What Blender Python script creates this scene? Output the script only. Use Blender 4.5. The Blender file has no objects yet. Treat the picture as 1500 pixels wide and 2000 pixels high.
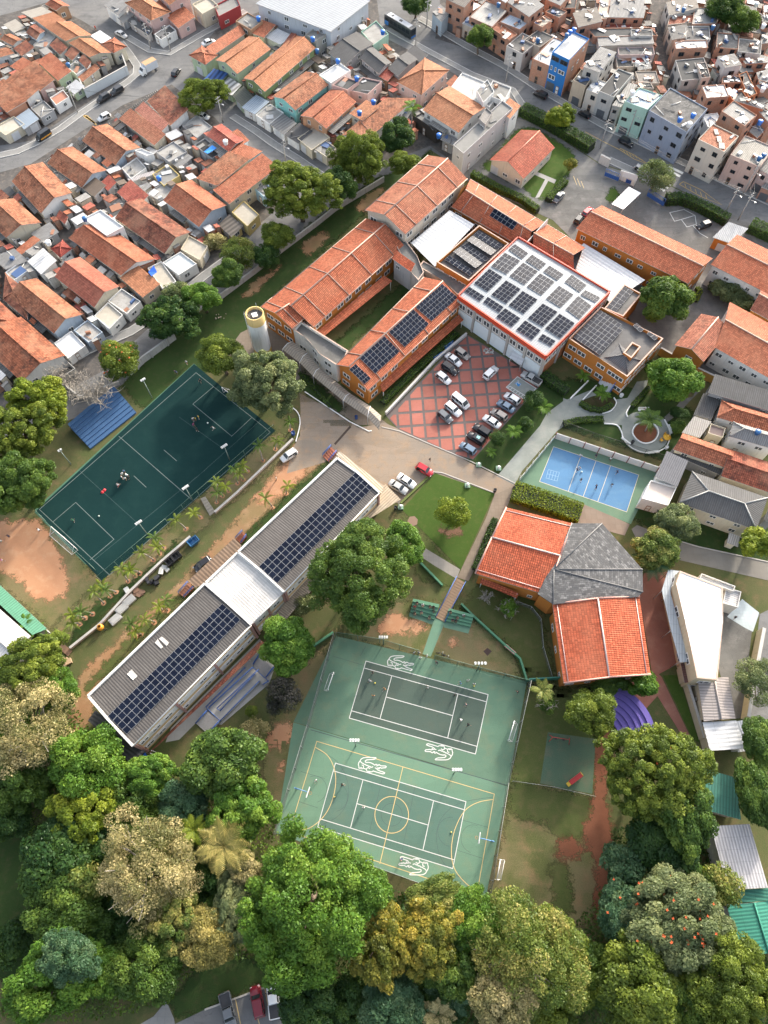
import bpy,math,random
import numpy as np
from mathutils import Vector,Matrix
V=Vector
R=math.radians
rng=random.Random(7)
scene=bpy.context.scene
COL=scene.collection
# ---------------------------------------------------------------- camera
F_PX,PITCH,CAM_H=1380.0,R(64.3),133.1          # focal length in photo pixels, downward pitch, flying height
cam_d=bpy.data.cameras.new('camera');cam=bpy.data.objects.new('camera',cam_d);COL.objects.link(cam)
cam.location=(0,0,CAM_H);cam.rotation_euler=(R(90)-PITCH,0,0)
cam_d.sensor_fit='VERTICAL';cam_d.sensor_height=24.0;cam_d.lens=F_PX/2000*24.0
cam_d.clip_start=1.0;cam_d.clip_end=3000
scene.camera=cam
# ---------------------------------------------------------------- sky, sun, exposure
SUN_EL,SUN_AZ=R(22),math.atan2(0.50,0.86)        # sun stands to the upper right of the picture (x right, y up)
w=bpy.data.worlds.new('World');scene.world=w;w.use_nodes=True
nt=w.node_tree;bg=nt.nodes['Background']
sky=nt.nodes.new('ShaderNodeTexSky');sky.sky_type='NISHITA';sky.sun_disc=False
sky.sun_elevation=SUN_EL;sky.sun_rotation=SUN_AZ;sky.altitude=800
sky.air_density=1.0;sky.dust_density=7.0;sky.ozone_density=0.3
hs=nt.nodes.new('ShaderNodeHueSaturation');hs.inputs['Saturation'].default_value=0.55        # thin high haze whitens the whole sky
nt.links.new(sky.outputs[0],hs.inputs['Color']);nt.links.new(hs.outputs[0],bg.inputs[0]);bg.inputs[1].default_value=0.15
sun_d=bpy.data.lights.new('sun','SUN');sun_d.energy=1.6;sun_d.angle=R(4.0);sun_d.color=(1.0,0.91,0.78)
sun=bpy.data.objects.new('sun',sun_d);COL.objects.link(sun)
sd=V((math.sin(SUN_AZ)*math.cos(SUN_EL),math.cos(SUN_AZ)*math.cos(SUN_EL),math.sin(SUN_EL)))
sun.rotation_euler=sd.to_track_quat('Z','Y').to_euler()
vs=scene.view_settings;vs.view_transform='Standard';vs.look='None';vs.exposure=1.82;vs.gamma=1.0
vs.use_curve_mapping=False
cy=scene.cycles
cy.max_bounces=5;cy.diffuse_bounces=3;cy.glossy_bounces=2;cy.transmission_bounces=2;cy.transparent_max_bounces=12
cy.caustics_reflective=False;cy.caustics_refractive=False
cy.use_denoising=True
# ---------------------------------------------------------------- survey: photo pixel + height above ground -> place
CP,SP=math.cos(PITCH),math.sin(PITCH)
def G(px,py,h=0.0):
 a=(px-750)/F_PX;b=(1000-py)/F_PX
 t=(h-CAM_H)/(-SP+b*CP)
 return V((a*t,(CP+b*SP)*t,h))
K=4/15
TILES=dict(p=(0,0,1),A0=(0,0,K),A1=(350,0,K),A2=(700,0,K),A3=(1100,0,K),
    B0=(0,350,K),B1=(350,350,K),B2=(700,350,K),B3=(1100,350,K),
    C0=(0,700,K),C1=(350,700,K),C2=(700,650,K),C3=(1100,700,K),
    D0=(0,1050,K),D1=(350,1050,K),D2=(700,1000,K),D3=(1100,1050,K),
    CT=(520,1200,520/1500),L=(0,1300,1/3),RR=(1000,1300,1/3),
    E0=(0,1600,K),E1=(400,1600,K),E2=(750,1600,K),E3=(1100,1600,K),
    BC=(1000,830,0.2),PK=(860,640,0.16),FV=(1300,0,200/1500),FB=(1050,60,200/1500))
def px_of(t,x,y):
 ox,oy,s=TILES[t];return ox+x*s,oy+y*s
def S(t,x,y,h=0.0):
 return G(*px_of(t,x,y),h)
def SL(t,xs,h=0.0):
 return[S(t,xs[i],xs[i+1],h)for i in range(0,len(xs),2)]
def mpp(px,py,h):                                    # metres per photo pixel at a place
 return(G(px+5,py,h)-G(px-5,py,h)).length/10
# ---------------------------------------------------------------- mesh builder
class MB:
 def __init__(s):s.v=[];s.f=[];s.m=[];s.uv=[];s.smooth=[]
 def face(s,pts,m=0,sm=False):
  n=len(s.v);pts=[V(p)for p in pts];s.v+=pts
  s.f.append(tuple(range(n,n+len(pts))));s.m.append(m);s.smooth.append(sm)
  p0=pts[0];e=(pts[1]-p0)
  e=e.normalized()if e.length>1e-9 else V((1,0,0))
  nr=V((0,0,0))
  for i in range(1,len(pts)-1):nr+=(pts[i]-p0).cross(pts[i+1]-p0)
  nr=nr.normalized()if nr.length>1e-12 else V((0,0,1))
  w_=nr.cross(e)
  s.uv+=[((p-p0).dot(e),(p-p0).dot(w_))for p in pts]
  return s
 def obox(s,o,ex,ey,ez,m=0):
  o,ex,ey,ez=V(o),V(ex),V(ey),V(ez)
  if ex.cross(ey).dot(ez)<0:ex,ey=ey,ex
  p=[o,o+ex,o+ex+ey,o+ey];q=[a+ez for a in p]
  s.face(q,m);s.face(p[::-1],m)
  for i in range(4):s.face([p[i],p[(i+1)%4],q[(i+1)%4],q[i]],m)
  return s
 def box(s,c,dx,dy,dz,m=0,rz=0.0):            # centre of base
  ca,sa=math.cos(rz),math.sin(rz);c=V(c)
  ex=V((ca,sa,0))*dx;ey=V((-sa,ca,0))*dy
  return s.obox(c-ex/2-ey/2,ex,ey,V((0,0,dz)),m)
 def prism(s,poly,z0,z1,m=0,mt=None,top=True):
  poly=ccw(poly)
  a=[V((p.x,p.y,z0))for p in poly];b=[V((p.x,p.y,z1))for p in poly]
  n=len(a)
  for i in range(n):s.face([a[i],a[(i+1)%n],b[(i+1)%n],b[i]],m)
  if top:s.face(b,m if mt is None else mt)
  return s
 def slab(s,pts,th,m=0,me=None):                # sheet of any slope with thickness downwards
  pts=[V(p)for p in pts]
  nz=sum(((pts[i]-pts[0]).cross(pts[i+1]-pts[0]).z)for i in range(1,len(pts)-1))
  d=V((0,0,-th));n=len(pts);lo=[p+d for p in pts]
  me=m if me is None else me
  s.face(pts,m);s.face([lo[0]]+lo[:0:-1],me)
  for i in range(n):s.face([lo[i],lo[(i+1)%n],pts[(i+1)%n],pts[i]],me)
  return s
 def tube(s,p,q,r0,r1=None,n=6,m=0,cap=True):
  p,q=V(p),V(q);r1=r0 if r1 is None else r1
  d=(q-p).normalized();a=d.orthogonal().normalized();b=d.cross(a)
  P_=[p+(a*math.cos(2*math.pi*i/n)+b*math.sin(2*math.pi*i/n))*r0 for i in range(n)]
  Q_=[q+(a*math.cos(2*math.pi*i/n)+b*math.sin(2*math.pi*i/n))*r1 for i in range(n)]
  for i in range(n):s.face([P_[i],P_[(i+1)%n],Q_[(i+1)%n],Q_[i]],m,True)
  if cap:s.face(Q_,m);s.face(P_[::-1],m)
  return s
 def ribbon(s,pts,wd,m=0,closed=False,h=0.0):  # flat painted stripe or, with h, a low wall along a polyline
  pts=[V(p)for p in pts];n=len(pts);L_=[];R_=[]
  for i in range(n):
   a=pts[i-1]if(i>0 or closed)else pts[i];b=pts[(i+1)%n]if(i<n-1 or closed)else pts[i]
   d1=(pts[i]-a);d2=(b-pts[i])
   d1=d1.normalized()if d1.length>1e-6 else d2.normalized()
   d2=d2.normalized()if d2.length>1e-6 else d1
   t=(d1+d2);t=t.normalized()if t.length>1e-3 else d1
   nn=V((-t.y,t.x,0));k=1/max(0.5,nn.dot(V((-d1.y,d1.x,0))))
   L_.append(pts[i]+nn*wd/2*k);R_.append(pts[i]-nn*wd/2*k)
  up=V((0,0,h))
  for i in range(n if closed else n-1):
   j=(i+1)%n
   s.face([R_[i]+up,R_[j]+up,L_[j]+up,L_[i]+up],m)
   if h:
    s.face([R_[i],R_[j],R_[j]+up,R_[i]+up],m);s.face([L_[j],L_[i],L_[i]+up,L_[j]+up],m)
  if h and not closed:
   s.face([L_[0],R_[0],R_[0]+up,L_[0]+up],m);s.face([R_[-1],L_[-1],L_[-1]+up,R_[-1]+up],m)
  return s
 def lathe(s,prof,n=16,m=0,c=(0,0,0)):
  c=V(c)
  for(r0,z0),(r1,z1)in zip(prof[:-1],prof[1:]):
   for i in range(n):
    a0,a1=2*math.pi*i/n,2*math.pi*(i+1)/n
    p=[c+V((r0*math.cos(a0),r0*math.sin(a0),z0)),c+V((r0*math.cos(a1),r0*math.sin(a1),z0)),
      c+V((r1*math.cos(a1),r1*math.sin(a1),z1)),c+V((r1*math.cos(a0),r1*math.sin(a0),z1))]
    if r1<1e-6:p=p[:3]
    elif r0<1e-6:p=[p[0],p[2],p[3]]
    s.face(p,m,True)
  return s
 def mesh(s,name):
  me=bpy.data.meshes.new(name)
  me.from_pydata([tuple(v)for v in s.v],[],s.f)
  me.polygons.foreach_set('material_index',s.m)
  me.polygons.foreach_set('use_smooth',s.smooth)
  uv=me.uv_layers.new(name='UVMap')
  uv.data.foreach_set('uv',np.array(s.uv,dtype=np.float32).ravel())
  if any(s.smooth):
   import bmesh
   bm=bmesh.new();bm.from_mesh(me);bmesh.ops.remove_doubles(bm,verts=bm.verts,dist=1e-4);bm.to_mesh(me);bm.free()
  me.update()
  return me
 def build(s,name,mats,parent=None,**kw):
  return obj(name,s.mesh(name),mats,parent,**kw)
def ccw(poly):
 a=sum(poly[i].x*poly[(i+1)%len(poly)].y-poly[(i+1)%len(poly)].x*poly[i].y for i in range(len(poly)))
 return list(poly)if a>0 else list(poly)[::-1]
def obj(name,me,mats=None,parent=None,label=None,cat=None,group=None,kind=None,M=None):
 o=bpy.data.objects.new(name,me);COL.objects.link(o)
 if mats is not None and me is not None and len(me.materials)==0:
  for m in(mats if isinstance(mats,(list,tuple))else[mats]):me.materials.append(m)
 if parent is not None:o.parent=parent
 if M is not None:o.matrix_local=M
 if label:o['label']=label
 if cat:o['category']=cat
 if group:o['group']=group
 if kind:o['kind']=kind
 return o
def thing(name,label,cat,loc=(0,0,0),rz=0.0,group=None,M=None):
 o=bpy.data.objects.new(name,None);COL.objects.link(o)
 o.empty_display_size=0.5
 if M is not None:o.matrix_local=M
 else:o.location=loc;o.rotation_euler=(0,0,rz)
 o['label']=label;o['category']=cat
 if group:o['group']=group
 return o
def recolour(o,m,slot=0):                            # own material on shared mesh data
 o.material_slots[slot].link='OBJECT';o.material_slots[slot].material=m
def copy_tree(root,M,label=None,group=None):
 r=root.copy();COL.objects.link(r);r.parent=None;r.matrix_local=M
 if label:r['label']=label
 if group:r['group']=group
 for ch in KIDS.get(root.name,[]):
  c=ch.copy();COL.objects.link(c);c.parent=r;c.matrix_local=ch.matrix_local.copy()
  for g in KIDS.get(ch.name,[]):
   d=g.copy();COL.objects.link(d);d.parent=c;d.matrix_local=g.matrix_local.copy()
 return r
KIDS={}
def remember(root):
 KIDS[root.name]=list(root.children)
 for c in root.children:KIDS[c.name]=list(c.children)
def place(x,y,z=0.0,rz=0.0,s=1.0):
 return Matrix.Translation((x,y,z))@Matrix.Rotation(rz,4,'Z')@Matrix.Scale(s,4)
# ---------------------------------------------------------------- procedural materials
class NT:
 def __init__(s,name):
  s.mat=bpy.data.materials.new(name);s.mat.use_nodes=True;s.t=s.mat.node_tree
  s.b=s.t.nodes['Principled BSDF'];s.out=s.t.nodes['Material Output']
 def n(s,typ,ins=None,**props):
  nd=s.t.nodes.new('ShaderNode'+typ)
  for k,v in props.items():setattr(nd,k,v)
  for k,v in(ins or{}).items():s.put(nd.inputs[k],v)
  return nd
 def put(s,sock,v):
  if isinstance(v,bpy.types.NodeSocket):s.t.links.new(v,sock)
  elif isinstance(v,bpy.types.Node):s.t.links.new(v.outputs[0],sock)
  elif isinstance(v,(tuple,list))and len(v)==3 and sock.type=='RGBA':sock.default_value=(*v,1)
  else:sock.default_value=v
 def set(s,**k):
  for a,v in k.items():s.put(s.b.inputs[a.replace('_',' ')],v)
  return s
 def noise(s,vec,scale,detail=3.0,rough=0.55):
  return s.n('TexNoise',{'Vector':vec,'Scale':scale,'Detail':detail,'Roughness':rough}).outputs[0]
 def ramp(s,fac,stops):
  r=s.n('ValToRGB',{'Fac':fac});e=r.color_ramp.elements
  while len(e)<len(stops):e.new(0.5)
  for el,(p,c)in zip(e,stops):
   el.position=p;el.color=(*c,1)if isinstance(c,(tuple,list))else(c,c,c,1)
  return r.outputs[0]
 def mix(s,f,a,b,mode='MIX'):
  m=s.n('Mix',None,data_type='RGBA',blend_type=mode)
  s.put(m.inputs[0],f);s.put(m.inputs[6],a);s.put(m.inputs[7],b)
  return m.outputs[2]
 def math(s,op,a,b=0.0,c=0.0):
  m=s.n('Math',None,operation=op);s.put(m.inputs[0],a);s.put(m.inputs[1],b);s.put(m.inputs[2],c);return m.outputs[0]
 def bump(s,h,dist=0.02,strength=1.0):
  s.put(s.b.inputs['Normal'],s.n('Bump',{'Height':h,'Distance':dist,'Strength':strength}));return s
 def obj(s):return s.n('TexCoord').outputs['Object']
 def pos(s):return s.n('NewGeometry').outputs['Position']
 def uv(s):return s.n('TexCoord').outputs['UV']
 def rnd(s):return s.n('ObjectInfo').outputs['Random']
MATS={}
def cached(fn):
 def g(*a):
  k=(fn.__name__,)+a
  if k not in MATS:MATS[k]=fn(*a)
  return MATS[k]
 return g
def sat(c,k=1.08):
 l=.3*c[0]+.59*c[1]+.11*c[2];return tuple(max(.002,l+(x-l)*k)for x in c)
def mul(c,k):return tuple(min(1.0,x*k)for x in c)
def mixc(a,b,k):return tuple(x*(1-k)+y*k for x,y in zip(a,b))
@cached
def plain(c,rough=0.6,metal=0.0):
 n=NT('paint');p=n.pos()
 f=n.noise(p,1.2,2)
 n.set(Base_Color=n.mix(f,mul(c,0.88),mul(c,1.1)),Roughness=rough,Metallic=metal);return n.mat
@cached
def plaster(c,dirt=0.35):
 c=sat(c,1.02);n=NT('plaster');p=n.pos()
 big=n.noise(p,0.35,4,0.6);fine=n.noise(p,5.0,2)
 streak=n.noise(n.n('Mapping',{'Vector':p,'Scale':(2.2,2.2,0.25)}),1.0,4,0.65)
 col=n.mix(fine,mul(c,0.9),mul(c,1.08))
 stain=n.ramp(streak,[(0.52,0.0),(0.75,1.0)])
 col=n.mix(n.math('MULTIPLY',stain,dirt),col,mixc(mul(c,0.35),(0.10,0.09,0.08),0.5))
 col=n.mix(n.math('MULTIPLY',big,dirt*0.5),col,mul(c,0.6))
 n.set(Base_Color=col,Roughness=0.85,Specular_IOR_Level=.2);return n.mat
@cached
def brickwall(c=(0.40,0.155,0.075)):
 n=NT('hollow_brick');uv=n.uv()
 b=n.n('TexBrick',{'Vector':uv,'Color1':mul(c,0.8),'Color2':mul(c,1.2),'Mortar':(0.25,0.22,0.19),'Scale':1.0,
       'Mortar Size':0.03,'Brick Width':0.42,'Row Height':0.24})
 f=n.ramp(n.noise(n.pos(),0.5,4),[(0.45,0.0),(0.62,1.0)])
 n.set(Base_Color=n.mix(n.math('MULTIPLY',f,0.55),b.outputs[0],(0.27,0.20,0.16)),Roughness=0.9);return n.mat
@cached
def tile(c,age=0.5,wd=0.40):
 c=mul(sat(c,.93),.84);n=NT('clay_tile')
 off=n.n('VectorMath',{0:n.uv(),1:n.n('CombineXYZ',{0:n.math('MULTIPLY',n.rnd(),37.0),1:0.0})},operation='ADD').outputs[0]
 b=n.n('TexBrick',{'Vector':off,'Color1':mul(c,0.70),'Color2':mul(c,1.24),'Mortar':mul(c,0.38),'Scale':1.0,
       'Mortar Size':0.05,'Mortar Smooth':0.6,'Brick Width':wd,'Row Height':0.5},offset=0.0)
 p=n.pos()
 sep=n.n('SeparateXYZ',{0:off})
 wv=n.math('SINE',n.math('MULTIPLY',sep.outputs[0],2*math.pi/wd))
 st=n.noise(n.n('VectorMath',{0:p,1:n.n('CombineXYZ',{0:n.math('MULTIPLY',n.rnd(),91.0)})},operation='ADD').outputs[0],0.5,6,0.72)
 spots=n.noise(p,1.7,5,0.75)
 lo=0.62-0.14*age
 k=n.math('MULTIPLY',n.ramp(st,[(lo,0.0),(lo+0.14,1.0)]),0.35+0.45*age)
 col=n.mix(k,b.outputs[0],mixc(mul(c,0.28),(0.045,0.032,0.028),0.6))
 k2=n.math('MULTIPLY',n.ramp(spots,[(0.60-.1*age,0.0),(0.67-.1*age,1.0)]),0.25+0.45*age)
 col=n.mix(k2,col,mul(c,0.24))
 pale=n.math('MULTIPLY',n.ramp(n.noise(p,0.22,3),[(0.45,0.0),(0.7,1.0)]),0.1+.35*age)
 col=n.mix(pale,col,mixc(c,(0.62,0.40,0.25),0.45))
 n.set(Base_Color=col,Roughness=0.82,Specular_IOR_Level=.2)
 n.bump(n.math('ADD',n.math('MULTIPLY',wv,0.5),b.outputs[1]),0.05,0.7);return n.mat
@cached
def corr(c,dirt=0.5,wd=0.42,contrast=0.35,gloss=0.75):
 n=NT('corrugated_sheet');uv=n.uv();p=n.pos()
 sep=n.n('SeparateXYZ',{0:uv})
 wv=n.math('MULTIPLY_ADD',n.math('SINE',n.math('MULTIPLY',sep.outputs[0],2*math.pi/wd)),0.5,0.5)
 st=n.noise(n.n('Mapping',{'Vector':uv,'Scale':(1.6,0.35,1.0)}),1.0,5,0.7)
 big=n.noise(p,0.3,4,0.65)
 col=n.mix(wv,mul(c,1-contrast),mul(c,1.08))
 col=n.mix(n.math('MULTIPLY',n.ramp(st,[(0.42,0.0),(0.7,1.0)]),dirt),col,mixc(mul(c,0.38),(0.07,0.06,0.055),0.5))
 col=n.mix(n.math('MULTIPLY',n.ramp(big,[(0.4,0.0),(0.65,1.0)]),dirt*0.7),col,mul(c,0.55))
 row=n.math('FRACT',n.math('MULTIPLY',sep.outputs[1],0.55))
 col=n.mix(n.math('MULTIPLY',n.math('LESS_THAN',row,0.035),0.45),col,mul(c,0.4))
 n.set(Base_Color=col,Roughness=gloss,Specular_IOR_Level=.25);n.bump(wv,0.05,0.6);return n.mat
@cached
def ground(c1,c2,c3,s1=0.08,s2=0.5,lo=0.45,hi=0.6,fine=0.25,crack=0.0):
 c1,c2,c3=sat(c1),sat(c2),sat(c3);n=NT('ground_cover');p=n.pos()
 a=n.noise(p,s1,6,0.66);b=n.noise(p,s2,5,0.68);f=n.noise(p,6.0,3,0.7)
 col=n.mix(n.ramp(a,[(lo,0.0),(hi,1.0)]),c1,c2)
 col=n.mix(n.ramp(b,[(0.5,0.0),(0.72,1.0)]),col,c3)
 col=n.mix(fine,col,n.mix(n.ramp(f,[(0.3,0.0),(0.7,1.0)]),mul(c1,0.45),mul(c2,1.5)))
 if crack:                                          # cracks, patched cuts and long wear streaks
  w_=n.n('VectorMath',{0:p,1:n.n('VectorMath',{0:n.n('TexNoise',{'Vector':p,'Scale':.6,'Detail':3.0}).outputs[1],1:(2.5,2.5,2.5)},operation='MULTIPLY').outputs[0]},operation='ADD').outputs[0]
  v=n.n('TexVoronoi',{'Vector':w_,'Scale':.3},feature='DISTANCE_TO_EDGE').outputs[0]
  col=n.mix(n.math('MULTIPLY',n.ramp(v,[(.0,.8),(.012,0.0)]),crack),col,mul(c1,.4))
  pt=n.ramp(n.n('TexVoronoi',{'Vector':n.n('Mapping',{'Vector':p,'Rotation':(0,0,.75),'Scale':(.11,.3,.2)}),'Scale':1.0},distance='CHEBYCHEV').outputs[1],[(.0,.68),(.45,.97),(1.0,1.15)])
  col=n.mix(crack*.8,col,pt,'MULTIPLY')
  st=n.ramp(n.noise(n.n('Mapping',{'Vector':p,'Rotation':(0,0,-.9),'Scale':(.08,1.1,.2)}),1.0,4),[(.5,0.0),(.72,1.0)]);col=n.mix(n.math('MULTIPLY',st,crack*.5),col,mul(c1,.6))
 n.set(Base_Color=col,Roughness=0.95,Specular_IOR_Level=.12);n.bump(f,0.06,0.5);return n.mat
@cached
def paving(c,sz=1.2,joint=0.35,dirt=0.4):
 n=NT('concrete_paving');p=n.pos()
 b=n.n('TexBrick',{'Vector':p,'Color1':mul(c,0.92),'Color2':mul(c,1.06),'Mortar':mul(c,1-joint),'Scale':1.0,
       'Mortar Size':0.02,'Brick Width':sz,'Row Height':sz},offset=0.0)
 a=n.noise(p,0.25,5,0.65);f=n.noise(p,4.0,3)
 col=n.mix(n.math('MULTIPLY',n.ramp(a,[(0.4,0.0),(0.66,1.0)]),dirt),b.outputs[0],mul(c,0.55))
 col=n.mix(0.25,col,n.mix(f,mul(c,0.6),mul(c,1.3)))
 n.set(Base_Color=col,Roughness=0.9,Specular_IOR_Level=.15);return n.mat
@cached
def leafmat(c1,c2,c3,tr=0.3):
 c1,c2,c3=(sat((x[0]*1.62,x[1]*1.5,x[2]*1.35),1.12)for x in(c1,c2,c3));n=NT('foliage')
 t=n.n('Attribute',None,attribute_name='tint').outputs['Fac']
 col=n.ramp(t,[(0.0,c1),(0.5,c2),(1.0,c3)])
 d=n.n('BsdfDiffuse',{'Color':col});tl=n.n('BsdfTranslucent',{'Color':n.mix(0.5,col,(0.25,0.35,0.05))})
 g=n.n('BsdfGlossy',{'Color':(0.5,0.55,0.5),'Roughness':0.45})
 m1=n.n('MixShader',{0:tr,1:d,2:tl});m2=n.n('MixShader',{0:0.025,1:m1,2:g})
 n.t.links.new(m2.outputs[0],n.out.inputs[0]);return n.mat
@cached
def netmat(c,cover):
 n=NT('wire_mesh')
 tr=n.n('BsdfTransparent');d=n.n('BsdfDiffuse',{'Color':c})
 n.t.links.new(n.n('MixShader',{0:cover,1:tr,2:d}).outputs[0],n.out.inputs[0]);return n.mat
@cached
def carpaint(c):
 n=NT('car_paint');n.set(Base_Color=c,Roughness=0.28,Metallic=0.15)
 n.b.inputs['Coat Weight'].default_value=0.5;return n.mat
@cached
def glass(c=(0.015,0.02,0.025),rough=0.1):
 n=NT('dark_glass');n.set(Base_Color=c,Roughness=rough);return n.mat
def solar_cell():
 n=NT('solar_cell');uv=n.uv();sep=n.n('SeparateXYZ',{0:uv})
 g=n.math('LESS_THAN',n.math('FRACT',n.math('MULTIPLY',sep.outputs[0],6.0)),0.06)
 col=n.mix(n.math('MULTIPLY',g,0.25),n.mix(n.rnd(),(0.0035,0.006,0.015),(0.007,0.011,0.024)),(0.05,0.06,0.08))
 n.set(Base_Color=col,Roughness=0.3);n.b.inputs['Specular IOR Level'].default_value=.14;return n.mat
WHITE=(0.78,0.77,0.74)
M_WHITE=plain(WHITE,0.55);M_STEEL=plain((0.45,0.46,0.47),0.4,0.5);M_DARK=plain((0.03,0.03,0.032),0.5)
M_GLASS=glass();M_FRAME=plain((0.70,0.69,0.66),0.5);M_WOOD=plain((0.20,0.12,0.07),0.7)
M_SOLAR=solar_cell()
# ---------------------------------------------------------------- building kit
def lift(p,z):return V((p.x,p.y,z))
def inset(poly,d):
 n=len(poly);out=[]
 for i in range(n):
  a,p,b=poly[i-1],poly[i],poly[(i+1)%n]
  u=(a-p);u.z=0;v=(b-p);v.z=0
  lu,lv=u.length,v.length
  out.append(p+u.normalized()*min(d,lu*0.3)+v.normalized()*min(d,lv*0.3))
 return out
def unit_window():
 m=MB();b=0.09
 m.obox((-.5,-.03,0),(1,0,0),(0,.1,0),(0,0,b));m.obox((-.5,-.03,1-b),(1,0,0),(0,.1,0),(0,0,b))
 for x in(-.5,-.03,.5-b*.8):m.obox((x,-.03,b),(b*.8,0,0),(0,.1,0),(0,0,1-2*b))
 return m.mesh('window')
def unit_pane():
 m=MB();m.obox((-.46,-.005,.04),(.92,0,0),(0,.03,0),(0,0,.92));return m.mesh('pane')
def unit_door():
 m=MB();m.obox((-.5,-.01,0),(1,0,0),(0,.06,0),(0,0,1))
 for z in(.08,.55):m.obox((-.38,.05,z),(.76,0,0),(0,.02,0),(0,0,.36),1)
 return m.mesh('door')
WINM={}
def win_meshes(key):
 if key not in WINM:
  f=unit_window();p=unit_pane();d=unit_door();g=MB()
  for i in range(9):g.obox((-.5,0,i/9+.01),(1,0,0),(0,.07,0),(0,0,1/9-.02))
  g=g.mesh('garage_door')
  fm={'w':M_FRAME,'b':M_WOOD,'d':M_DARK}[key[0]]
  f.materials.append(fm);p.materials.append(M_GLASS if key[0]!='w' else glass((0.07,0.08,0.085),.2));d.materials.append(M_WOOD);d.materials.append(fm)
  g.materials.append({'w':plain((0.55,0.56,0.57),0.5),'b':plain((0.16,0.10,0.08),0.5),'d':plain((0.10,0.11,0.12),0.5)}[key[0]])
  WINM[key]=(f,p,d,g)
 return WINM[key]
def wall_frame(p,n,w_,h_,z):                       # local x along wall, y outwards, z up
 n=n.normalized();x=V((n.y,-n.x,0));x=-x
 M=Matrix.Identity(4)
 for i in range(3):M[i][0]=x[i]*w_;M[i][1]=n[i];M[i][2]=(0,0,h_)[i]
 M[0][3],M[1][3],M[2][3]=p.x+n.x*.02,p.y+n.y*.02,z
 return M
def add_window(root,p,n,w_,h_,z,key='w'):
 f,pn,_,_=win_meshes(key);M=wall_frame(p,n,w_,h_,z)
 o=obj('window',f,None,root,M=M);obj('pane',pn,None,o);return o
def add_door(root,p,n,w_,h_,z=0.0,key='w',garage=False):
 _,_,d,g=win_meshes(key)
 return obj('garage_door' if garage else 'door',g if garage else d,None,root,M=wall_frame(p,n,w_,h_,z))
def facing(p,n):                                      # walls the drone looks at
 return-n.x*p.x-n.y*p.y>0.12*math.hypot(p.x,p.y)
def wall_openings(root,foot,h,floors,dens,key,r,door=True,big=0):
 n=len(foot);foot=ccw(foot);fh=h/floors
 done=not door
 for i in range(n):
  a,b=foot[i],foot[(i+1)%n];d=b-a;d.z=0;L_=d.length
  if L_<2.0:continue
  nr=V((d.y,-d.x,0)).normalized();mid=(a+b)/2
  if not facing(mid+root.location,nr):continue
  k=max(1,int(L_/3.4*dens+.4))
  for fl in range(floors):
   for j in range(k):
    if r.random()<.12:continue
    p=a+d*((j+.5+r.uniform(-.12,.12))/k)
    if fl==0 and not done and L_>3:
     gar=r.random()<.45
     add_door(root,p,nr,2.3 if gar else .95,2.2,.02,key,gar);done=True;continue
    ww=r.choice((1.0,1.3,1.6))if not big else 2.1;wh=r.choice((.9,1.1,1.2))if not big else 1.3
    if L_/k>ww+.3 and fh>2.1:add_window(root,p,nr,ww,wh,fl*fh+1.0,key)
def roof_gable(root,A0,A1,B0,B1,R0,R1,rm,cap=True,th=.14,wallm=None):
 m=MB();m.slab([A0,A1,R1,R0],th,0,1);m.slab([B1,B0,R0,R1],th,0,1)
 em=wallm if wallm else plain((0.45,0.40,0.36))
 o=m.build('roof',[rm,em],root)
 if cap:
  c=MB();up=V((0,0,.05));c.tube(R0+up,R1+up,.16,n=5)
  c.build('ridge_cap',[cap if cap is not True else rm],o)
 return o
def walls_gable(root,A0,A1,B0,B1,R0,R1,wm,ov=.45):
 a0,a1,b1,b0=inset([A0,A1,B1,B0],ov)
 m=MB();z=lambda p,q:lift(p,q)
 dz=.22
 def top(p,base):return lift(p,base.z-dz+.05)
 rise_a=(R0.z-A0.z)/max(.1,(lift((A0+B0)/2,0)-lift(A0,0)).length)
 ta0,ta1,tb1,tb0=(lift(p,q.z+ov*rise_a-dz)for p,q in((a0,A0),(a1,A1),(b1,B1),(b0,B0)))
 m.face([z(a0,0),z(a1,0),ta1,ta0]);m.face([z(b1,0),z(b0,0),tb0,tb1])
 r0=lift(a0+(b0-a0)*_rf(A0,B0,R0),R0.z-dz);r1=lift(a1+(b1-a1)*_rf(A1,B1,R1),R1.z-dz)
 m.face([z(b0,0),z(a0,0),ta0,r0,tb0]);m.face([z(a1,0),z(b1,0),tb1,r1,ta1])
 m.build('wall',[wm],root);return[a0,a1,b1,b0]
def _rf(A,B,Rr):
 d=lift(B-A,0);return max(.1,min(.9,lift(Rr-A,0).dot(d)/d.length_squared))
FOOT=[]
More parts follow.
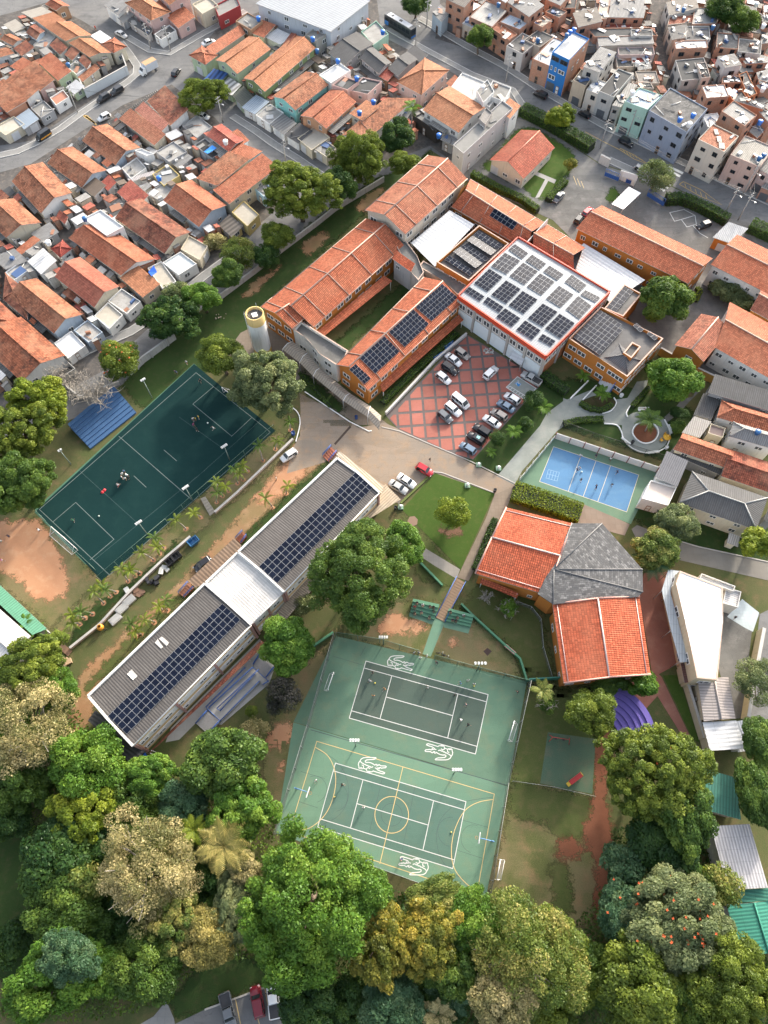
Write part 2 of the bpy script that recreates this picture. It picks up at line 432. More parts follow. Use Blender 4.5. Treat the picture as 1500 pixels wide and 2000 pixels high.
def building(label,t,c,h,roof='gable',rise=None,wall=(0.6,0.58,0.54),rm=None,name='house',cat='house',floors=None,
    dens=.8,key='w',ov=.45,group=None,wm=None,door=True,cap=True,par=.45,seed=None,clutter=0,yard=0,side=0):
 A,B,C=(S(t,c[0],c[1],h),S(t,c[2],c[3],h),S(t,c[4],c[5],h));D=A+C-B
 cen=lift((A+B+C+D)/4,0)
 root=thing(name,label,cat,cen,0,group)
 sh=-cen;A,B,C,D=A+sh,B+sh,C+sh,D+sh
 r=random.Random(int(c[0]*13+c[1]*7+c[4])if seed is None else seed)
 wmm=wm or plaster(wall);floors=floors or max(1,round(h/3.0))
 wd=(C-B).length;half=wd/2
 if rise is None:rise={'gable':.42,'hip':.42,'shed':.12,'flat':0}[roof]*(half if roof!='shed' else wd)
 if roof=='gable':
  R0=lift((A+D)/2,h+rise);R1=lift((B+C)/2,h+rise)
  roof_gable(root,A,B,D,C,R0,R1,rm,cap);foot=walls_gable(root,A,B,D,C,R0,R1,wmm,ov)
 elif roof=='hip':
  u=(B-A).normalized();k=min(half,(B-A).length*.45)
  R0=lift((A+D)/2+u*k,h+rise);R1=lift((B+C)/2-u*k,h+rise)
  m=MB();em=1
  m.slab([A,B,R1,R0],.14,0,1);m.slab([C,D,R0,R1],.14,0,1);m.slab([B,C,R1],.14,0,1);m.slab([D,A,R0],.14,0,1)
  o=m.build('roof',[rm,plain((0.5,0.47,0.43))],root)
  cp=MB();up=V((0,0,.05))
  for p,q in((R0,R1),(A,R0),(D,R0),(B,R1),(C,R1)):cp.tube(p+up,q+up,.14,n=5)
  cp.build('ridge_cap',[cap if cap is not True else rm],o)
  foot=inset([A,B,C,D],ov);m=MB();m.prism(foot,0,h-.12);m.build('wall',[wmm],root)
 elif roof=='shed':
  C2,D2=lift(C,h+rise),lift(D,h+rise)
  m=MB();m.slab([A,B,C2,D2],.12,0,1);m.build('roof',[rm,plain((0.5,0.47,0.43))],root)
  f=inset([A,B,C,D],ov);m=MB();zt=[h-.12,h-.12,h+rise-.14,h+rise-.14]
  for i in range(4):m.face([lift(f[i],0),lift(f[(i+1)%4],0),lift(f[(i+1)%4],zt[(i+1)%4]),lift(f[i],zt[i])])
  m.build('wall',[wmm],root);foot=f
 else:
  P4=ccw([A,B,C,D]);foot=P4;inn=inset(P4,.13);m=MB();n=4
  for i in range(4):
   j=(i+1)%4
   m.face([lift(P4[i],0),lift(P4[j],0),P4[j],P4[i]])
   m.face([lift(P4[i],h),lift(P4[j],h),lift(inn[j],h),lift(inn[i],h)])
   m.face([lift(inn[j],h-par),lift(inn[i],h-par),lift(inn[i],h),lift(inn[j],h)])
  m.build('wall',[wmm],root)
  m=MB();m.slab([lift(p,h-par+.02)for p in inn],.15);m.build('roof',[rm or paving((0.3,0.29,0.28))],root)
 FOOT.append((root,[p+cen for p in(A,B,C,D)]))
 if clutter:
  cx=sum(foot,V((0,0,0)))/4
  for _ in range(clutter):
   p=cx+(foot[r.randrange(4)]-cx)*r.uniform(.1,.7);zz=h-(par if roof=='flat' else-.02)+.03;mb=MB();k=r.random();a=r.uniform(0,3.1)
   if k<.45:mb.box(lift(p,zz),r.uniform(.5,1.8),r.uniform(.3,1.0),r.uniform(.15,.8),0,a)
   elif k<.75:d_=V((math.cos(a),math.sin(a),0))*r.uniform(1,2.2);mb.tube(lift(p-d_,zz+.12),lift(p+d_,zz+.2),.09,n=5)
   else:d_=V((math.cos(a),math.sin(a),0))*r.uniform(.6,1.6);e_=V((-d_.y,d_.x,0))*r.uniform(.3,.8);mb.slab([lift(p-d_-e_,zz+.15),lift(p+d_-e_,zz+.2),lift(p+d_+e_,zz+.3),lift(p-d_+e_,zz+.2)],.06)
   mb.build('roof_clutter',[plain(r.choice(((0.45,0.45,0.44),(0.12,0.12,0.12),(0.30,0.14,0.08),(0.24,0.23,0.21),(0.05,0.10,0.22),(0.55,0.54,0.52))))],root)
 if side:
  dn=V(((B-A).y,-(B-A).x,0)).normalized();dn=dn if dn.dot((A+B)/2)>0 else-dn
  k0,k1=r.uniform(0,.3),r.uniform(.6,1);p,q=A.lerp(B,k0),A.lerp(B,k1);zl=h*r.uniform(.62,.8)
  mb=MB();w_=r.uniform(1.0,1.7);mb.slab([lift(p+dn*w_,zl-.25),lift(q+dn*w_,zl-.25),lift(q-dn*.3,zl),lift(p-dn*.3,zl)],.1);mb.build('side_roof',[r.choice((corr((0.20,0.195,0.185),.7,.6),corr((0.30,0.29,0.27),.7,.6),tile((0.36,0.12,0.065),.8),corr((0.12,0.118,0.115),.7,.6)))],root)
 if yard:
  dd=(B-A).normalized()*yard;wmat=plaster((0.34,0.33,0.31),.6)
  for P0,P1 in((foot[1],foot[1]+dd),(foot[2],foot[2]+dd),(foot[1]+dd,foot[2]+dd)):
   mb=MB();mb.ribbon([lift(P0,0),lift(P1,0)],.18,0,False,2.0);mb.build('yard_wall',[wmat],root)
 if dens>0:wall_openings(root,[lift(p,0)for p in foot],h-.3,floors,dens,key,r,door)
 return root
def canopy(label,t,pts,h,rm,name='canopy',cat='canopy',rises=None,posts=True,pm=None,th=.08):
 P4=[S(t,pts[2*i],pts[2*i+1],h+(rises[i]if rises else 0))for i in range(len(pts)//2)]
 cen=lift(sum(P4,V((0,0,0)))/len(P4),0);root=thing(name,label,cat,cen)
 P4=[p-cen for p in P4]
 m=MB();m.slab(P4,th);m.build('roof',[rm],root)
 if posts:
  for p in inset(P4,.25):
   m=MB();m.tube(lift(p,0),lift(p,p.z-th),.07,n=6);m.build('post',[pm or M_STEEL],root)
 return root
def tank(t,x,y,h,label,c=(0.02,0.16,0.55),r=.62,hh=1.0):
 p=S(t,x,y,h);root=thing('water_tank',label,'water tank',(p.x,p.y,h-.45))
 m=MB();m.lathe([(r*.82,0),(r*.95,hh*.5),(r,hh*.9),(r*.96,hh)],14);m.build('tank',[plain(c,.4)],root)
 m=MB();m.lathe([(r*1.05,hh),(r*1.03,hh+.08),(r*.6,hh+.22),(0,hh+.28)],14);m.build('lid',[plain(mul(c,1.3),.4)],root)
def panel_mesh():
 m=MB();t=.06
 m.obox((0,0,0),(1,0,0),(0,1,0),(0,0,t),0)
 m.face([(.022,.022,t+.006),(.978,.022,t+.006),(.978,.978,t+.006),(.022,.978,t+.006)],1)
 me=m.mesh('solar_panel');me.materials.append(plain((0.36,0.37,0.38),.5));me.materials.append(M_SOLAR);return me
PANEL=panel_mesh()
def solar(label,t,c,hs,nu,nv,gap=.016,dz=.12,skip=()):
 A,B,C=S(t,c[0],c[1],hs[0]),S(t,c[2],c[3],hs[1]),S(t,c[4],c[5],hs[2])
 solar_w(label,A,B,C,nu,nv,gap,dz,skip)
def solar_w(label,A,B,C,nu,nv,gap=.016,dz=.12,skip=()):   # A->B carries nu panels, B->C nv
 u=(B-A)/nu;v=(C-B)/nv;n=u.cross(v).normalized()
 if n.z<0:n=-n
 root=thing('solar_array',label,'solar array',A)
 for i in range(nu):
  for j in range(nv):
   if(i,j)in skip:continue
   p=u*(i+gap)+v*(j+gap)+n*dz
   M=Matrix.Identity(4);uu=u*(1-2*gap);vv=v*(1-2*gap)
   for k in range(3):M[k][0]=uu[k];M[k][1]=vv[k];M[k][2]=n[k];M[k][3]=p[k]
   obj('solar_panel',PANEL,None,root,M=M)
 m=MB()
 for j in range(nv):m.tube(v*(j+.5)+n*.05,v*(j+.5)+u*nu+n*.05,.035,n=4)
 m.build('rail',[M_STEEL],root)
def smooth_poly(pts,k=4,jit=0.0,seed=1,closed=True):
 r=random.Random(seed);n=len(pts);out=[]
 rngi=range(n if closed else n-1)
 for i in rngi:
  p0,p1,p2,p3=(pts[(i-1)%n],pts[i],pts[(i+1)%n],pts[(i+2)%n])if closed else \
   (pts[max(0,i-1)],pts[i],pts[i+1],pts[min(n-1,i+2)])
  for j in range(k):
   t=j/k
   q=.5*((2*p1)+(p2-p0)*t+(2*p0-5*p1+4*p2-p3)*t*t+(3*p1-p0-3*p2+p3)*t**3)
   out.append(q+V((r.uniform(-jit,jit),r.uniform(-jit,jit),0)))
 if not closed:out.append(pts[-1])
 return out
from mathutils.geometry import tessellate_polygon
def feather(m):                                        # same surface, dissolving along the 'edge' attribute in ragged tufts
 k=('feather',m.name)
 if k not in MATS:
  c=m.copy();t=c.node_tree;out=t.nodes['Material Output'];src=out.inputs[0].links[0].from_socket
  n=NT.__new__(NT);n.mat=c;n.t=t;n.b=t.nodes['Principled BSDF'];n.out=out;p=n.pos()
  e=n.n('Attribute',None,attribute_name='edge').outputs['Fac']
  f=n.math('ADD',n.math('MULTIPLY',n.math('SUBTRACT',n.noise(p,.55,5,.7),.5),2.6),n.math('MULTIPLY',n.math('SUBTRACT',n.noise(p,3.0,3,.7),.5),1.2))
  f=n.math('MULTIPLY_ADD',n.math('ADD',f,e),2.2,.5)
  fc=n.n('Clamp',{0:f}).outputs[0]
  t.links.new(n.n('MixShader',{0:fc,1:n.n('BsdfTransparent'),2:src}).outputs[0],out.inputs[0]);MATS[k]=c
 return MATS[k]
def soft_patch(name,P_,z,m,parent=None,kind='structure',soft=1.3,cell=.8):
 q=np.array([(p.x,p.y)for p in P_]);lo=q.min(0)-soft;hi=q.max(0)+soft
 cell=max(cell,math.sqrt(float(np.prod(hi-lo))/40000))
 nx,ny=int((hi[0]-lo[0])/cell)+2,int((hi[1]-lo[1])/cell)+2
 X,Y=np.meshgrid(lo[0]+np.arange(nx)*cell,lo[1]+np.arange(ny)*cell,indexing='ij');X=X.ravel();Y=Y.ravel()
 d=np.full(X.shape,1e9);ins=np.zeros(X.shape,bool);n=len(q)
 for i in range(n):
  a,b_=q[i],q[(i+1)%n];ab=b_-a;L2=max(1e-9,ab@ab);t=np.clip(((X-a[0])*ab[0]+(Y-a[1])*ab[1])/L2,0,1)
  d=np.minimum(d,np.hypot(X-a[0]-t*ab[0],Y-a[1]-t*ab[1]))
  if a[1]!=b_[1]:ins^=((a[1]>Y)!=(b_[1]>Y))&(X<(b_[0]-a[0])*(Y-a[1])/(b_[1]-a[1])+a[0])
 d=np.where(ins,d,-d);G2=np.arange(nx*ny).reshape(nx,ny)
 F_=np.stack([G2[:-1,:-1],G2[1:,:-1],G2[1:,1:],G2[:-1,1:]],-1).reshape(-1,4);F_=F_[d[F_].max(1)>-soft]
 use,inv=np.unique(F_,return_inverse=True);F_=inv.reshape(-1,4);nf=len(F_);me=bpy.data.meshes.new(name)
 me.vertices.add(len(use));me.vertices.foreach_set('co',np.stack([X[use],Y[use],np.full(len(use),z)],1).astype(np.float32).ravel())
 me.loops.add(4*nf);me.loops.foreach_set('vertex_index',F_.astype(np.int32).ravel());me.polygons.add(nf);me.polygons.foreach_set('loop_start',np.arange(0,4*nf,4,dtype=np.int32));me.update(calc_edges=True)
 at=me.attributes.new('edge','FLOAT','POINT');at.data.foreach_set('value',np.clip(d[use]/soft*1.6,-3,3).astype(np.float32))
 return obj(name,me,[feather(m)],parent,kind=None if parent else kind)
SOFT={'lawn','dirt_strip','dirt_track','dry_grass','bare_earth','clay_field'}
LAYER=[0]
def patch(name,t,xs,z,m,curve=0,jit=0.0,parent=None,kind='structure',pts=None,hard=False):
 P_=pts if pts else SL(t,xs,0)
 if curve:P_=smooth_poly(P_,curve,jit,int(abs(xs[0])+3)if xs else 3)
 P_=ccw([lift(p,z)for p in P_])
 if name in SOFT and not hard:return soft_patch(name,P_,z,m,parent,kind,.5 if len(P_)<10 and not xs else 3.0,.8 if xs else .35)
 mb=MB()
 for tri in tessellate_polygon([P_]):
  q=[P_[i]for i in tri]
  if(q[1]-q[0]).cross(q[2]-q[0]).z<0:q=q[::-1]
  mb.face(q)
 return mb.build(name,[m],parent,kind=None if parent else kind)
def kerb(name,t,xs,m,wd=.18,h=.12,closed=False,curve=0,parent=None,pts=None,label=None,cat=None):
 P_=pts if pts else SL(t,xs,0)
 if curve:P_=smooth_poly(P_,curve,0,1,closed)
 mb=MB();mb.ribbon(P_,wd,0,closed,h)
 return mb.build(name,[m],parent,kind='structure' if(parent is None and not label)else None,label=label,cat=cat)
def clip_poly(poly,clip):                             # Sutherland-Hodgman, clip convex ccw
 out=poly
 for i in range(len(clip)):
  a,b=clip[i],clip[(i+1)%len(clip)];inp=out;out=[]
  def side(p):return(b.x-a.x)*(p.y-a.y)-(b.y-a.y)*(p.x-a.x)
  for j in range(len(inp)):
   p,q=inp[j-1],inp[j];sp_,sq=side(p),side(q)
   if(sp_<0)!=(sq<0):out.append(p+(q-p)*(sp_/(sp_-sq)))
   if sq>=0:out.append(q)
  if not out:return[]
 return out
def inside(p,poly):
 c=False;n=len(poly)
 for i in range(n):
  a,b_=poly[i],poly[(i+1)%n]
  if(a.y>p.y)!=(b_.y>p.y)and p.x<(b_.x-a.x)*(p.y-a.y)/(b_.y-a.y)+a.x:c=not c
 return c
def infill(xs,tries,roofs,walls,seed,lo=1.6,hi=4.0,keep=()):       # lean-tos squeezed into the gaps, each a part of the house it leans on
 r=random.Random(seed);P_=SL('p',xs);x0,x1=min(p.x for p in P_),max(p.x for p in P_);y0,y1=min(p.y for p in P_),max(p.y for p in P_)
 loc=[(f[0],[lift(p,0)for p in f[1]])for f in FOOT];loc=[(a,q,sum(q,V((0,0,0)))/4)for a,q in loc if x0-12<q[0].x<x1+12 and y0-12<q[0].y<y1+12];n_=0
 for _ in range(tries):
  c=V((r.uniform(x0,x1),r.uniform(y0,y1),0))
  if not inside(c,P_)or any(inside(c,k)for k in keep):continue
  near=sorted(loc,key=lambda f:(f[2]-c).length_squared)[:9]
  if any(inside(c,f[1])for f in near):continue
  if not any(f[0]for f in near):continue
  own=min((f for f in near if f[0]),key=lambda f:(f[2]-c).length_squared);u=(own[1][1]-own[1][0]).normalized();v=V((-u.y,u.x,0));best=None
  for k in range(5):
   w_,d_=r.uniform(lo,hi)*(1-.14*k),r.uniform(lo,hi)*(1-.14*k);q=[c-u*w_/2-v*d_/2,c+u*w_/2-v*d_/2,c+u*w_/2+v*d_/2,c-u*w_/2+v*d_/2]
   if not any(inside(p,f[1])for p in q for f in near)and not any(inside(p,kk)for p in q for kk in keep)and all(inside(p,P_)for p in q):best=q;break
  if not best or(own[2]-c).length>11:continue
  h=r.uniform(2.1,3.4);o0=own[0].location;q=[p-o0 for p in best];mb=MB();mb.slab([lift(q[0],h),lift(q[1],h),lift(q[2],h+.35),lift(q[3],h+.35)],.09);mb.prism(inset(q,.12),0,h-.1,1,top=False)
  mb.build('lean_to',[r.choice(roofs),r.choice(walls)],own[0]);loc.append((None,best,c));n_+=1
 return n_
# ---------------------------------------------------------------- ground, roads, lawns
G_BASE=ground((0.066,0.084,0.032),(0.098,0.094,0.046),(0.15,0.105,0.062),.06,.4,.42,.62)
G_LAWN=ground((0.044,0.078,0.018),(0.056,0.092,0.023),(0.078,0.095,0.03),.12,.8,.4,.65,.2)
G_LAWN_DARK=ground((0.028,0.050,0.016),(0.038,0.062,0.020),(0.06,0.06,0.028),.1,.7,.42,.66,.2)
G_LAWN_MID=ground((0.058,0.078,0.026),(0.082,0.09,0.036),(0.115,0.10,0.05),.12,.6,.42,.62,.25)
G_DRY=ground((0.070,0.088,0.030),(0.16,0.135,0.075),(0.22,0.14,0.085),.09,.35,.42,.58,.3)
G_CLAY=ground((0.40,0.225,0.135),(0.35,0.185,0.11),(0.43,0.27,0.17),.1,.5,.4,.65,.12)
G_REDEARTH=ground((0.15,0.062,0.038),(0.20,0.09,0.055),(0.12,0.058,0.035),.1,.6,.4,.65,.15)
G_TRACK=ground((0.27,0.155,0.09),(0.20,0.15,0.08),(0.33,0.22,0.14),.1,.3,.42,.6,.2)
G_ASPH=ground((0.15,0.15,0.15),(0.19,0.187,0.18),(0.115,0.115,0.116),.05,.22,.4,.62,.1,.6)
G_YARD=ground((0.17,0.168,0.16),(0.125,0.122,0.115),(0.22,0.21,0.20),.07,.25,.42,.6,.1,.6)
G_DRIVE=ground((0.27,0.215,0.165),(0.22,0.19,0.158),(0.31,0.215,0.14),.07,.35,.4,.6,.2,.45)
G_GREYPATH=ground((0.27,0.285,0.26),(0.22,0.235,0.215),(0.31,0.31,0.28),.1,.35,.42,.6,.08,.3)
G_BROWNPATH=paving((0.215,0.175,0.135),.8,.3)
G_PAVE=paving((0.27,0.265,0.25),1.1,.35,.5)
G_REDPATH=ground((0.26,0.125,0.095),(0.22,0.11,0.085),(0.30,0.17,0.13),.12,.4,.45,.62,.06)
G_TURF=ground((0.006,0.024,0.024),(0.008,0.029,0.028),(0.010,0.032,0.030),.06,.3,.42,.62,.12)
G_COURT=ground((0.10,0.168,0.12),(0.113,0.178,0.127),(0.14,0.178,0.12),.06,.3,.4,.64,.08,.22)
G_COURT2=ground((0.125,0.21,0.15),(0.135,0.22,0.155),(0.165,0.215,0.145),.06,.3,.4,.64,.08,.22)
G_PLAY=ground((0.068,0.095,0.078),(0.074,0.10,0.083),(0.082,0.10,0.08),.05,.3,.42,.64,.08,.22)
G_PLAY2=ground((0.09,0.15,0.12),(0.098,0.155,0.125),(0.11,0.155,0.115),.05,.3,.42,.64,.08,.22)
G_BLUE=ground((0.105,0.205,0.335),(0.115,0.22,0.35),(0.135,0.235,0.34),.06,.3,.4,.66,.08,.22)
G_BLUEG=ground((0.125,0.20,0.14),(0.14,0.21,0.15),(0.16,0.22,0.15),.06,.3,.4,.66,.08,.22)
G_CONC=paving((0.36,0.35,0.33),2.0,.2,.45)
M_KERB=plain((0.42,0.39,0.35),.9);M_LINE=plain((0.55,0.55,0.52),.8);M_YLINE=plain((0.55,0.40,0.17),.7)
M_BLACKLINE=plain((0.05,0.07,0.07),.8)
b=MB();b.face([(-1500,-600,-.03),(1500,-600,-.03),(1500,2400,-.03),(-1500,2400,-.03)])
b.build('ground',[G_BASE],kind='structure')
patch('road','p',[-500,-300,2000,-300,2000,560,1500,455,1390,400,1310,362,1170,318,1020,220,905,335,840,292,800,330,740,345,
     640,410,560,478,440,568,330,655,240,750,150,815,60,850,-500,1050],0,G_ASPH)
G_BLOCK=ground((0.12,0.112,0.105),(0.07,0.066,0.062),(0.20,0.17,0.145),.25,.8,.4,.6,.2)
for xs in([-300,420,60,320,240,205,335,165,420,230,480,300,545,370,545,405,470,470,380,560,280,650,200,725,100,780,-300,900],[-300,110,40,20,90,5,160,40,240,90,262,130,225,165,150,215,60,275,-300,330],
   [372,120,420,60,500,25,620,-20,735,-10,745,70,900,150,1018,205,1005,225,905,330,840,285,720,330,640,315,480,205],[850,75,860,30,850,-200,1900,-200,1900,430,1500,385,1300,295,1120,205,960,110]):
 patch('yard','p',xs,.004,G_BLOCK)
M_KERBW=plaster((0.50,0.49,0.46),.5)
# street pavements
def pavement(t,xs,wd=2.2):
 mb=MB();mb.ribbon([lift(p,.004)for p in SL(t,xs,0)],wd,0,False,.13);o=mb.build('pavement',[G_PAVE],kind='structure');P_=SL(t,xs,0);n=len(P_)
 for sg in(-1,1):
  q=[]
  for i in range(n):
   d=(P_[min(i+1,n-1)]-P_[max(i-1,0)]).normalized();q.append(P_[i]+V((-d.y,d.x,0))*sg*(wd/2+.06))
  mb=MB();mb.ribbon([lift(p,.002)for p in q],.2,0,False,.15);mb.build('kerb',[M_KERBW],o)
pavement('A2',[440,130,600,225,770,325,1070,485,1300,635,1500,752,1600,812])
pavement('A3',[104,812,340,945,560,1040,850,1180,1010,1250,1700,1570])
pavement('A3',[330,1170,560,1275,640,1330])
pavement('A2',[215,210,530,385,830,545,1130,660,1215,790],1.8)
pavement('A0',[-100,1160,130,1110,250,1055,440,945,590,835,720,745,930,605,1000,545,1005,480,950,400,880,310],2.0)
pavement('A0',[930,270,1100,370,1240,392,1500,240,1800,80],2.0)
pavement('A1',[390,850,560,960,700,1060,870,1165,1110,1330],2.0)
pavement('B0',[450,1370,640,1255,960,1115,1150,990,1500,705,1700,560],2.2)
# avenue markings
def bars(t,quads,m,name='road_marking',z=.006):
 mb=MB()
 for q in quads:mb.face(ccw([lift(p,z)for p in SL(t,q,0)]))
 return mb.build(name,[m],kind='structure')
M_ROADY=plain((0.45,0.30,0.10),.8)
bars('A2',[[1330+26*i,840-13*i,1340+26*i,832-13*i,1390+26*i,885-13*i,1378+26*i,890-13*i]for i in range(6)],M_ROADY)
bars('A0',[[590+17*i,845+10*i,600+17*i,835+10*i,650+12*i,850+12*i,645+12*i,860+12*i]for i in range(6)],M_ROADY)
bars('A3',[[765,1225,775,1212,882,1262,872,1276],[745,1245,755,1232,862,1285,852,1299],
   [725,1330,735,1318,800,1350,790,1364],[700,1350,712,1338,775,1372,765,1384],[675,1372,688,1360,748,1392,738,1405]],M_LINE)
mb=MB()
for xs in([160,965,300,1040,420,1100,520,1165,600,1195],[415,1085,520,1135,610,1195],[850,1350,880,1330,1010,1390,1160,1500,1010,1440,850,1350]):
 mb.ribbon([lift(p,.008)for p in SL('A3',xs,0)],.22)
for i in range(7):mb.ribbon([lift(p,.009)for p in SL('A3',[440+i*22,1100+i*11,455+i*22,1125+i*9],0)],.18)
for i in range(5):mb.ribbon([lift(p,.009)for p in SL('A3',[890+i*38,1345+i*20,900+i*38,1372+i*21],0)],.18)
mb.build('road_marking',[M_ROADY],kind='structure')
# campus surfaces
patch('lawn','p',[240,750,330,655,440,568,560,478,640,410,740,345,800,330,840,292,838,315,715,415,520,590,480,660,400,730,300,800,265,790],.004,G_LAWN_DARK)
patch('dirt_strip','B1',[470,850,560,740,700,660,740,640,640,740,540,850],.008,G_TRACK,4,.25)
patch('dirt_strip','B1',[900,480,980,420,1060,380,1080,440,1000,520,940,560],.008,G_TRACK,4,.25)
patch('dirt_strip','B1',[1300,200,1400,90,1500,60,1480,110,1380,240],.008,G_TRACK,4,.2)
patch('yard','p',[895,345,1020,222,1170,320,1310,364,1390,402,1560,480,1560,760,1330,720,1240,640,1150,500,1080,430],.004,G_YARD)
patch('lawn','A2',[950,1250,900,1225,975,1155,1180,930,1300,940,1500,1060,1560,1110,1600,1190,1480,1345,1400,1480,1280,1440,1195,1370],.008,G_LAWN)
patch('path','A2',[1375,1300,1400,1308,1325,1445,1295,1450],.012,G_CONC);patch('path','A2',[1300,1255,1450,1318,1435,1345,1290,1280],.0125,G_CONC)
patch('lawn','p',[1186,380,1200,366,1210,378,1206,392,1190,396],.012,G_LAWN,3)
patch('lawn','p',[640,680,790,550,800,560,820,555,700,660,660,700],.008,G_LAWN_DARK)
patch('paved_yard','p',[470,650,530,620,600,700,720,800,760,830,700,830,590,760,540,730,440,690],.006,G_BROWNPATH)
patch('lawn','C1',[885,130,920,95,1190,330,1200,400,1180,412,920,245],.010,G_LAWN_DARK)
patch('driveway','p',[585,768,660,805,700,835,752,826,885,885,920,905,1005,945,1010,958,966,966,850,924,842,930,783,985,740,970,660,895,560,925,570,880,586,850,587,800],.010,G_DRIVE)
patch('path','p',[966,966,1008,948,1000,970,915,1135,893,1128,950,1010],.014,G_BROWNPATH)
patch('path','D2',[440,240,480,260,745,420,720,490,560,395,440,315],.014,paving((0.27,0.25,0.22),1.0,.25))
patch('dirt_track','p',[577,862,645,893,612,915,500,1020,440,1085,330,1185,215,1300,165,1445,140,1430,150,1330,255,1225,400,1085,540,915],.006,G_TRACK,3,.3)
patch('dirt_track','p',[560,905,600,915,560,955,520,985,500,975,530,940],.009,G_CLAY,4,.3)
patch('lawn','p',[100,1228,200,1133,540,842,575,862,540,905,330,1090,140,1265],.008,G_DRY)
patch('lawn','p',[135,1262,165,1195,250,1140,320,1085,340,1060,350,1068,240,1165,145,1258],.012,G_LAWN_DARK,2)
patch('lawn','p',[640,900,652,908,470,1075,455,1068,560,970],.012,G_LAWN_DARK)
patch('lawn','p',[400,1200,370,1160,180,1345,190,1310,300,1200,345,1165],.010,G_LAWN_MID,3,.2)
patch('lawn','p',[785,995,850,924,966,964,900,1112],.016,G_LAWN,hard=True)
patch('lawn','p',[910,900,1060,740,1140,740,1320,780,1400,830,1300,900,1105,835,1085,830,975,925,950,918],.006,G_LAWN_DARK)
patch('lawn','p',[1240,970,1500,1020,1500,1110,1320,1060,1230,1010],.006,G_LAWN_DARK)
patch('path','C3',[820,1330,990,1380,1500,1490,1560,1640,820,1470,560,1370,500,1250,540,1220],.010,paving((0.21,0.195,0.17),1.4,.2))
patch('path','C2',[1145,1115,1015,1050,1330,680,1380,590,1500,500,1700,420,1760,470,1560,640,1455,720,1200,1010],.012,G_GREYPATH)
patch('path','C3',[0,290,50,310,160,300,390,300,470,290,540,170,620,160,610,200,500,330,470,400,480,440,440,490,300,480,280,430,0,470],.016,G_GREYPATH)
patch('paved_circle','C3',[430,520,440,460,510,400,600,395,700,420,760,470,775,550,750,630,680,680,600,690,500,650,440,590],.020,G_GREYPATH,4)
patch('path','C3',[740,430,820,360,870,300,950,280,1010,150,1030,210,920,320,850,400,760,470],.013,G_YARD)
patch('path','BC',[20,560,200,620,690,760,1150,970,1100,1080,650,960,0,640],.014,paving((0.24,0.19,0.15),1.2,.25))
# lower lawns and earth around the courts
patch('lawn','p',[785,1000,900,1115,885,1145,820,1130,780,1060],.010,G_LAWN_MID)
patch('lawn','p',[945,1120,1050,1170,1085,1330,1028,1332,990,1260,900,1190],.010,G_LAWN_MID)
patch('dry_grass','p',[640,1240,700,1180,830,1170,910,1195,1000,1260,1024,1328,870,1296,660,1243],.008,G_DRY)
patch('bare_earth','D2',[150,850,240,740,330,770,490,830,480,870,330,890,200,890],.014,G_CLAY,4,.2)
patch('bare_earth','D2',[650,960,690,930,720,965,690,990],.014,G_CLAY,4,.15)
patch('dry_grass','p',[560,1320,650,1250,540,1620,510,1560,520,1450],.008,G_DRY)
patch('bare_earth','CT',[10,700,60,620,130,620,140,690,90,760,30,760],.012,G_CLAY,4,.2)
patch('bare_earth','CT',[50,850,80,820,105,850,85,890,60,885],.012,G_CLAY,4,.12)
patch('dry_grass','p',[1008,1345,1165,1345,1180,1560,1190,1870,1080,1850,948,1770,1005,1530],.008,G_DRY)
patch('lawn','p',[1008,1345,1070,1340,1180,1345,1175,1480,1165,1555,1003,1530],.010,G_LAWN_MID)
patch('lawn','RR',[0,690,480,780,430,1000,250,1010,160,900,20,900],.011,G_LAWN_MID,3,.3)
patch('lawn','RR',[220,1180,300,1160,350,1280,350,1450,260,1440,230,1300],.011,G_LAWN_MID,4,.4)
patch('bare_earth','RR',[480,420,580,400,560,700,620,1200,600,1500,520,1560,480,1400,500,1200,430,1050,420,950,470,780],.012,G_REDEARTH,3,.4)
patch('bare_earth','RR',[270,1040,330,1010,400,1060,380,1120,290,1140],.013,G_REDEARTH,4,.3)
patch('path','D3',[590,260,760,250,850,920,700,1000,650,990,560,440],.012,G_REDPATH)
patch('path','D3',[390,1110,500,1060,690,990,720,1020,960,1520,900,1500,690,1160,600,1260,460,1150],.014,G_REDPATH)
patch('lawn','D3',[730,1010,840,1005,1000,1500,950,1480],.013,G_LAWN,hard=True)
patch('paved_yard','D3',[1170,560,1300,460,1440,560,1380,700,1310,1320,1240,1330,1130,930],.010,G_YARD)
patch('tiled_terrace','D3',[1200,580,1310,450,1435,550,1390,690,1330,660],.014,paving((0.42,0.47,0.48),.6,.2))
patch('road','D3',[1440,560,1600,480,1700,1600,1340,1500,1400,900],.006,G_ASPH)
patch('lawn','p',[-200,1560,70,1600,100,1760,170,1830,60,1900,-200,1990],.008,G_LAWN_DARK)
patch('lawn','p',[330,1960,400,1860,540,1880,530,1915,400,1975,345,1990],.008,G_LAWN_DARK)
patch('parking_lot','p',[300,2020,400,1972,528,1922,545,1915,562,2030,300,2040],.010,G_ASPH)
patch('path','p',[300,1985,325,1955,340,1990,345,2020,240,2020],.012,G_PAVE)
for i,(a,c)in enumerate([((130,1340),(210,1540)),((225,1320),(270,1540)),((335,1280),(400,1500)),((440,1240),(480,1460)),((545,1210),(580,1420))]):
 mb=MB();mb.ribbon([lift(S('E1',*a),.016),lift(S('E1',*c),.016)],.13);mb.build('bay_line',[M_YLINE],kind='structure')
kerb('kerb','E1',[0,1395,540,1195,600,1500],M_KERB,.25,.14)
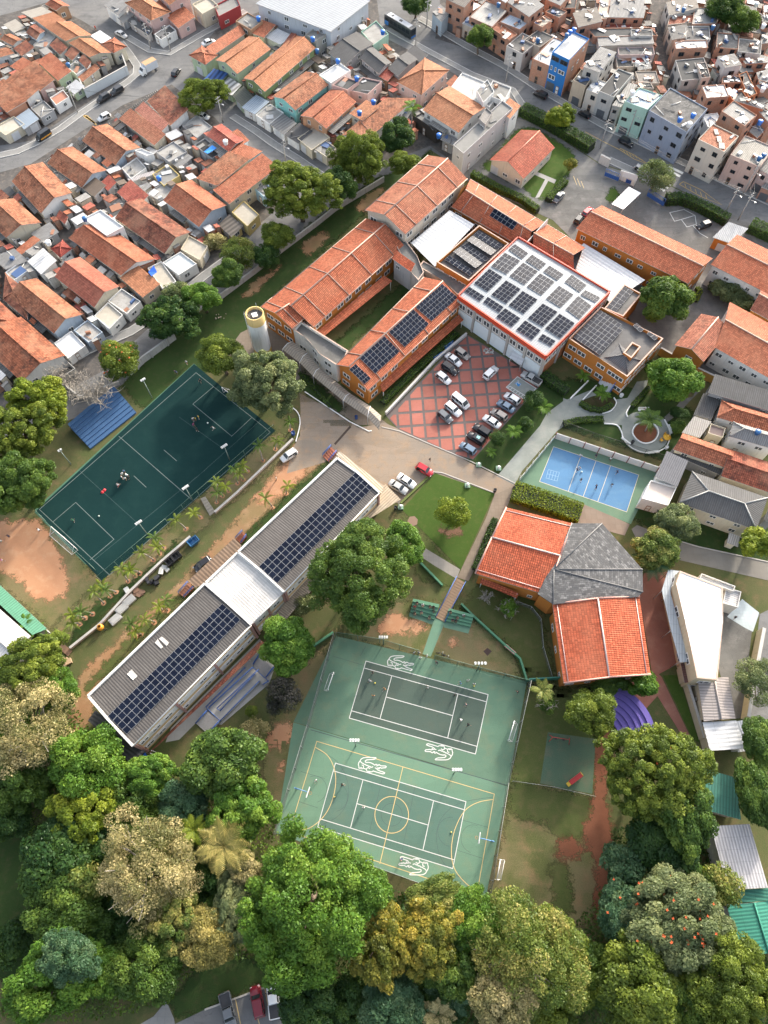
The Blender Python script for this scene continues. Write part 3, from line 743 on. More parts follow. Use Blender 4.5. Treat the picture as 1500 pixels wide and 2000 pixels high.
# kerbs and low walls of the campus
kerb('kerb','C1',[920,245,1100,365,1250,465,1390,535,1410,530],M_WHITE,.2,.15)
kerb('kerb','C1',[815,350,870,400,885,480,855,610],M_WHITE,.2,.15,False,4)
kerb('kerb','C2',[170,690,300,720,690,885,830,945,1170,1115],M_KERB,.2,.1)
kerb('kerb','C2',[550,1020,610,1025,990,1170],M_KERB,.2,.12)
kerb('kerb','C2',[310,1250,550,1020],plain((0.10,0.13,0.03),.9),.45,.3)
kerb('kerb','C3',[140,310,240,205],M_WHITE,.25,.5)
kerb('kerb','C3',[50,300,180,170],M_WHITE,.25,.5)
kerb('kerb','C3',[505,545,530,490,600,462,670,490,697,545,665,605,600,625,540,600],M_WHITE,.22,.3,True,3)
kerb('kerb','C3',[470,430,460,400,490,350],M_WHITE,.2,.3,False,3)
kerb('kerb','C3',[300,480,390,490,425,540,440,590,500,660,600,695,690,685,760,640,780,540,740,450],M_WHITE,.2,.3,False,3)
kerb('kerb','C3',[285,405,350,385,388,330,370,290],M_WHITE,.2,.25,False,3)
kerb('kerb','C3',[820,1330,990,1380,1500,1490],M_KERB,.2,.12)
patch('planting_bed','C3',[515,545,538,495,600,470,662,497,687,545,658,598,600,616,545,593],.024,G_REDEARTH,3)
patch('planting_bed','C3',[130,320,250,270,370,300,380,340,340,380,270,395,150,375],.018,ground((0.045,0.05,0.02),(0.10,0.07,0.045),(0.06,0.07,0.03),.3,.8),3)
# ---------------------------------------------------------------- sports courts
M_BLUERAIL=plain((0.04,0.12,0.38),.45);M_GREENPAINT=plain((0.05,0.17,0.09),.6)
def lines(parent,polys,wd,m,z,name='court_line'):
 for p in polys:
  mb=MB();cl=len(p)>2 and(p[0]-p[-1]).length<.01
  mb.ribbon([lift(q,z)for q in(p[:-1]if cl else p)],wd,0,cl);mb.build(name,[m],parent)
def arc_pts(xs,t='CT',k=5,closed=False):return smooth_poly(SL(t,xs,0),k,0,1,closed)
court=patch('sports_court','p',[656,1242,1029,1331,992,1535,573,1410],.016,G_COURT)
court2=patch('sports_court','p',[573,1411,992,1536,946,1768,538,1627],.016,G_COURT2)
lines(court,[SL('CT',[250,650,1345,960])],.12,M_BLACKLINE,.022,'expansion_joint')
lines(court,[SL('CT',[560,180,530,235]),SL('CT',[375,235,560,290])],.06,M_BLACKLINE,.021,'expansion_joint')
lines(court2,[SL('CT',[195,885,330,925]),SL('CT',[185,1055,290,1090]),SL('CT',[1110,1160,1250,1200]),SL('CT',[1080,1330,1220,1375])],.05,M_BLACKLINE,.021,'expansion_joint')
CROC=[[250,300,290,235,360,195,450,178,600,178,820,183,835,200,800,230,740,250,600,255,490,268,440,300,440,340,480,360,560,355,
   650,375,730,415,790,460,820,430,860,430,885,465,850,490,890,480,940,440,970,455,1010,485,1100,488,1180,490,1210,515,
   1180,555,1090,560,1030,570,985,545,940,560,880,565,850,580,790,555],
  [850,580,890,630,930,655,1000,680,1080,705,1150,735,1140,765,1090,780,1000,755,860,715,730,670,690,700,640,705,600,720,
   560,735,520,710,495,660,480,610,495,570,540,550,580,565,615,590],
  [250,300,205,360,185,440,205,510,205,560,240,585,290,590,345,590,370,560,378,500,355,460,310,455],
  [370,570,430,590,475,610],
  [260,320,310,375,360,395,400,430,445,430,480,470,530,470,560,510,600,500,640,535,680,535,725,515],
  [245,545,265,580,290,550,310,585,335,555],[550,670,565,715,590,690,620,700,625,680],[915,575,940,600,960,570]]
def frame_of(tl,tr,bl):
 u=(tr-tl)/23.77;v=(bl-tl)/10.97;return tl,u,v
def loc2(fr,x,y):return fr[0]+fr[1]*x+fr[2]*y
frU=frame_of(G(714.8,1291.2),G(953.3,1356.7),G(682.2,1402.5));frL=frame_of(G(655.2,1490.5),G(910,1565.8),G(620.5,1615.3))
def to_loc(fr,p):
 d=p-fr[0];u,v=fr[1],fr[2];det=u.x*v.y-u.y*v.x
 return((d.x*v.y-d.y*v.x)/det,(u.x*d.y-u.y*d.x)/det)
CROCL=[[to_loc(frL,G(690+xs[i]*.05333,1470+xs[i+1]*.05333))for i in range(0,len(xs),2)]for xs in CROC]
TL_=[[(0,0),(23.77,0),(23.77,10.97),(0,10.97),(0,0)],[(0,1.37),(23.77,1.37)],[(0,9.6),(23.77,9.6)],
  [(5.485,1.37),(5.485,9.6)],[(18.285,1.37),(18.285,9.6)],[(5.485,5.485),(18.285,5.485)]]
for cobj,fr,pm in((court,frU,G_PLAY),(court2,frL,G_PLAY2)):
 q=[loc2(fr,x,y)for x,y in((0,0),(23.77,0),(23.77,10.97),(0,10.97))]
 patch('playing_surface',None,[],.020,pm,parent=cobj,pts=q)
 lines(cobj,[[loc2(fr,x,y)for x,y in L_]for L_ in TL_],.12,M_LINE,.026)
 for rot in(0,1):
  mb=MB()
  for L_ in CROCL:
   pts=[lift(loc2(fr,x,y)if not rot else loc2(fr,23.77-x,10.97-y),.028)for x,y in L_]
   mb.ribbon(pts,.15)
  mb.build('crocodile_emblem',[M_LINE],cobj)
lines(court2,[SL('CT',[130,1225,285,715,1285,1012,1186,1581,130,1225]),SL('CT',[770,860,640,1405]),arc_pts([275,748,350,800,390,900,380,1020,330,1130,240,1205,135,1218]),
    arc_pts([1280,1042,1190,1060,1115,1110,1060,1220,1043,1340,1060,1430,1110,1500,1180,1560])],.11,M_YLINE,.0275,'court_line')
cc=SL('CT',[707,1128],0)[0];rr=(S('CT',802,1128)-S('CT',612,1128)).length/2
def circ(c,r_,a0=0,a1=360,n=40):return[c+V((r_*math.cos(R(a0+(a1-a0)*i/n)),r_*math.sin(R(a0+(a1-a0)*i/n)),0))for i in range(n+1)]
lines(court2,[circ(cc,rr)],.11,M_YLINE,.0275)
lines(court2,[circ(cc,rr*.62),circ(S('CT',270,985),2.2,110,-75,20),circ(S('CT',1170,1265),2.2,70,250,20),circ(S('CT',385,1030),2.3,100,-80,20),circ(S('CT',1042,1225),2.3,80,260,20),
    arc_pts([280,760,400,830,460,950,455,1060,400,1140,300,1190]),arc_pts([1270,1030,1100,1060,1000,1130,960,1230,975,1350,1030,1440,1110,1490]),
    SL('CT',[655,920,580,1230]),SL('CT',[840,960,760,1360])],.05,M_BLACKLINE,.0245)
# turf pitch
turf=patch('turf_pitch','p',[379,711,538,841,199,1134,70,998],.016,G_TURF)
M_TLINE=plain((0.14,0.18,0.17),.8);M_TFAINT=plain((0.05,0.09,0.085),.9)
lines(turf,[[G(*p)for p in((383,728),(528,844),(214,1123),(77,995),(383,728))],SL('C0',[870,570,1410,1040]),SL('C0',[385,1200,555,1055,835,1325,660,1475]),
    SL('C1',[250,208,100,335,385,570,530,435]),SL('C0',[980,860,1072,945]),SL('C0',[1200,670,1295,752])],.11,M_TLINE,.022)
lines(turf,[SL('C0',[580,820,1000,1200]),SL('C0',[680,1485,1500,820]),SL('C1',[0,430,320,660]),SL('C1',[50,940,600,450])],.06,M_TFAINT,.021)
for i,xs in enumerate(([265,1115,130+1300,45],[265,1115,640,1500])):
 mb=MB();mb.ribbon([lift(p,.012)for p in SL('C0',xs)],.9);mb.build('pitch_edge',[plain((0.05,0.13,0.08),.9)],kind='structure')
# clay play field
patch('dry_grass','p',[-150,990,72,1000,198,1134,97,1226,-150,1010],.010,G_DRY)
patch('clay_field','p',[-60,1010,20,1020,72,1018,105,1060,128,1120,130,1160,95,1172,60,1165,30,1130,-60,1080],.014,G_CLAY,4,.25)
# blue ball court
bcourt=patch('sports_court','BC',[425,95,1440,420,1160,970,690,770,50,570],.018,G_BLUEG)
patch('playing_surface','BC',[405,212,1238,488,1120,850,268,552],.022,G_BLUE,parent=bcourt)
lines(bcourt,[SL('BC',[405,212,1238,488,1120,850,268,552,405,212]),SL('BC',[672,300,548,650]),SL('BC',[820,350,695,700]),SL('BC',[962,398,838,748])],.11,plain((0.55,0.48,0.34),.8),.026)
M_HOP=plain((0.30,0.42,0.52),.8)
lines(bcourt,[SL('BC',[332+i*27,520+i*7,355+i*27,436+i*7])for i in range(5)]+[SL('BC',[332,520,440,548]),SL('BC',[344,478,452,506]),SL('BC',[355,436,463,464])],.06,M_HOP,.025)
# white rebound boards with dark red posts along the upper side
M_MAROON=plain((0.16,0.03,0.03),.6)
a,c=S('BC',415,130),S('BC',1405,460);bw=thing('rebound_wall','row of white boards between maroon posts behind the blue ball court','wall',a)
d=(c-a);nb=7
for i in range(nb+1):
 mb=MB();mb.box(d*(i/nb),.18,.3,2.3,0,math.atan2(d.y,d.x));mb.build('post',[M_MAROON],bw)
for i in range(nb):
 p,q=d*(i/nb),d*((i+1)/nb);e=d.normalized();nn=V((-e.y,e.x,0))
 mb=MB();mb.obox(p+e*.09-nn*.06,(q-p)-e*.18,nn*.12,V((0,0,2.15)));mb.build('board',[plaster((0.62,0.62,0.59),.12)],bw)
a,c=S('BC',60,560),S('BC',415,130);bw=thing('banner_fence','low fence of white printed banners along the left side of the blue court','fence',a)
d=c-a
for i in range(6):
 e=d.normalized();nn=V((-e.y,e.x,0));p=d*(i/6+.01)
 mb=MB();mb.obox(p-nn*.03,d*(1/6-.02),nn*.06,V((0,0,1.5)))
 o=mb.build('banner',[plaster((0.66,0.68,0.66),.1)],bw)
 mb=MB();mb.obox(p+d*.06-nn*.055+V((0,0,.5)),d*.05,nn*.11,V((0,0,.5)));mb.build('logo',[plain((0.05,0.30,0.28)if i%2 else(0.25,0.40,0.06))],o)
 mb=MB();mb.tube(p,p+V((0,0,3.0)),.05,n=6);mb.build('post',[M_STEEL],bw)
# fences with posts and wire mesh
def net_fence(label,pts,h,pm,nm,step=4.0,name='wire_fence',group=None,top=True,cat='fence'):
 root=thing(name,label,cat,pts[0],0,group);o0=pts[0]
 for a,c in zip(pts[:-1],pts[1:]):
  a,c=a-o0,c-o0;L_=(c-a).length;n=max(1,round(L_/step))
  for i in range(n+(1 if c is pts[-1]else 0)):
   p=a+(c-a)*(i/n);mb=MB();mb.tube(p,p+V((0,0,h)),.055,n=5);mb.build('post',[pm],root)
  for i in range(n):
   p,q=a+(c-a)*(i/n),a+(c-a)*((i+1)/n)
   mb=MB();up=V((0,0,h-.05));lo=V((0,0,.06));mb.face([p+lo,q+lo,q+up,p+up]);mb.build('mesh_panel',[nm],root)
  if top:
   mb=MB();mb.tube(a+V((0,0,h)),c+V((0,0,h)),.04,n=4);mb.build('top_rail',[pm],root)
 return root
GREEN_NET=netmat((0.05,0.10,0.075),.42);GREY_NET=netmat((0.16,0.17,0.16),.42)
PG=plain((0.10,0.17,0.13),.5)
net_fence('tall green wire fence along the upper side of the tennis court',SL('CT',[395,128,640,165,860,230]),3.5,PG,GREEN_NET)
net_fence('tall green wire fence between the bleachers gate and the court corner',SL('CT',[945,255,1200,325,1470,395]),3.5,PG,GREEN_NET)
net_fence('tall grey wire fence along the left side of the tennis courts',SL('CT',[385,135,240,640,55,1240]),3.5,plain((0.25,0.26,0.25)),GREY_NET)
net_fence('tall grey wire fence along the right side of the tennis courts',SL('CT',[1475,395,1350,960,1240,1640]),3.5,plain((0.25,0.26,0.25)),GREY_NET)
net_fence('grey wire fence along the lower side of the tennis courts',SL('p',[700,1680,830,1728,950,1772]),2.5,plain((0.3,0.31,0.3)),GREY_NET)
net_fence('low grey fence between playground slab and the dry grass field',SL('RR',[0,680,240,715,480,770]),1.4,plain((0.3,0.31,0.28)),GREY_NET)
net_fence('green wire fence below the grey hexagonal roof lawn',SL('D2',[1150,670,1260,710,1330,800,1345,1000,1410,1220]),1.5,plain((0.35,0.36,0.34)),GREY_NET)
net_fence('green wire fence between turf pitch and bare clay field',SL('C0',[270,1120,400,1260,560,1420,690,1540,740,1590]),3.0,PG,GREEN_NET)
net_fence('green wire fence along the palm side of the turf pitch',SL('p',[199,1136,330,1025,450,920,538,843]),3.0,PG,netmat((0.03,0.07,0.055),.25))
net_fence('dark wire fence behind the white rebound boards',SL('C3',[-20,505,200,590,450,670,720,755]),2.6,M_DARK,netmat((0.05,0.06,0.05),.3))
def wallrun(label,t,xs,h,wd,m,name='boundary_wall',caps=0,cat='wall'):
 pts=SL(t,xs,0);root=thing(name,label,cat,pts[0]);q=[p-pts[0]for p in pts]
 mb=MB();mb.ribbon(q,wd,0,False,h);mb.build('wall_body',[m],root)
 mb=MB();mb.ribbon([p+V((0,0,h))for p in q],wd+.12,0,False,.1);mb.build('coping',[m if name in('low_wall','panel_fence')else plaster((0.45,0.43,0.40))],root)
 for a,c in zip(q[:-1],q[1:]):
  n=int((c-a).length/caps)if caps else 0
  for i in range(n):
   mb=MB();d=c-a;mb.box(a+d*((i+.5)/n),.3,wd+.5,h-.2,0,math.atan2(d.y,d.x));mb.build('buttress',[m],root)
 return root
wallrun('grey buttressed school wall below the street by the turf pitch','B0',[960,1435,1060,1340,1170,1260,1290,1170],2.0,.25,plaster((0.42,0.41,0.38),.6),caps=4)
wallrun('grey school wall along the street above the west lawn','B1',[300,885,560,690,760,530,1000,350],1.6,.25,plaster((0.40,0.39,0.37),.6))
wallrun('grey school wall running up behind the trees to the avenue','B1',[1000,350,1150,230,1500,20],1.6,.25,plaster((0.36,0.35,0.33),.6))
wallrun('cream wall beside the bare tree and blue bleacher','C0',[310,190,400,150,600,300,880,190],1.2,.25,plaster((0.42,0.40,0.36),.6))
wallrun('long pale retaining wall beside the palm row','C1',[835,600,430,990,265,1135],.7,.35,plaster((0.46,0.37,0.30),.5),'retaining_wall')
wallrun('pale retaining wall below the stairs of the palm row','D0',[1400,0,1190,180,960,400,740,640,520,815],.7,.35,plaster((0.46,0.37,0.30),.5),'retaining_wall')
wallrun('low red and white parapet beside the avenue gate','A3',[260,1190,330,1225],2.4,.5,plaster((0.55,0.53,0.48)),'gate_wall')
wallrun('white gate wall with blue door by the avenue','A3',[405,1305,520,1360],2.4,.6,plaster((0.60,0.58,0.53)),'gate_wall')
wallrun('green painted low wall sloping from bleachers to court corner','D2',[750,680,830,760,1080,990,1180,1080,1230,1240],.8,.25,M_GREENPAINT,'low_wall')
wallrun('green painted low wall between tree and lawn path','D2',[450,375,615,545],.7,.25,M_GREENPAINT,'low_wall')
wallrun('green painted low wall beside the big dark tree','D1',[985,800,1130,700],.8,.3,M_GREENPAINT,'low_wall')
wallrun('teal fence panel between court corner and red roofed hall','D2',[1235,1240,1500,1225],2.0,.12,plain((0.03,0.16,0.12)),'panel_fence')
wallrun('cream street wall on the right edge beside the white roof','D3',[1425,690,1350,1080,1310,1330],2.6,.5,plaster((0.60,0.50,0.33),.3))
wallrun('cream inner wall beside the red brick path','D3',[830,920,920,1210,1000,1480],2.2,.35,plaster((0.58,0.50,0.36),.3))
wallrun('ochre garden wall beneath the orange cottages','C3',[690,-30,760,10,900,90,1090,180],2.4,.3,plaster((0.45,0.25,0.07),.3))
wallrun('white wall strip beside the sloping car park path','C2',[200,600,560,215,790,20],.9,.35,plaster((0.55,0.53,0.50),.3),'low_wall')
wallrun('pale garden wall below the corner house facing the van','A0',[605,640,640,715,945,545,905,440],2.6,.25,plaster((0.50,0.53,0.54),.3))
# bleachers and stairs
def steps_run(label,name,A,B,C,D,n,z_back,z_front,m,cat,cover=None,rail=None,tread=.5):
 # A->B back edge, D->C front edge; each tread its own piece
 root=thing(name,label,cat,A);o0=lift(A,0)
 for i in range(n):
  t0,t1=i/n,(i+1)/n
  a,b_,c,d=A+(D-A)*t0,B+(C-B)*t0,B+(C-B)*t1,A+(D-A)*t1
  z=z_back+(z_front-z_back)*(i+.5)/n
  mb=MB();mb.prism([p-o0 for p in(a,b_,c,d)],0,max(.05,z),1,0);mb.build('step',[m,cover or m],root)
 if rail:
  for P_,Q_ in((A,D),(B,C)):
   mb=MB();p,q=lift(P_-o0,z_back+.9),lift(Q_-o0,z_front+.9);mb.tube(p,q,.07,n=5);mb.tube(lift(p,z_back+.45),lift(q,z_front+.45),.05,n=5)
   for k in range(6):
    r_=p+(q-p)*(k/5);mb.tube(lift(r_,0),r_,.05,n=5)
   mb.build('handrail',[rail],root)
 return root
s4=lambda t,xs:SL(t,xs,0)
A,B,C,D=s4('D2',[400,650,590,692,556,792,380,735])
steps_run('green concrete bleacher left of the brown stairs','bleacher',A,B,C,D,4,1.5,.3,plaster((0.10,0.22,0.14),.2),'bleacher')
A,B,C,D=s4('D2',[660,720,842,768,820,845,630,800])
steps_run('green concrete bleacher right of the brown stairs','bleacher',A,B,C,D,4,1.5,.3,plaster((0.10,0.22,0.14),.2),'bleacher')
patch('path','D2',[375,735,556,792,540,825,372,765],.018,G_COURT2);patch('path','D2',[630,800,820,845,805,890,625,845],.018,G_COURT2)
patch('path','D2',[560,775,635,805,530,1060,470,1040],.019,G_COURT2)
A,B,C,D=s4('D2',[715,492,780,530,632,808,567,772])
steps_run('brown concrete stairs with blue handrails between the green bleachers','stairs',A,B,C,D,16,.9,.1,plaster((0.26,0.18,0.12),.3),'stairs',rail=M_BLUERAIL)
A,B,C,D=s4('C0',[850,235,520,515,665,665,1000,400])
steps_run('blue painted concrete bleacher beside the turf pitch','bleacher',A,B,C,D,8,2.0,.25,plaster((0.05,0.11,0.22),.45),'bleacher')
A,B,C,D=s4('D0',[360,690,340,740,500,870,530,830])
steps_run('narrow brown stairs at the foot of the palm row','stairs',A,B,C,D,9,.5,.1,plaster((0.24,0.15,0.10),.3),'stairs')
A,B,C,D=s4('C1',[160,1035,195,1020,265,1125,225,1155])
steps_run('small grey stairs cut into the palm strip','stairs',A,B,C,D,6,.6,.1,plaster((0.26,0.24,0.20),.3),'stairs')
A,B,C,D=s4('D1',[600,860,700,960,640,1028,545,935])
steps_run('grey stairs with blue rails at the upper end of the ramp','stairs',A,B,C,D,6,.8,.1,plaster((0.36,0.34,0.32),.3),'stairs',rail=M_BLUERAIL)
A,B,C,D=s4('D1',[215,1278,308,1350,215,1442,128,1365])
steps_run('grey stairs with blue rails at the lower end of the ramp','stairs',A,B,C,D,8,.8,.1,plaster((0.36,0.34,0.32),.3),'stairs',rail=M_BLUERAIL)
A,B,C,D=s4('C1',[470,1280,500,1310,455,1360,415,1325])
steps_run('red stairs with blue rails by the brown canopy, upper side','stairs',A,B,C,D,5,.8,.2,plaster((0.32,0.12,0.07),.3),'stairs',rail=M_BLUERAIL)
A,B,C,D=s4('D1',[75,340,115,375,40,440,0,410])
steps_run('red stairs with blue rails by the brown canopy, lower side','stairs',A,B,C,D,5,.8,.2,plaster((0.30,0.14,0.09),.3),'stairs',rail=M_BLUERAIL)
A,B,C,D=s4('C1',[1115,660,1155,700,1095,760,1052,718])
steps_run('red stairs with blue rails at the upper end of the long building','stairs',A,B,C,D,5,.8,.2,plaster((0.36,0.14,0.09),.3),'stairs',rail=M_BLUERAIL)
A,B,C,D=s4('C3',[280,150,360,230,330,265,258,180])
steps_run('white striped entrance stairs of the orange annexe','stairs',A,B,C,D,9,2.6,.2,plaster((0.55,0.55,0.56),.2),'stairs',rail=M_BLUERAIL)
# ramp with blue railings
patch('paved_yard','D1',[-60,1395,590,740,700,950,660,1070,310,1370,120,1360,0,1480,-100,1500],.012,G_CONC)
rp=SL('D1',[205,1250,500,950,660,1060,620,1090,595,1060,310,1350]);rt=thing('access_ramp','concrete access ramp folded between blue railings beside the long building','ramp',rp[0])
mb=MB();mb.slab([lift(p-rp[0],.5)for p in rp],.48);mb.build('deck',[G_CONC],rt)
for xs in([205,1250,490,962],[225,1255,545,960,660,1060,620,1085],[285,1260,590,975],[310,1350,595,1060],[205,1250,310,1350],[285,1260,310,1275,560,1010]):
 q=[lift(p-rp[0],1.35)for p in SL('D1',xs)];mb=MB()
 for a,c in zip(q[:-1],q[1:]):
  mb.tube(a,c,.07,n=5);k=max(1,int((c-a).length/1.6))
  for i in range(k+1):p=a+(c-a)*(i/k);mb.tube(lift(p,.5),p,.045,n=4)
  mb.tube(lift(a,.9),lift(c,.9),.05,n=4)
 mb.build('handrail',[M_BLUERAIL],rt)
# purple amphitheatre
c0=S('D3',290,1440);k=mpp(1190,1420,0)*K;am=thing('amphitheatre','purple curved amphitheatre steps between the trees','bleacher',c0)
for i in range(6):
 r0,r1=(110+42*i)*k,(110+42*(i+1))*k;a0,a1=R(-5),R(82);n=16
 poly=[V((r0*math.cos(a0+(a1-a0)*j/n),r0*math.sin(a0+(a1-a0)*j/n),0))for j in range(n+1)]
 poly+=[V((r1*math.cos(a1+(a0-a1)*j/n),r1*math.sin(a1+(a0-a1)*j/n),0))for j in range(n+1)]
 z=.35+.3*i;mb=MB();pp=poly;nn=len(pp)
 for j in range(nn):mb.face([lift(pp[j],0),lift(pp[(j+1)%nn],0),lift(pp[(j+1)%nn],z),lift(pp[j],z)])
 for j in range(n):mb.face([lift(pp[j],z),lift(pp[nn-1-j],z),lift(pp[nn-2-j],z),lift(pp[j+1],z)])
 mb.build('step',[plaster((0.17,0.13,0.40),.25)],am)
slab=patch('playground_slab','RR',[210,390,490,430,470,752,165,690],.016,ground((0.07,0.11,0.075),(0.085,0.12,0.08),(0.11,0.115,0.08),.1,.4))
# goals, hoops, floodlights
def goal(label,A,B,h,back,m=M_WHITE,r_=.07):
 root=thing('goal',label,'goal',A);d=B-A;z=V((0,0,h));bk=V(back)
 mb=MB();mb.tube((0,0,0),z,r_);mb.tube(d,d+z,r_);mb.tube(z,d+z,r_);mb.build('goal_frame',[m],root)
 mb=MB();mb.tube(z,bk,.04);mb.tube(d+z,d+bk,.04);mb.tube(bk,d+bk,.04);mb.tube((0,0,0),bk,.04);mb.tube(d,d+bk,.04);mb.build('back_frame',[m],root)
 mb=MB();mb.face([z,d+z,d+bk,bk]);mb.build('net',[netmat((0.6,0.6,0.6),.18)],root)
goal('white handball goal on the left of the upper tennis court',S('CT',352,432),S('CT',384,338),2.0,(-.9,.1,0))
goal('white handball goal on the right of the upper tennis court',S('CT',1358,712),S('CT',1388,610),2.0,(.9,-.2,0))
goal('white football goal at the lower left end of the turf pitch',S('C0',405,1262),S('C0',570,1405),2.1,(-1.0,-1.0,0))
goal('white football goal half hidden by the tree at the upper end of the turf',S('C1',325,250),S('C1',395,310),2.1,(1.0,1.0,0))
goal('white football goal on the dry grass right of the courts',S('E2',812,440),S('E2',840,295),2.1,(1.0,-.1,0))
def hoop(label,base,tip,w_=1.8):
 root=thing('basketball_hoop',label,'hoop',base);d=tip-base;d.z=0;n=d.normalized();s_=V((-n.y,n.x,0))
 mb=MB();mb.tube((0,0,0),(0,0,3.3),.1);mb.tube((0,0,3.2),d+V((0,0,3.3)),.08);mb.tube((0,0,2.4),d+V((0,0,3.0)),.06);mb.build('pole',[plain((0.12,0.25,0.45))],root)
 mb=MB();mb.obox(d+s_*(-w_/2)+V((0,0,2.9)),s_*w_,n*.08,V((0,0,1.05)));mb.build('backboard',[M_WHITE],root)
 mb=MB();c=d+n*.45+V((0,0,3.05));P_=[c+V((.23*math.cos(i*math.pi/5),.23*math.sin(i*math.pi/5),0))for i in range(11)]
 for p,q in zip(P_[:-1],P_[1:]):mb.tube(p,q,.03,n=4)
 mb.build('rim',[plain((0.5,0.18,0.05))],root)
hoop('basketball hoop on blue arm at the left of the lower court',S('CT',172,985),S('CT',245,1010))
hoop('basketball hoop on blue arm at the right of the lower court',S('CT',1268,1280),S('CT',1188,1262))
def floodlight(label,base,h=9.0,arms=4,span=1.8,rz=0.0):
 root=thing('floodlight_pole',label,'floodlight',base,rz)
 mb=MB();mb.tube((0,0,0),(0,0,h),.11,.07);mb.build('pole',[plain((0.20,0.25,0.22))],root)
 mb=MB();mb.tube((-span/2,0,h),(span/2,0,h),.05);mb.build('crossarm',[plain((0.30,0.31,0.3))],root)
 for i in range(arms):
  x=-span/2+span*(i+.5)/arms;mb=MB();mb.obox((x-.16,-.22,h-.25),(.32,0,0),(0,.5,-.1),(0,0,.3));mb.build('lamp',[plain((0.55,0.56,0.55),.4)],root)
floodlight('green floodlight pole at the upper left of the tennis court fence',S('CT',660,168),5)
floodlight('floodlight pole with four lamps between both courts, left one',S('CT',505,740),7)
floodlight('floodlight pole with four lamps between both courts, right one',S('CT',1055,898),7)
floodlight('green floodlight pole on the dry grass above the tennis court',S('CT',1185,318),6,4,2.4)
floodlight('floodlight pole standing at the halfway line of the turf pitch',S('C0',1410,1040),6,4,1.5,.7)
floodlight('floodlight pole at the lower palm side of the turf pitch',S('C0',1080,1290),6,4,1.5,.7)
floodlight('floodlight pole at the upper palm side of the turf pitch',S('C1',370,745),6,4,1.5,.7)
floodlight('green floodlight pole above the turf pitch beside the blue bleacher',S('C0',1115,290),7,3,1.2,.7)
floodlight('green floodlight pole on the dry bank left of the blue bleacher',S('C0',520,775),6,2,1.0,.7)
# ---------------------------------------------------------------- the school
ORANGE=(0.43,0.165,0.04);M_ORANGE=plaster(ORANGE,.3);M_CREAMW=plaster((0.55,0.49,0.40),.3);M_WHITEW=plaster((0.62,0.61,0.58),.35)
T_SCHOOL=tile((0.50,0.135,0.06),.22);T_SCHOOL2=tile((0.48,0.12,0.05),.18);T_PALE=tile((0.50,0.15,0.07),.25);T_HALL=tile((0.50,0.105,0.042),.22)
M_CAPW=plain((0.48,0.34,0.27),.8);M_GUTTER=plain((0.30,0.22,0.18),.7)
M_POLYC=corr((0.50,0.51,0.52),.08,.9,.06,.4);M_WHITEROOF=corr((0.80,0.80,0.80),.03,1.1,.03,.45)
def onplane(t,x,y,P0,P1,P2):
 n=(P1-P0).cross(P2-P0);px,py=px_of(t,x,y);o=V((0,0,CAM_H));d=G(px,py,0)-o
 return o+d*((P0-o).dot(n)/d.dot(n))
def gable6(label,pts,hs,rm,wm,name='school_wing',cat='school building',div=3,cap=M_CAPW,ov=.5,floors=2,dens=1.0,keyw='w',lean=None):
 A0,R0,B0,A1,R1,B1=(G(pts[2*i],pts[2*i+1],hs[i%3])for i in range(6))
 cen=lift((A0+A1+B0+B1)/4,0);root=thing(name,label,cat,cen)
 L_=[p-cen for p in(A0,R0,B0,A1,R1,B1)];a0,r0,b0,a1,r1,b1=L_
 rf=roof_gable(root,a0,a1,b0,b1,r0,r1,rm,cap,.18);foot=walls_gable(root,a0,a1,b0,b1,r0,r1,wm,ov)
 for i in range(div):
  k=(i+.5+0)/div if div>1 else .5
  mb=MB();up=V((0,0,.06));p,q,s_=a0.lerp(a1,k)+up,r0.lerp(r1,k)+up,b0.lerp(b1,k)+up
  mb.tube(p,q,.1,n=4);mb.tube(q,s_,.1,n=4);mb.build('roof_divider',[M_GUTTER],rf)
 mb=MB();mb.tube(a0,a1,.11,n=4);mb.build('gutter',[M_GUTTER],rf);mb=MB();mb.tube(b0,b1,.11,n=4);mb.build('gutter',[M_CAPW],rf)
 wall_openings(root,[lift(p,0)for p in foot],min(hs[0],hs[2])-.3,floors,dens,keyw,random.Random(int(pts[0])),False,1)
 return root,(A0,R0,B0,A1,R1,B1)
def block(label,t,xs,h,rm,wm,name='school_block',cat='school building',par=.5,floors=2,dens=1.0,fascia=None,key='w',openings=True):
 P_=SL(t,xs,h);cen=lift(sum(P_,V((0,0,0)))/len(P_),0);root=thing(name,label,cat,cen);P_=ccw([p-cen for p in P_]);n=len(P_)
 inn=inset(P_,.3);mb=MB()
 for i in range(n):
  j=(i+1)%n
  mb.face([lift(P_[i],0),lift(P_[j],0),P_[j],P_[i]]);mb.face([P_[i],P_[j],lift(inn[j],h),lift(inn[i],h)],1)
  mb.face([lift(inn[j],h-par),lift(inn[i],h-par),lift(inn[i],h),lift(inn[j],h)])
 mb.build('wall',[wm,M_CAPW],root)
 mb=MB();q=[lift(p,h-par+.02)for p in inn];mb.slab(q,.2);o=mb.build('roof',[rm],root)
 if openings:wall_openings(root,[lift(p,0)for p in P_],h-.6,floors,dens,key,random.Random(int(xs[0])),False,1)
 return root,P_,cen
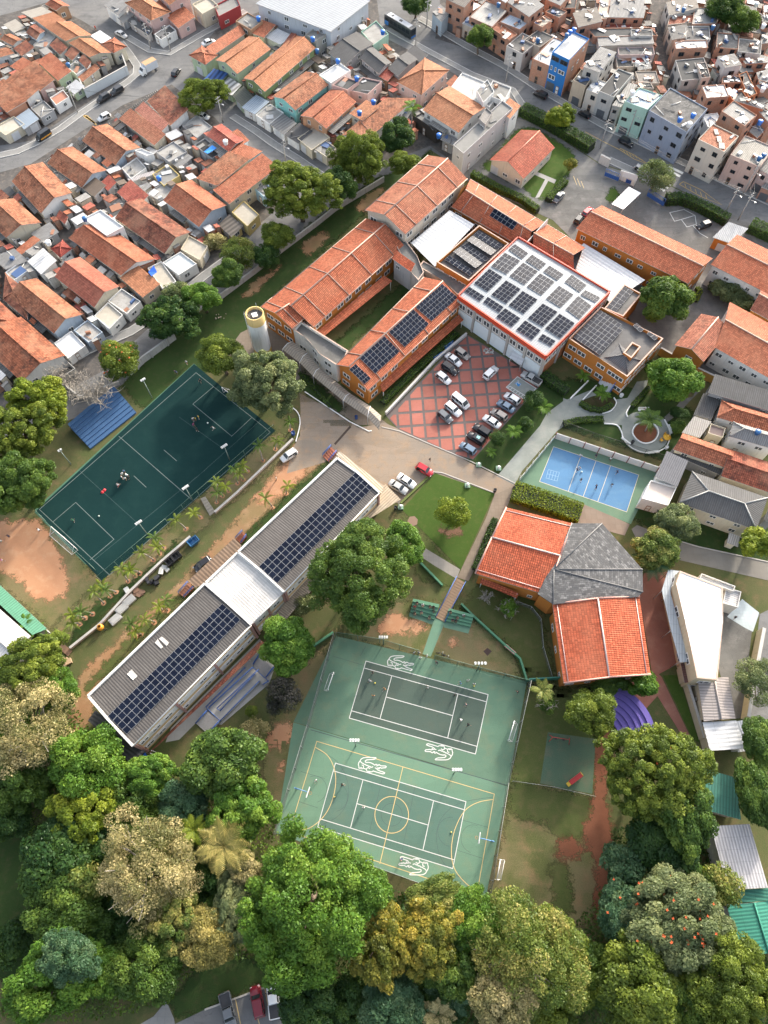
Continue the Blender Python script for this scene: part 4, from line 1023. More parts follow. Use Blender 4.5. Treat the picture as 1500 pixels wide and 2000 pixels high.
# west wing, its end bay and the raised hall
gable6('end gable of the west classroom wing beside the water tower',[509,599,538,611,571,643,533,580,566,593,594,622],[7.2,9.4,7.2],T_SCHOOL,M_ORANGE,div=1)
W1,w1p=gable6('long west classroom wing with orange tiled gable roof',[532,581,568,597,612.7,639,715,427,752,437,790,480],[7.2,9.8,6.0],T_SCHOOL,M_ORANGE,div=4)
W2,w2p=gable6('tall raised hall with mottled tile roof at the upper end of the west wing',[713,410,750.7,419,792,458,836,303,874.7,309,913,349],[9.6,12.2,9.2],tile((0.47,0.16,0.085),.45),M_CREAMW,div=3,floors=3)
canopy('tiled lean-to roof along the courtyard side of the west wing','B1',[1015,1110,1500,705,1560,745,1060,1150],3.2,T_SCHOOL2,'lean_to_roof','lean-to',[.5,.5,0,0],True,M_WHITE)
# lower wing with solar roof
W3,w3p=gable6('lower classroom wing with solar panels facing the car park',[657,712,682,716,719,763,828,541,865,549,904,591],[6.8,9.0,6.0],T_SCHOOL,M_ORANGE,div=4)
pl=(w3p[1],w3p[4],w3p[5]);OP=lambda t,x,y:onplane(t,x,y,*pl)
solar_w('solar array on the lower wing, nearest the gym',OP('B2',418,940),OP('B2',614,768),OP('B2',728,868),9,5)
solar_w('solar array on the lower wing, middle of its roof',OP('B2',222,1122),OP('B2',402,955),OP('B2',516,1062),8,5)
solar_w('solar array on the lower wing, left of the middle one',OP('B2',8,1312),OP('B2',190,1150),OP('B2',302,1262),7,5)
solar_w('small solar array on the end bay of the lower wing',OP('C1',1243,82),OP('C1',1292,42),OP('C1',1405,148),3,5)
canopy('tiled lean-to roof below the solar wing along the hedge','B2',[150,1490,735,990,770,1030,180,1560],2.8,T_SCHOOL2,'lean_to_roof','lean-to',[.5,.5,0,0],True,M_WHITE)
# link corridor at the lower end
block('white link corridor between the two classroom wings','B1',[835,1100,890,1035,1240,1255,1200,1320,1150,1360,1030,1280,940,1170],6.3,G_YARD,M_WHITEW,par=.8,dens=.7)
cw=thing('walkway_canopy','long curved beige corrugated walkway canopy in front of the link corridor','canopy',S('B1',1000,1350))
pts1=SL('C1',[830,-125,940,-40,1030,70,1250,255,1400,350,1480,420],3.0);pts0=SL('C1',[755,-65,880,30,980,130,1200,310,1380,430,1465,525],3.0);o0=cw.location
for i in range(5):
 mid0=(pts1[i]+pts0[i])/2+V((0,0,.6));mid1=(pts1[i+1]+pts0[i+1])/2+V((0,0,.6))
 mb=MB();mb.slab([pts0[i]-o0,pts0[i+1]-o0,mid1-o0,mid0-o0],.06);mb.slab([mid0-o0,mid1-o0,pts1[i+1]-o0,pts1[i]-o0],.06);mb.build('roof_sheet',[corr((0.36,0.31,0.25),.45,.6,.3)],cw)
 mb=MB();mb.tube(pts0[i]-o0,mid0-o0,.08,n=4);mb.tube(mid0-o0,pts1[i]-o0,.08,n=4);mb.build('rib',[M_WHITE],cw)
 for P_ in(pts0[i],pts1[i]):
  mb=MB();mb.tube(lift(P_-o0,0),P_-o0,.08,n=6);mb.build('post',[M_STEEL],cw)
# north wing
W4,w4p=gable6('north wing with orange tiles running behind the gym',[881.5,404,909,371,918,350,1032,491,1038,452,1065,436],[6.6,9.2,6.6],T_SCHOOL2,M_ORANGE,div=4)
pl=(w4p[0],w4p[4],w4p[1]);OP=lambda t,x,y:onplane(t,x,y,*pl)
solar_w('small solar array on the north wing roof',OP('B2',960,268),OP('B2',1128,375),OP('B2',1168,322),6,2)
gable6('short east end of the north wing behind the gym',[1040,500,1042,455,1068,438,1122,545,1120,498,1143,484],[6.4,8.8,6.4],T_SCHOOL2,M_ORANGE,div=1)
wl=MB();p,q=S('B2',1235,440,9.3),S('B2',1375,320,7.2)
fw=thing('fire_wall','white parapet wall dividing the north wing roof','wall',lift(p,0));wl.obox((0,0,0),lift(q-p,0),(.35,.2,0),(0,0,8.4));wl.build('wall_body',[M_WHITEW],fw)
# white canopies
canopy('white translucent canopy over the inner school yard','B2',[385,465,668,228,850,332,560,640],6.0,M_POLYC,rises=[0,.6,.6,0])
canopy('white translucent canopy between gym and the long tiled building','B3',[20,590,150,468,600,738,345,905],4.6,M_POLYC,rises=[0,.6,.6,0])
canopy('white flat canopy at the school gate','B3',[355,180,480,55,570,100,440,220],3.6,M_WHITEROOF)
# flat roof with tilted solar rows
FB_,fbp,fbc=block('flat roofed block with five tilted rows of solar panels','B2',[572,605,885,335,1105,470,810,745],7.4,paving((0.10,0.10,0.10),1.5,.3),M_ORANGE,par=.9)
def tilted(label,xs,h,nu,nv,up):
 A,B,C=S('B2',xs[0],xs[1],h),S('B2',xs[2],xs[3],h),S('B2',xs[4],xs[5],h)
 if up>0:C=C+V((0,0,up))
 else:A=A+V((0,0,-up));B=B+V((0,0,-up))
 solar_w(label,A,B,C,nu,nv)
for nm,xs,up in(('first',[632,592,815,710,848,682],.12),('second',[692,548,853,670,905,618],-.6),('third',[742,505,905,618,955,588],.12),
     ('fourth',[792,465,965,576,1008,526],-.6),('fifth',[845,412,1020,520,1056,490],.12)):
 tilted(f'{nm} row of tilted solar panels on the flat block, counted from the courtyard',xs,6.7,6,2,up)
# service bits on roofs between the wings
block('grey concrete stair block with ramps between wings and canopy','B2',[230,400,290,370,430,560,480,680,440,740,395,690,340,600],6.6,G_YARD,plaster((0.36,0.35,0.32),.6),par=.5,dens=0.0,openings=False)
building('small glazed stair tower with red tiled roof in the courtyard','B2',[245,580,385,680,415,630],6.8,'shed',.5,(0.35,0.36,0.36),T_HALL,'stair_tower','stair tower',dens=1.6)
block('low concrete roof deck between solar block and lower wing','B2',[440,640,475,595,640,690,800,770,730,850,620,740],5.6,G_YARD,plaster((0.4,0.39,0.36),.6),par=.3,openings=False)
# gym
gx=[893.3,576.7,1012,460.7,1193,568.7,1066.7,697]
gp=[G(gx[2*i],gx[2*i+1],8.4)for i in range(4)];gc=lift(sum(gp,V((0,0,0)))/4,0)
gym=thing('gym','gym with white metal roof, red fascia and many solar panels','gym',gc);Wn,Nn,En,Sn=[p-gc for p in gp]
mb=MB();gi=inset([Wn,Nn,En,Sn],.35);mb.prism(gi,0,7.4);mb.build('wall',[plaster((0.42,0.40,0.37),.35)],gym)
M_RED=plain((0.50,0.055,0.02),.5)
for a,c in((Wn,Nn),(Nn,En),(En,Sn),(Sn,Wn)):
 d=(c-a);nn=V((d.y,-d.x,0)).normalized()*.3
 if nn.dot((a+c)/2)>0:nn=-nn
 mb=MB();mb.obox(lift(a,7.15),lift(d,0),nn,V((0,0,1.3)));mb.build('fascia',[M_RED],gym)
rid0,rid1=(Wn+Nn)/2+V((0,0,.1)),(Sn+En)/2+V((0,0,.1))
gq=[lift(p,8.0)for p in inset([Wn,Nn,En,Sn],.3)];ra,rb=lift((gq[0]+gq[1])/2,8.6),lift((gq[3]+gq[2])/2,8.6)
mb=MB();mb.slab([gq[3],gq[0],ra,rb],.1);mb.slab([gq[1],gq[2],rb,ra],.1);mb.build('roof',[corr((0.36,0.38,0.39),.15,.5,.12,.6)],gym)
def facade_bays(a,c,n,white,wm):
 d=c-a;e=d.normalized();nn=V((e.y,-e.x,0))
 if nn.dot((a+c)/2)<0:nn=-nn
 for i in range(n+1):
  p=lift(a+d*(i/n),0);mb=MB();mb.box(p+nn*.05,.5,.6,7.3,0,math.atan2(d.y,d.x));mb.build('column',[plaster((0.38,0.36,0.33),.4)],gym)
 for i in range(n):
  p=lift(a+d*((i+.08)/n),0)
  if white:
   mb=MB();mb.obox(p+V((0,0,.1)),d/n*.84,nn*.12,V((0,0,4.0)));mb.build('shutter_panel',[plaster((0.60,0.66,0.68),.12)],gym)
  else:
   mb=MB();mb.obox(p+V((0,0,.1)),d/n*.84,nn*.12,V((0,0,3.4)));mb.build('infill_panel',[plaster((0.33,0.13,0.06),.3)],gym)
  for k in(.27,.73):add_window(gym,lift(a+d*((i+k)/n),0)+nn*.06,nn,(d.length/n)*.36,1.7,4.7,'w')
facade_bays(gi[3],gi[0],5,True,M_WHITE);facade_bays(gi[2],gi[3],4,False,M_WHITE)
canopy('small white entrance canopy on the gym facade','C2',[1105,180,1135,125,1225,175,1195,235],3.0,M_POLYC,rises=[0,.4,.4,0])
patch('doormat','C2',[1090,225,1110,200,1200,250,1165,280],.03,plain((0.07,0.05,0.045),.95))
# gym solar clusters on the two roof slopes
sl1=(gq[0]+gc,gq[3]+gc,ra+gc);sl2=(gq[1]+gc,gq[2]+gc,ra+gc)
CL=[('B2',[775,825,888,897,925,862],4,2,1),('B2',[912,905,1030,982,1062,940],4,2,1),('B2',[1008,1010,1122,1085,1188,1022],4,3,1),('B2',[1155,1105,1270,1180,1335,1110],4,3,1),
  ('B2',[1315,1175,1412,1228,1445,1188],3,2,1),('B2',[846,765,945,828,1057,720],4,5,1),('B2',[972,850,1082,915,1190,808],4,5,1),('B2',[1100,925,1210,990,1312,885],4,5,1),
  ('B2',[1240,1022,1350,1085,1460,975],4,5,1),('B2',[1365,1098,1478,1170,1585,1058],4,5,1),
  ('B2',[970,640,1085,700,1187,600],4,4,2),('B2',[1105,712,1215,778,1314,678],4,4,2),('B2',[1232,790,1340,855,1436,755],4,4,2),('B2',[1372,878,1480,945,1575,848],4,4,2),('B3',[15,955,115,1030,205,930],4,4,2),
  ('B2',[1097,520,1195,588,1242,545],5,2,2),('B2',[1222,600,1325,668,1373,622],5,2,2),('B2',[1352,680,1455,745,1502,700],5,2,2),('B3',[8,755,118,832,168,778],5,3,2),('B3',[125,850,235,905,272,870],5,2,2)]
ORD=['first','second','third','fourth','fifth']
cnt={}
for t,xs,nu,nv,sl in CL:
 rowk={(2,1):'parking edge row',(3,1):'parking edge row',(5,1):'lower wide row',(4,2):'upper wide row',(2,2):'far edge row',(3,2):'far edge row'}[(nv,sl)]
 cnt[rowk]=cnt.get(rowk,0)+1;pl=sl1 if sl==1 else sl2
 solar_w(f'{ORD[cnt[rowk] - 1]} solar cluster from the left in the {rowk} on the gym roof',*(onplane(t,xs[2*i],xs[2*i+1],*pl)for i in range(3)),nu,nv,.016,.12)
# orange annexe
AX,axp,axc=block('orange annexe with flat roof and dark solar panels','B3',[40,1165,275,930,500,1050,735,1165,470,1448,265,1310],6.8,paving((0.15,0.145,0.14),1.0,.3),M_ORANGE,par=.8,dens=1.3)
solar('dark solar array covering the annexe roof','B3',[72,1160,265,1290,455,1085],[6.4]*3,7,8,skip=((6,7),))
block('small flat roofed annexe block with one strip of panels','B3',[300,945,448,768,578,838,440,1005],5.2,G_YARD,M_ORANGE,par=.5,floors=1)
solar('single solar strip on the small annexe block','B3',[312,940,445,785,512,825],[5.0]*3,6,2)
solar('lone solar panel pair on the annexe edge, left','B3',[508,1075,560,1125,588,1105],[6.6]*3,2,1)
solar('lone solar panel pair on the annexe edge, right','B3',[610,1135,665,1185,690,1165],[6.6]*3,2,1)
building('dark hipped corner roof of the annexe entrance','B3',[300,1310,470,1440,580,1330],5.9,'hip',1.2,ORANGE,corr((0.13,0.13,0.135),.3,.4),'annexe_porch','porch',dens=0,door=False)
block('orange walled service box on the annexe roof','B3',[440,1270,505,1190,570,1225,500,1310],7.8,G_YARD,M_ORANGE,par=.5,openings=False)
# long tiled building by the gate, right hand cottages
building('long orange tiled building beside the gate yard','B3',[95,360,915,765,1095,580],7.0,'gable',1.5,ORANGE,T_SCHOOL,'school_wing','school building',wm=M_ORANGE,cap=M_CAPW,dens=1.1,door=False)
building('orange tiled cottage block on the right beyond the round tree','B3',[1760,972,1080,625,1275,405],6.5,'gable',1.5,ORANGE,T_SCHOOL,'school_wing','school building',wm=M_WHITEW,cap=M_CAPW,dens=1.2,door=False)
building('tiled cottage block with white walls at the right edge','B3',[1110,1232,1760,1600,1850,1240],6.5,'gable',1.5,ORANGE,T_PALE,'school_wing','school building',wm=M_WHITEW,cap=M_CAPW,dens=1.2,door=False)
building('cross wing with weathered tiles facing the round tree','B3',[1010,985,815,1215,1030,1338],6.5,'gable',1.5,ORANGE,tile((0.45,0.15,0.085),.75),'school_wing','school building',wm=M_ORANGE,cap=M_CAPW,dens=.6,door=False)
building('small tiled roof corner at the right edge above the cottages','B3',[1370,955,1560,1060,1640,900],6.0,'gable',1.6,ORANGE,tile((0.45,0.15,0.085),.6),'school_wing','school building',wm=M_ORANGE,cap=M_CAPW,dens=0,door=False)
building('guard house with grey sheet roof by the avenue hedge','B3',[1095,425,1240,475,1350,370],3.6,'shed',.4,ORANGE,corr((0.40,0.41,0.42),.4),'guard_house','guard house',dens=.5,wm=M_ORANGE)
building('red tiled caretaker house on the lawn by the avenue','A2',[1440,1080,1210,1310,960,1172],3.6,'gable',2.3,(0.58,0.52,0.42),tile((0.42,0.10,0.055),.25),'house','house',dens=.9,cap=plain((0.45,0.14,0.08)))
# long building with fibre cement roof
M_FIB=corr((0.135,0.124,0.116),.6,.46,.5,.85);M_FIBD=corr((0.122,0.114,0.107),.65,.46,.5,.85)
def longblock(label,q,h,rise,rm,white=M_WHITEW):
 N_,E_,S_,W_=(G(q[2*i],q[2*i+1],h)for i in range(4));cen=lift((N_+E_+S_+W_)/4,0)
 root=thing('school_block',label,'school building',cen);N_,E_,S_,W_=(p-cen for p in(N_,E_,S_,W_))
 R0,R1=lift((N_+E_)/2,h+rise),lift((W_+S_)/2,h+rise)
 ins=inset([N_,E_,S_,W_],.2);n,e,s_,w_=ins
 mb=MB();mb.slab([E_,S_,R1,R0],.1);mb.slab([W_,N_,R0,R1],.1);rf=mb.build('roof',[rm],root)
 mb=MB();mb.prism(ins,0,h-.15);mb.build('wall',[plaster((0.68,0.49,0.27),.2)],root)
 for a,c,hh in((N_,W_,.55),(W_,S_,.4),(N_,E_,.4)):
  d=c-a;mb=MB();mb.ribbon([lift(a,h-.1),lift((a+c)/2,h-.1+(rise if(a,c)!=(N_,W_)else 0)),lift(c,h-.1)],.4,0,False,hh);mb.build('parapet',[white],rf)
 mb=MB();mb.tube(E_,S_,.14,n=5);mb.build('gutter',[white],rf)
 d=s_-e;L_=d.length;nn=V((d.y,-d.x,0)).normalized()
 if nn.dot((e+s_)/2)<0:nn=-nn
 for z in(1.0,4.4):
  mb=MB();mb.obox(lift(e,z)+d*.015,lift(d,0)*.97,nn*.1,V((0,0,2.0)));mb.build('window_band',[plaster((0.78,0.77,0.74),.2)],root)
  k=int(L_/2.6)
  for i in range(k):
   if i%6!=5:add_window(root,lift(e+d*((i+.5)/k),0)+nn*.1,nn,1.7,1.0,z+.5,'w')
 k=max(2,int(L_/8))
 for i in range(k+1):
  mb=MB();mb.box(lift(e+d*(i/k),0)+nn*.12,.45,.35,h-.3,0,math.atan2(d.y,d.x));mb.build('pilaster',[plaster((0.42,0.25,0.22),.3)],root)
 d2=s_-w_;nn2=V((d2.y,-d2.x,0)).normalized()
 return root,[p+cen for p in(N_,E_,S_,W_,R0,R1)]
LB1,l1=longblock('upper half of the long grey roofed building with solar panels',[659,896,740.7,962.7,555,1156.7,466,1078.7],8.0,.9,M_FIB)
LB3,l3=longblock('lower half of the long grey roofed building with solar panels',[400.7,1140.7,491,1220.7,260,1457,173,1360],8.0,.9,M_FIBD)
LB2,l2=longblock('pale translucent middle part of the long building',[464,1081,553,1158,493,1218,403,1139],7.5,.9,corr((0.52,0.50,0.47),.3,.5,.12,.5))
pl=(l1[4],l1[5],l1[1]);OP=lambda t,x,y:onplane(t,x,y,*pl)
solar_w('long solar array on the upper half of the long building',OP('C1',1425,942),OP('D1',718,336),OP('D1',582,214),23,4)
pl=(l3[4],l3[5],l3[1]);OP=lambda t,x,y:onplane(t,x,y,*pl)
solar_w('long solar array on the lower half of the long building',OP('D1',450,603),OP('D0',930,1440),OP('D0',790,1308),25,4)
for nm,xs in(('pair of pale skylight sheets on the long roof',[1135,770,1155,745,1195,800,1180,815]),('pale skylight sheet beside the pair on the long roof',[1165,740,1185,725,1240,770,1220,795]),('lone pale skylight sheet on the lower long roof',[930,1000,965,965,1010,1015,975,1045])):
 P_=[onplane('D0',xs[2*i],xs[2*i+1],l3[4],l3[5],l3[3])+V((0,0,.09))for i in range(4)]
 mb=MB();mb.slab(P_,.05);mb.build('skylight_sheet',[corr((0.55,0.52,0.47),.15,.6,.15)],label=nm,cat='skylight')
canopy('red tiled awning along the foot of the long building','L',[865,525,885,495,1530,-150,1555,-125],3.0,tile((0.33,0.10,0.06),.5),'awning','awning',[0,.5,.5,0],True,M_WHITE)
canopy('beige sheet canopy along the upper half of the long building','D1',[650,620,700,560,1060,170,1090,250,780,600],3.0,corr((0.30,0.26,0.21),.5),'awning','awning',None,True,M_WHITE)
canopy('beige plank canopy wrapping the upper end of the long building','C2',[20,1400,-60,1330,200,1110,310,1220],3.2,corr((0.42,0.35,0.26),.4,.5),'awning','awning',None,True,M_WHITE)
canopy('cream plank canopy at the upper gable of the long building','C1',[1150,700,1175,680,1500,935,1480,990],3.4,corr((0.48,0.42,0.33),.3,.5),'awning','awning',None,True,M_WHITE)
canopy('brown ribbed canopy sheltering the dark car','D1',[65,315,400,5,455,55,430,120,195,335,120,365],3.0,corr((0.23,0.16,0.11),.6,.7,.45))
canopy('dark broken canopy at the lower end of the long building','L',[515,320,560,260,850,500,775,585],3.2,corr((0.15,0.15,0.145),.7,.6,.4),'canopy','canopy')
canopy('blue tarpaulin under the trees at the end of the long building','L',[760,610,850,510,865,530,780,620],1.6,plain((0.02,0.10,0.45),.5),'tarpaulin','tarpaulin',[0,.3,.2,0])
# auditorium hall
def tilehall(label,q,h,rise,axis,rm):
 P_=[G(q[2*i],q[2*i+1],h)for i in range(4)];cen=lift(sum(P_,V((0,0,0)))/4,0);root=thing('school_hall',label,'school hall',cen);a,b_,c,d=(p-cen for p in P_)
 if axis:a,b_,c,d=b_,c,d,a
 R0,R1=lift((a+d)/2,h+rise),lift((b_+c)/2,h+rise)
 rf=roof_gable(root,a,b_,d,c,R0,R1,rm,plain((0.50,0.40,0.37)),.2);foot=walls_gable(root,a,b_,d,c,R0,R1,M_ORANGE,.7)
 for k in(.5,):
  for e0,e1,r0,r1 in((a,b_,R0,R1),(d,c,R0,R1)):
   up=V((0,0,.05));mb=MB();mb.tube(e0.lerp(r0,.1)+up,e1.lerp(r1,.1)+up,.09,n=4);mb.build('tile_course',[plain((0.58,0.40,0.36))],rf)
 mb=MB()
 for p,q_ in((a,R0),(d,R0),(b_,R1),(c,R1)):mb.tube(p+V((0,0,.05)),q_+V((0,0,.05)),.17,n=5)
 mb.build('verge',[plain((0.48,0.26,0.21))],rf)
 wall_openings(root,[lift(p,0)for p in foot],h-.5,1,.9,'w',random.Random(5),False)
 return root
tilehall('red tiled hall roof above the brown path, upper half of the auditorium',[989,991,1117,1022,1065,1161,928,1120],6.5,1.2,False,T_HALL)
tilehall('red tiled hall roof below, lower half of the auditorium',[1079,1180,1249,1165,1271,1317,1101,1334],6.5,1.2,True,T_HALL)
hx=[1117,1022,1176,1022,1255,1112,1256,1156,1246,1166,1080,1180,1050,1160]
P_=SL('p',hx,7.0);cen=lift(G(1080,1130,7),0);hr=thing('fan_hall','fan shaped grey slate roof joining the two red tiled halls','school hall',cen);q=[p-cen for p in P_];ap=G(1082,1112,7.6)-cen
T_SLATE=NT('slate');_p=T_SLATE.pos();_b=T_SLATE.n('TexBrick',{'Vector':T_SLATE.uv(),'Color1':(0.04,0.042,0.046),'Color2':(0.20,0.195,0.19),'Mortar':(0.035,0.035,0.035),'Scale':1.0,'Brick Width':.8,'Row Height':.4,'Mortar Size':.03})
_n=T_SLATE.noise(_p,1.1,5,.7);T_SLATE.set(Base_Color=T_SLATE.mix(T_SLATE.ramp(_n,[(.42,0.0),(.62,1.0)]),_b.outputs[0],(0.065,0.064,0.063)),Roughness=.8);T_SLATE.bump(_b.outputs[1],.03,.5);T_SLATE=T_SLATE.mat
mb=MB()
for i in range(len(q)-1):mb.slab([q[i],q[i+1],ap],.15)
mb.slab([q[-1],q[0],ap],.15);rf=mb.build('roof',[T_SLATE],hr)
mb=MB()
for i in(0,1,2,3,5):mb.tube(q[i]+V((0,0,.05)),ap+V((0,0,.05)),.12,n=4)
mb.build('ridge_cap',[plain((0.12,0.12,0.12))],rf)
mb=MB();mb.prism(inset(q,.5),0,6.8,top=False);mb.build('wall',[M_ORANGE],hr)
canopy('red tiled porch roof on the lower side of the upper hall','D2',[890,520,905,478,1175,595,1160,632],3.0,T_HALL,'porch','porch',[0,.4,.4,0],True,M_WHITE)
# white hall on the right
block('white roofed hall with a sloping cream side wall on the right','D3',[855,242,1170,362,1172,610,1130,1042,980,1028,905,660,825,335],7.5,M_WHITEROOF,plaster((0.55,0.47,0.33),.25),'hall','hall',.15,2,.5)
canopy('grey metal walkway roof along the white hall','D3',[770,232,862,246,800,300,785,400,850,640,918,908,855,915,790,680,722,386],5.0,corr((0.40,0.43,0.45),.15,.5,.15),'walkway_canopy','canopy')
building('small white annexe with sheet roof beside the white hall','D3',[1000,300,1015,262,1262,355],4.5,'flat',None,(0.62,0.60,0.57),corr((0.58,0.57,0.55),.2),'annexe','annexe',dens=0)
building('white annexe slab beside the tiled terrace','D3',[1170,480,1195,365,1305,395],4.0,'flat',None,(0.62,0.60,0.57),corr((0.60,0.58,0.56),.2),'annexe','annexe',dens=.5)
building('ribbed beige roof below the white hall','D3',[1030,1345,985,1040,1212,1022],4.5,'gable',.5,(0.58,0.50,0.36),corr((0.36,0.32,0.30),.3,.5,.3),'annexe','annexe',dens=.4)
building('white sheet roof below the ribbed beige roof','D3',[1075,1560,1020,1352,1260,1342],4.0,'shed',.4,(0.58,0.50,0.36),corr((0.66,0.66,0.66),.15,.7,.2),'shed','shed',dens=0)
building('bright sheet metal lean-to right of the white sheet roof','D3',[1262,1345,1355,1332,1370,1560],3.4,'shed',.3,(0.5,0.5,0.48),corr((0.62,0.64,0.66),.1,.5,.15),'shed','shed',dens=0)
building('small tan service roof with a red tiled strip beside the hall','D3',[890,1065,860,920,930,912],3.5,'shed',.2,(0.55,0.48,0.36),corr((0.12,0.06,0.05),.6),'shed','shed',dens=0)
# lower right sheds
for lb,xs,h,c,rt in(('green sheet roof beside the big tree at the right edge',[1110,600,1310,655,1335,905],4,(0.05,0.17,0.13),'shed'),('grey corrugated shed roof at the right edge',[1165,940,1392,928,1492,1300],5,(0.42,0.41,0.42),'shed'),
       ('dark green shed roof right of the lime bush',[1290,1392,1282,1318,1520,1300],4.5,(0.04,0.17,0.12),'shed'),('long green shed roof at the lower right edge',[1340,1700,1258,1402,1560,1372],4.5,(0.05,0.24,0.17),'gable')):
 building(lb,'RR',xs,h,rt,.5,(0.5,0.48,0.45),corr(c,.3,.5,.3),'shed','shed',dens=0)
building('white patched sheet roof of the sports shed at the left edge','D0',[-300,260,225,722,-10,985],5.0,'gable',.9,(0.5,0.48,0.45),corr((0.55,0.54,0.53),.25,.5,.2),'shed','shed',dens=0)
building('green sheet lean-to of the sports shed beside the clay field','D0',[-300,70,345,668,245,718],4.2,'shed',.5,(0.4,0.4,0.36),corr((0.10,0.27,0.17),.25,.5,.3),'shed','shed',dens=0)
# water tower
wt0=lift(G(514,684,0),0);wt=thing('water_tower','white cylindrical water tower with yellow bands beside the west wing','water tower',wt0)
mb=MB();mb.lathe([(2.0,0),(2.0,1.4)],24);mb.build('base_band',[plaster((0.55,0.36,0.10),.3)],wt)
mb=MB();mb.lathe([(1.98,1.4)]+[(1.98+(.03 if i%2 else 0),1.4+i*.85)for i in range(1,11)]+[(1.98,10.2)],24);mb.build('shaft',[plaster((0.66,0.66,0.64),.35)],wt)
mb=MB();mb.lathe([(2.05,10.2),(2.05,12.6),(1.75,12.6),(1.75,11.9)],24);mb.build('top_band',[plaster((0.58,0.42,0.18),.3)],wt)
mb=MB();mb.lathe([(1.76,11.9),(0,11.92)],24);mb.build('tank_floor',[plaster((0.13,0.125,0.12),.5)],wt)
mb=MB();mb.box((0,0,11.98),1.2,1.2,.25,0,.4);mb.build('hatch',[M_WHITE],wt)
mb=MB();[mb.tube((-2.25,y,0),(-2.25,y,12.8),.04,n=4)for y in(-.25,.25)];[mb.tube((-2.25,-.25,z*.4),(-2.25,.25,z*.4),.025,n=4)for z in range(1,32)];mb.build('ladder',[M_STEEL],wt)
mb=MB();mb.tube((.6,.8,12),(.6,.8,15),.04);mb.tube((-1.2,-.3,12),(-1.6,-.5,13.4),.04);mb.build('antenna',[M_STEEL],wt)
# red paved car park: slabs between grey stone strips
park=patch('car_park','C2',[785,5,1335,335,1320,400,840,930,690,888,290,705,200,605,520,290,700,85],.012,ground((0.15,0.125,0.115),(0.12,0.11,0.105),(0.18,0.15,0.14),.3,1.2,.4,.6,.2))
clip=ccw(SL('C2',[780,12,1328,340,1312,395,838,925,692,882,295,700,210,605,520,298,700,92]))
o0=S('C2',470,395);eu=(S('C2',940,365)-o0)/5;ev=(S('C2',505,790)-o0)/4.05
M_SLAB=[ground(mul((0.33,0.135,0.105),k),mul((0.36,0.15,0.12),k),mul((0.29,0.125,0.10),k),.3,.8,.42,.6,.07)for k in(.92,1.0,1.08)]
for i in range(-8,16):
 for j in range(-8,12):
  q=[o0+eu*(i+a)+ev*(j+b_)for a,b_ in((.0,.0),(.82,.0),(.82,.82),(.0,.82))];q=ccw(q)
  c=clip_poly(q,clip)if True else q
  if len(c)<3:continue
  ar=abs(sum(c[k].x*c[(k+1)%len(c)].y-c[(k+1)%len(c)].x*c[k].y for k in range(len(c))))/2
  if ar<.4:continue
  mb=MB();mb.slab([lift(p,.045)for p in c],.035);mb.build('paving_slab',[M_SLAB[(i*7+j*3)%3]],park)
bay=patch('accessible_bay','C2',[1083,400,1165,322,1300,408,1222,495],.05,G_GREYPATH)
lines(bay,[SL('C2',[1083,400,1165,322,1300,408,1222,495,1083,400]),SL('C2',[1110,392,1230,468])],.18,M_LINE,.058,'bay_line')
for i in range(7):lines(bay,[SL('C2',[1092+i*20,405+i*12.6,1112+i*19,390+i*12.6])],.16,M_LINE,.0565,'bay_line')
mb=MB();P_=[lift(p,.060)for p in SL('C2',[1145,372,1165,358,1193,376,1173,395])];mb.face(ccw(P_));sg=mb.build('wheelchair_sign',[plain((0.03,0.22,0.50),.7)],bay)
wc=S('C2',1168,376);mb=MB();mb.ribbon([lift(wc+V((.42*math.cos(a),.42*math.sin(a),0)),.066)for a in[i*.5 for i in range(9)]],.13);mb.ribbon([lift(wc+V(p),.066)for p in((.1,.75,0),(.1,.15,0),(.45,.1,0),(.6,-.35,0))],.13)
mb.lathe([(.13,.066),(0,.067)],10,0,(wc.x+.1,wc.y+.85,0));mb.build('wheelchair_symbol',[M_LINE],sg)
# ---------------------------------------------------------------- neighbourhood, upper left
TA=tile((0.45,0.17,0.085),.85);TB=tile((0.52,0.21,0.10),.3);TC=tile((0.33,0.11,0.065),1.0);TD=tile((0.42,0.10,0.07),.5);TE=tile((0.47,0.15,0.075),.5)
WHT,CRM,PNK,BLU,GRN,TEA,GRY,YEL,BRN=(0.72,0.71,0.68),(0.58,0.52,0.40),(0.58,0.40,0.36),(0.40,0.47,0.54),(0.42,0.50,0.34),(0.25,0.52,0.48),(0.34,0.34,0.34),(0.58,0.46,0.20),(0.36,0.22,0.14)
CG=corr((0.27,0.265,0.255),.6);CD=corr((0.10,0.10,0.10),.6);CL_=corr((0.46,0.47,0.48),.35,.5,.25);CB=corr((0.30,0.36,0.42),.3,.6,.35);CW=corr((0.66,0.66,0.65),.2,.6,.1);CBR=corr((0.17,0.13,0.10),.6)
FW=plain((0.52,0.52,0.51),.7);FG=paving((0.24,0.235,0.22),1.6,.2,.6);FD=paving((0.09,0.09,0.088),1.6,.2,.5);FC=paving((0.44,0.40,0.33),.8,.15,.35);FS=ground((0.36,0.35,0.33),(0.28,0.27,0.25),(0.20,0.19,0.18),.3,1.0)
HG='houses of the upper left neighbourhood'
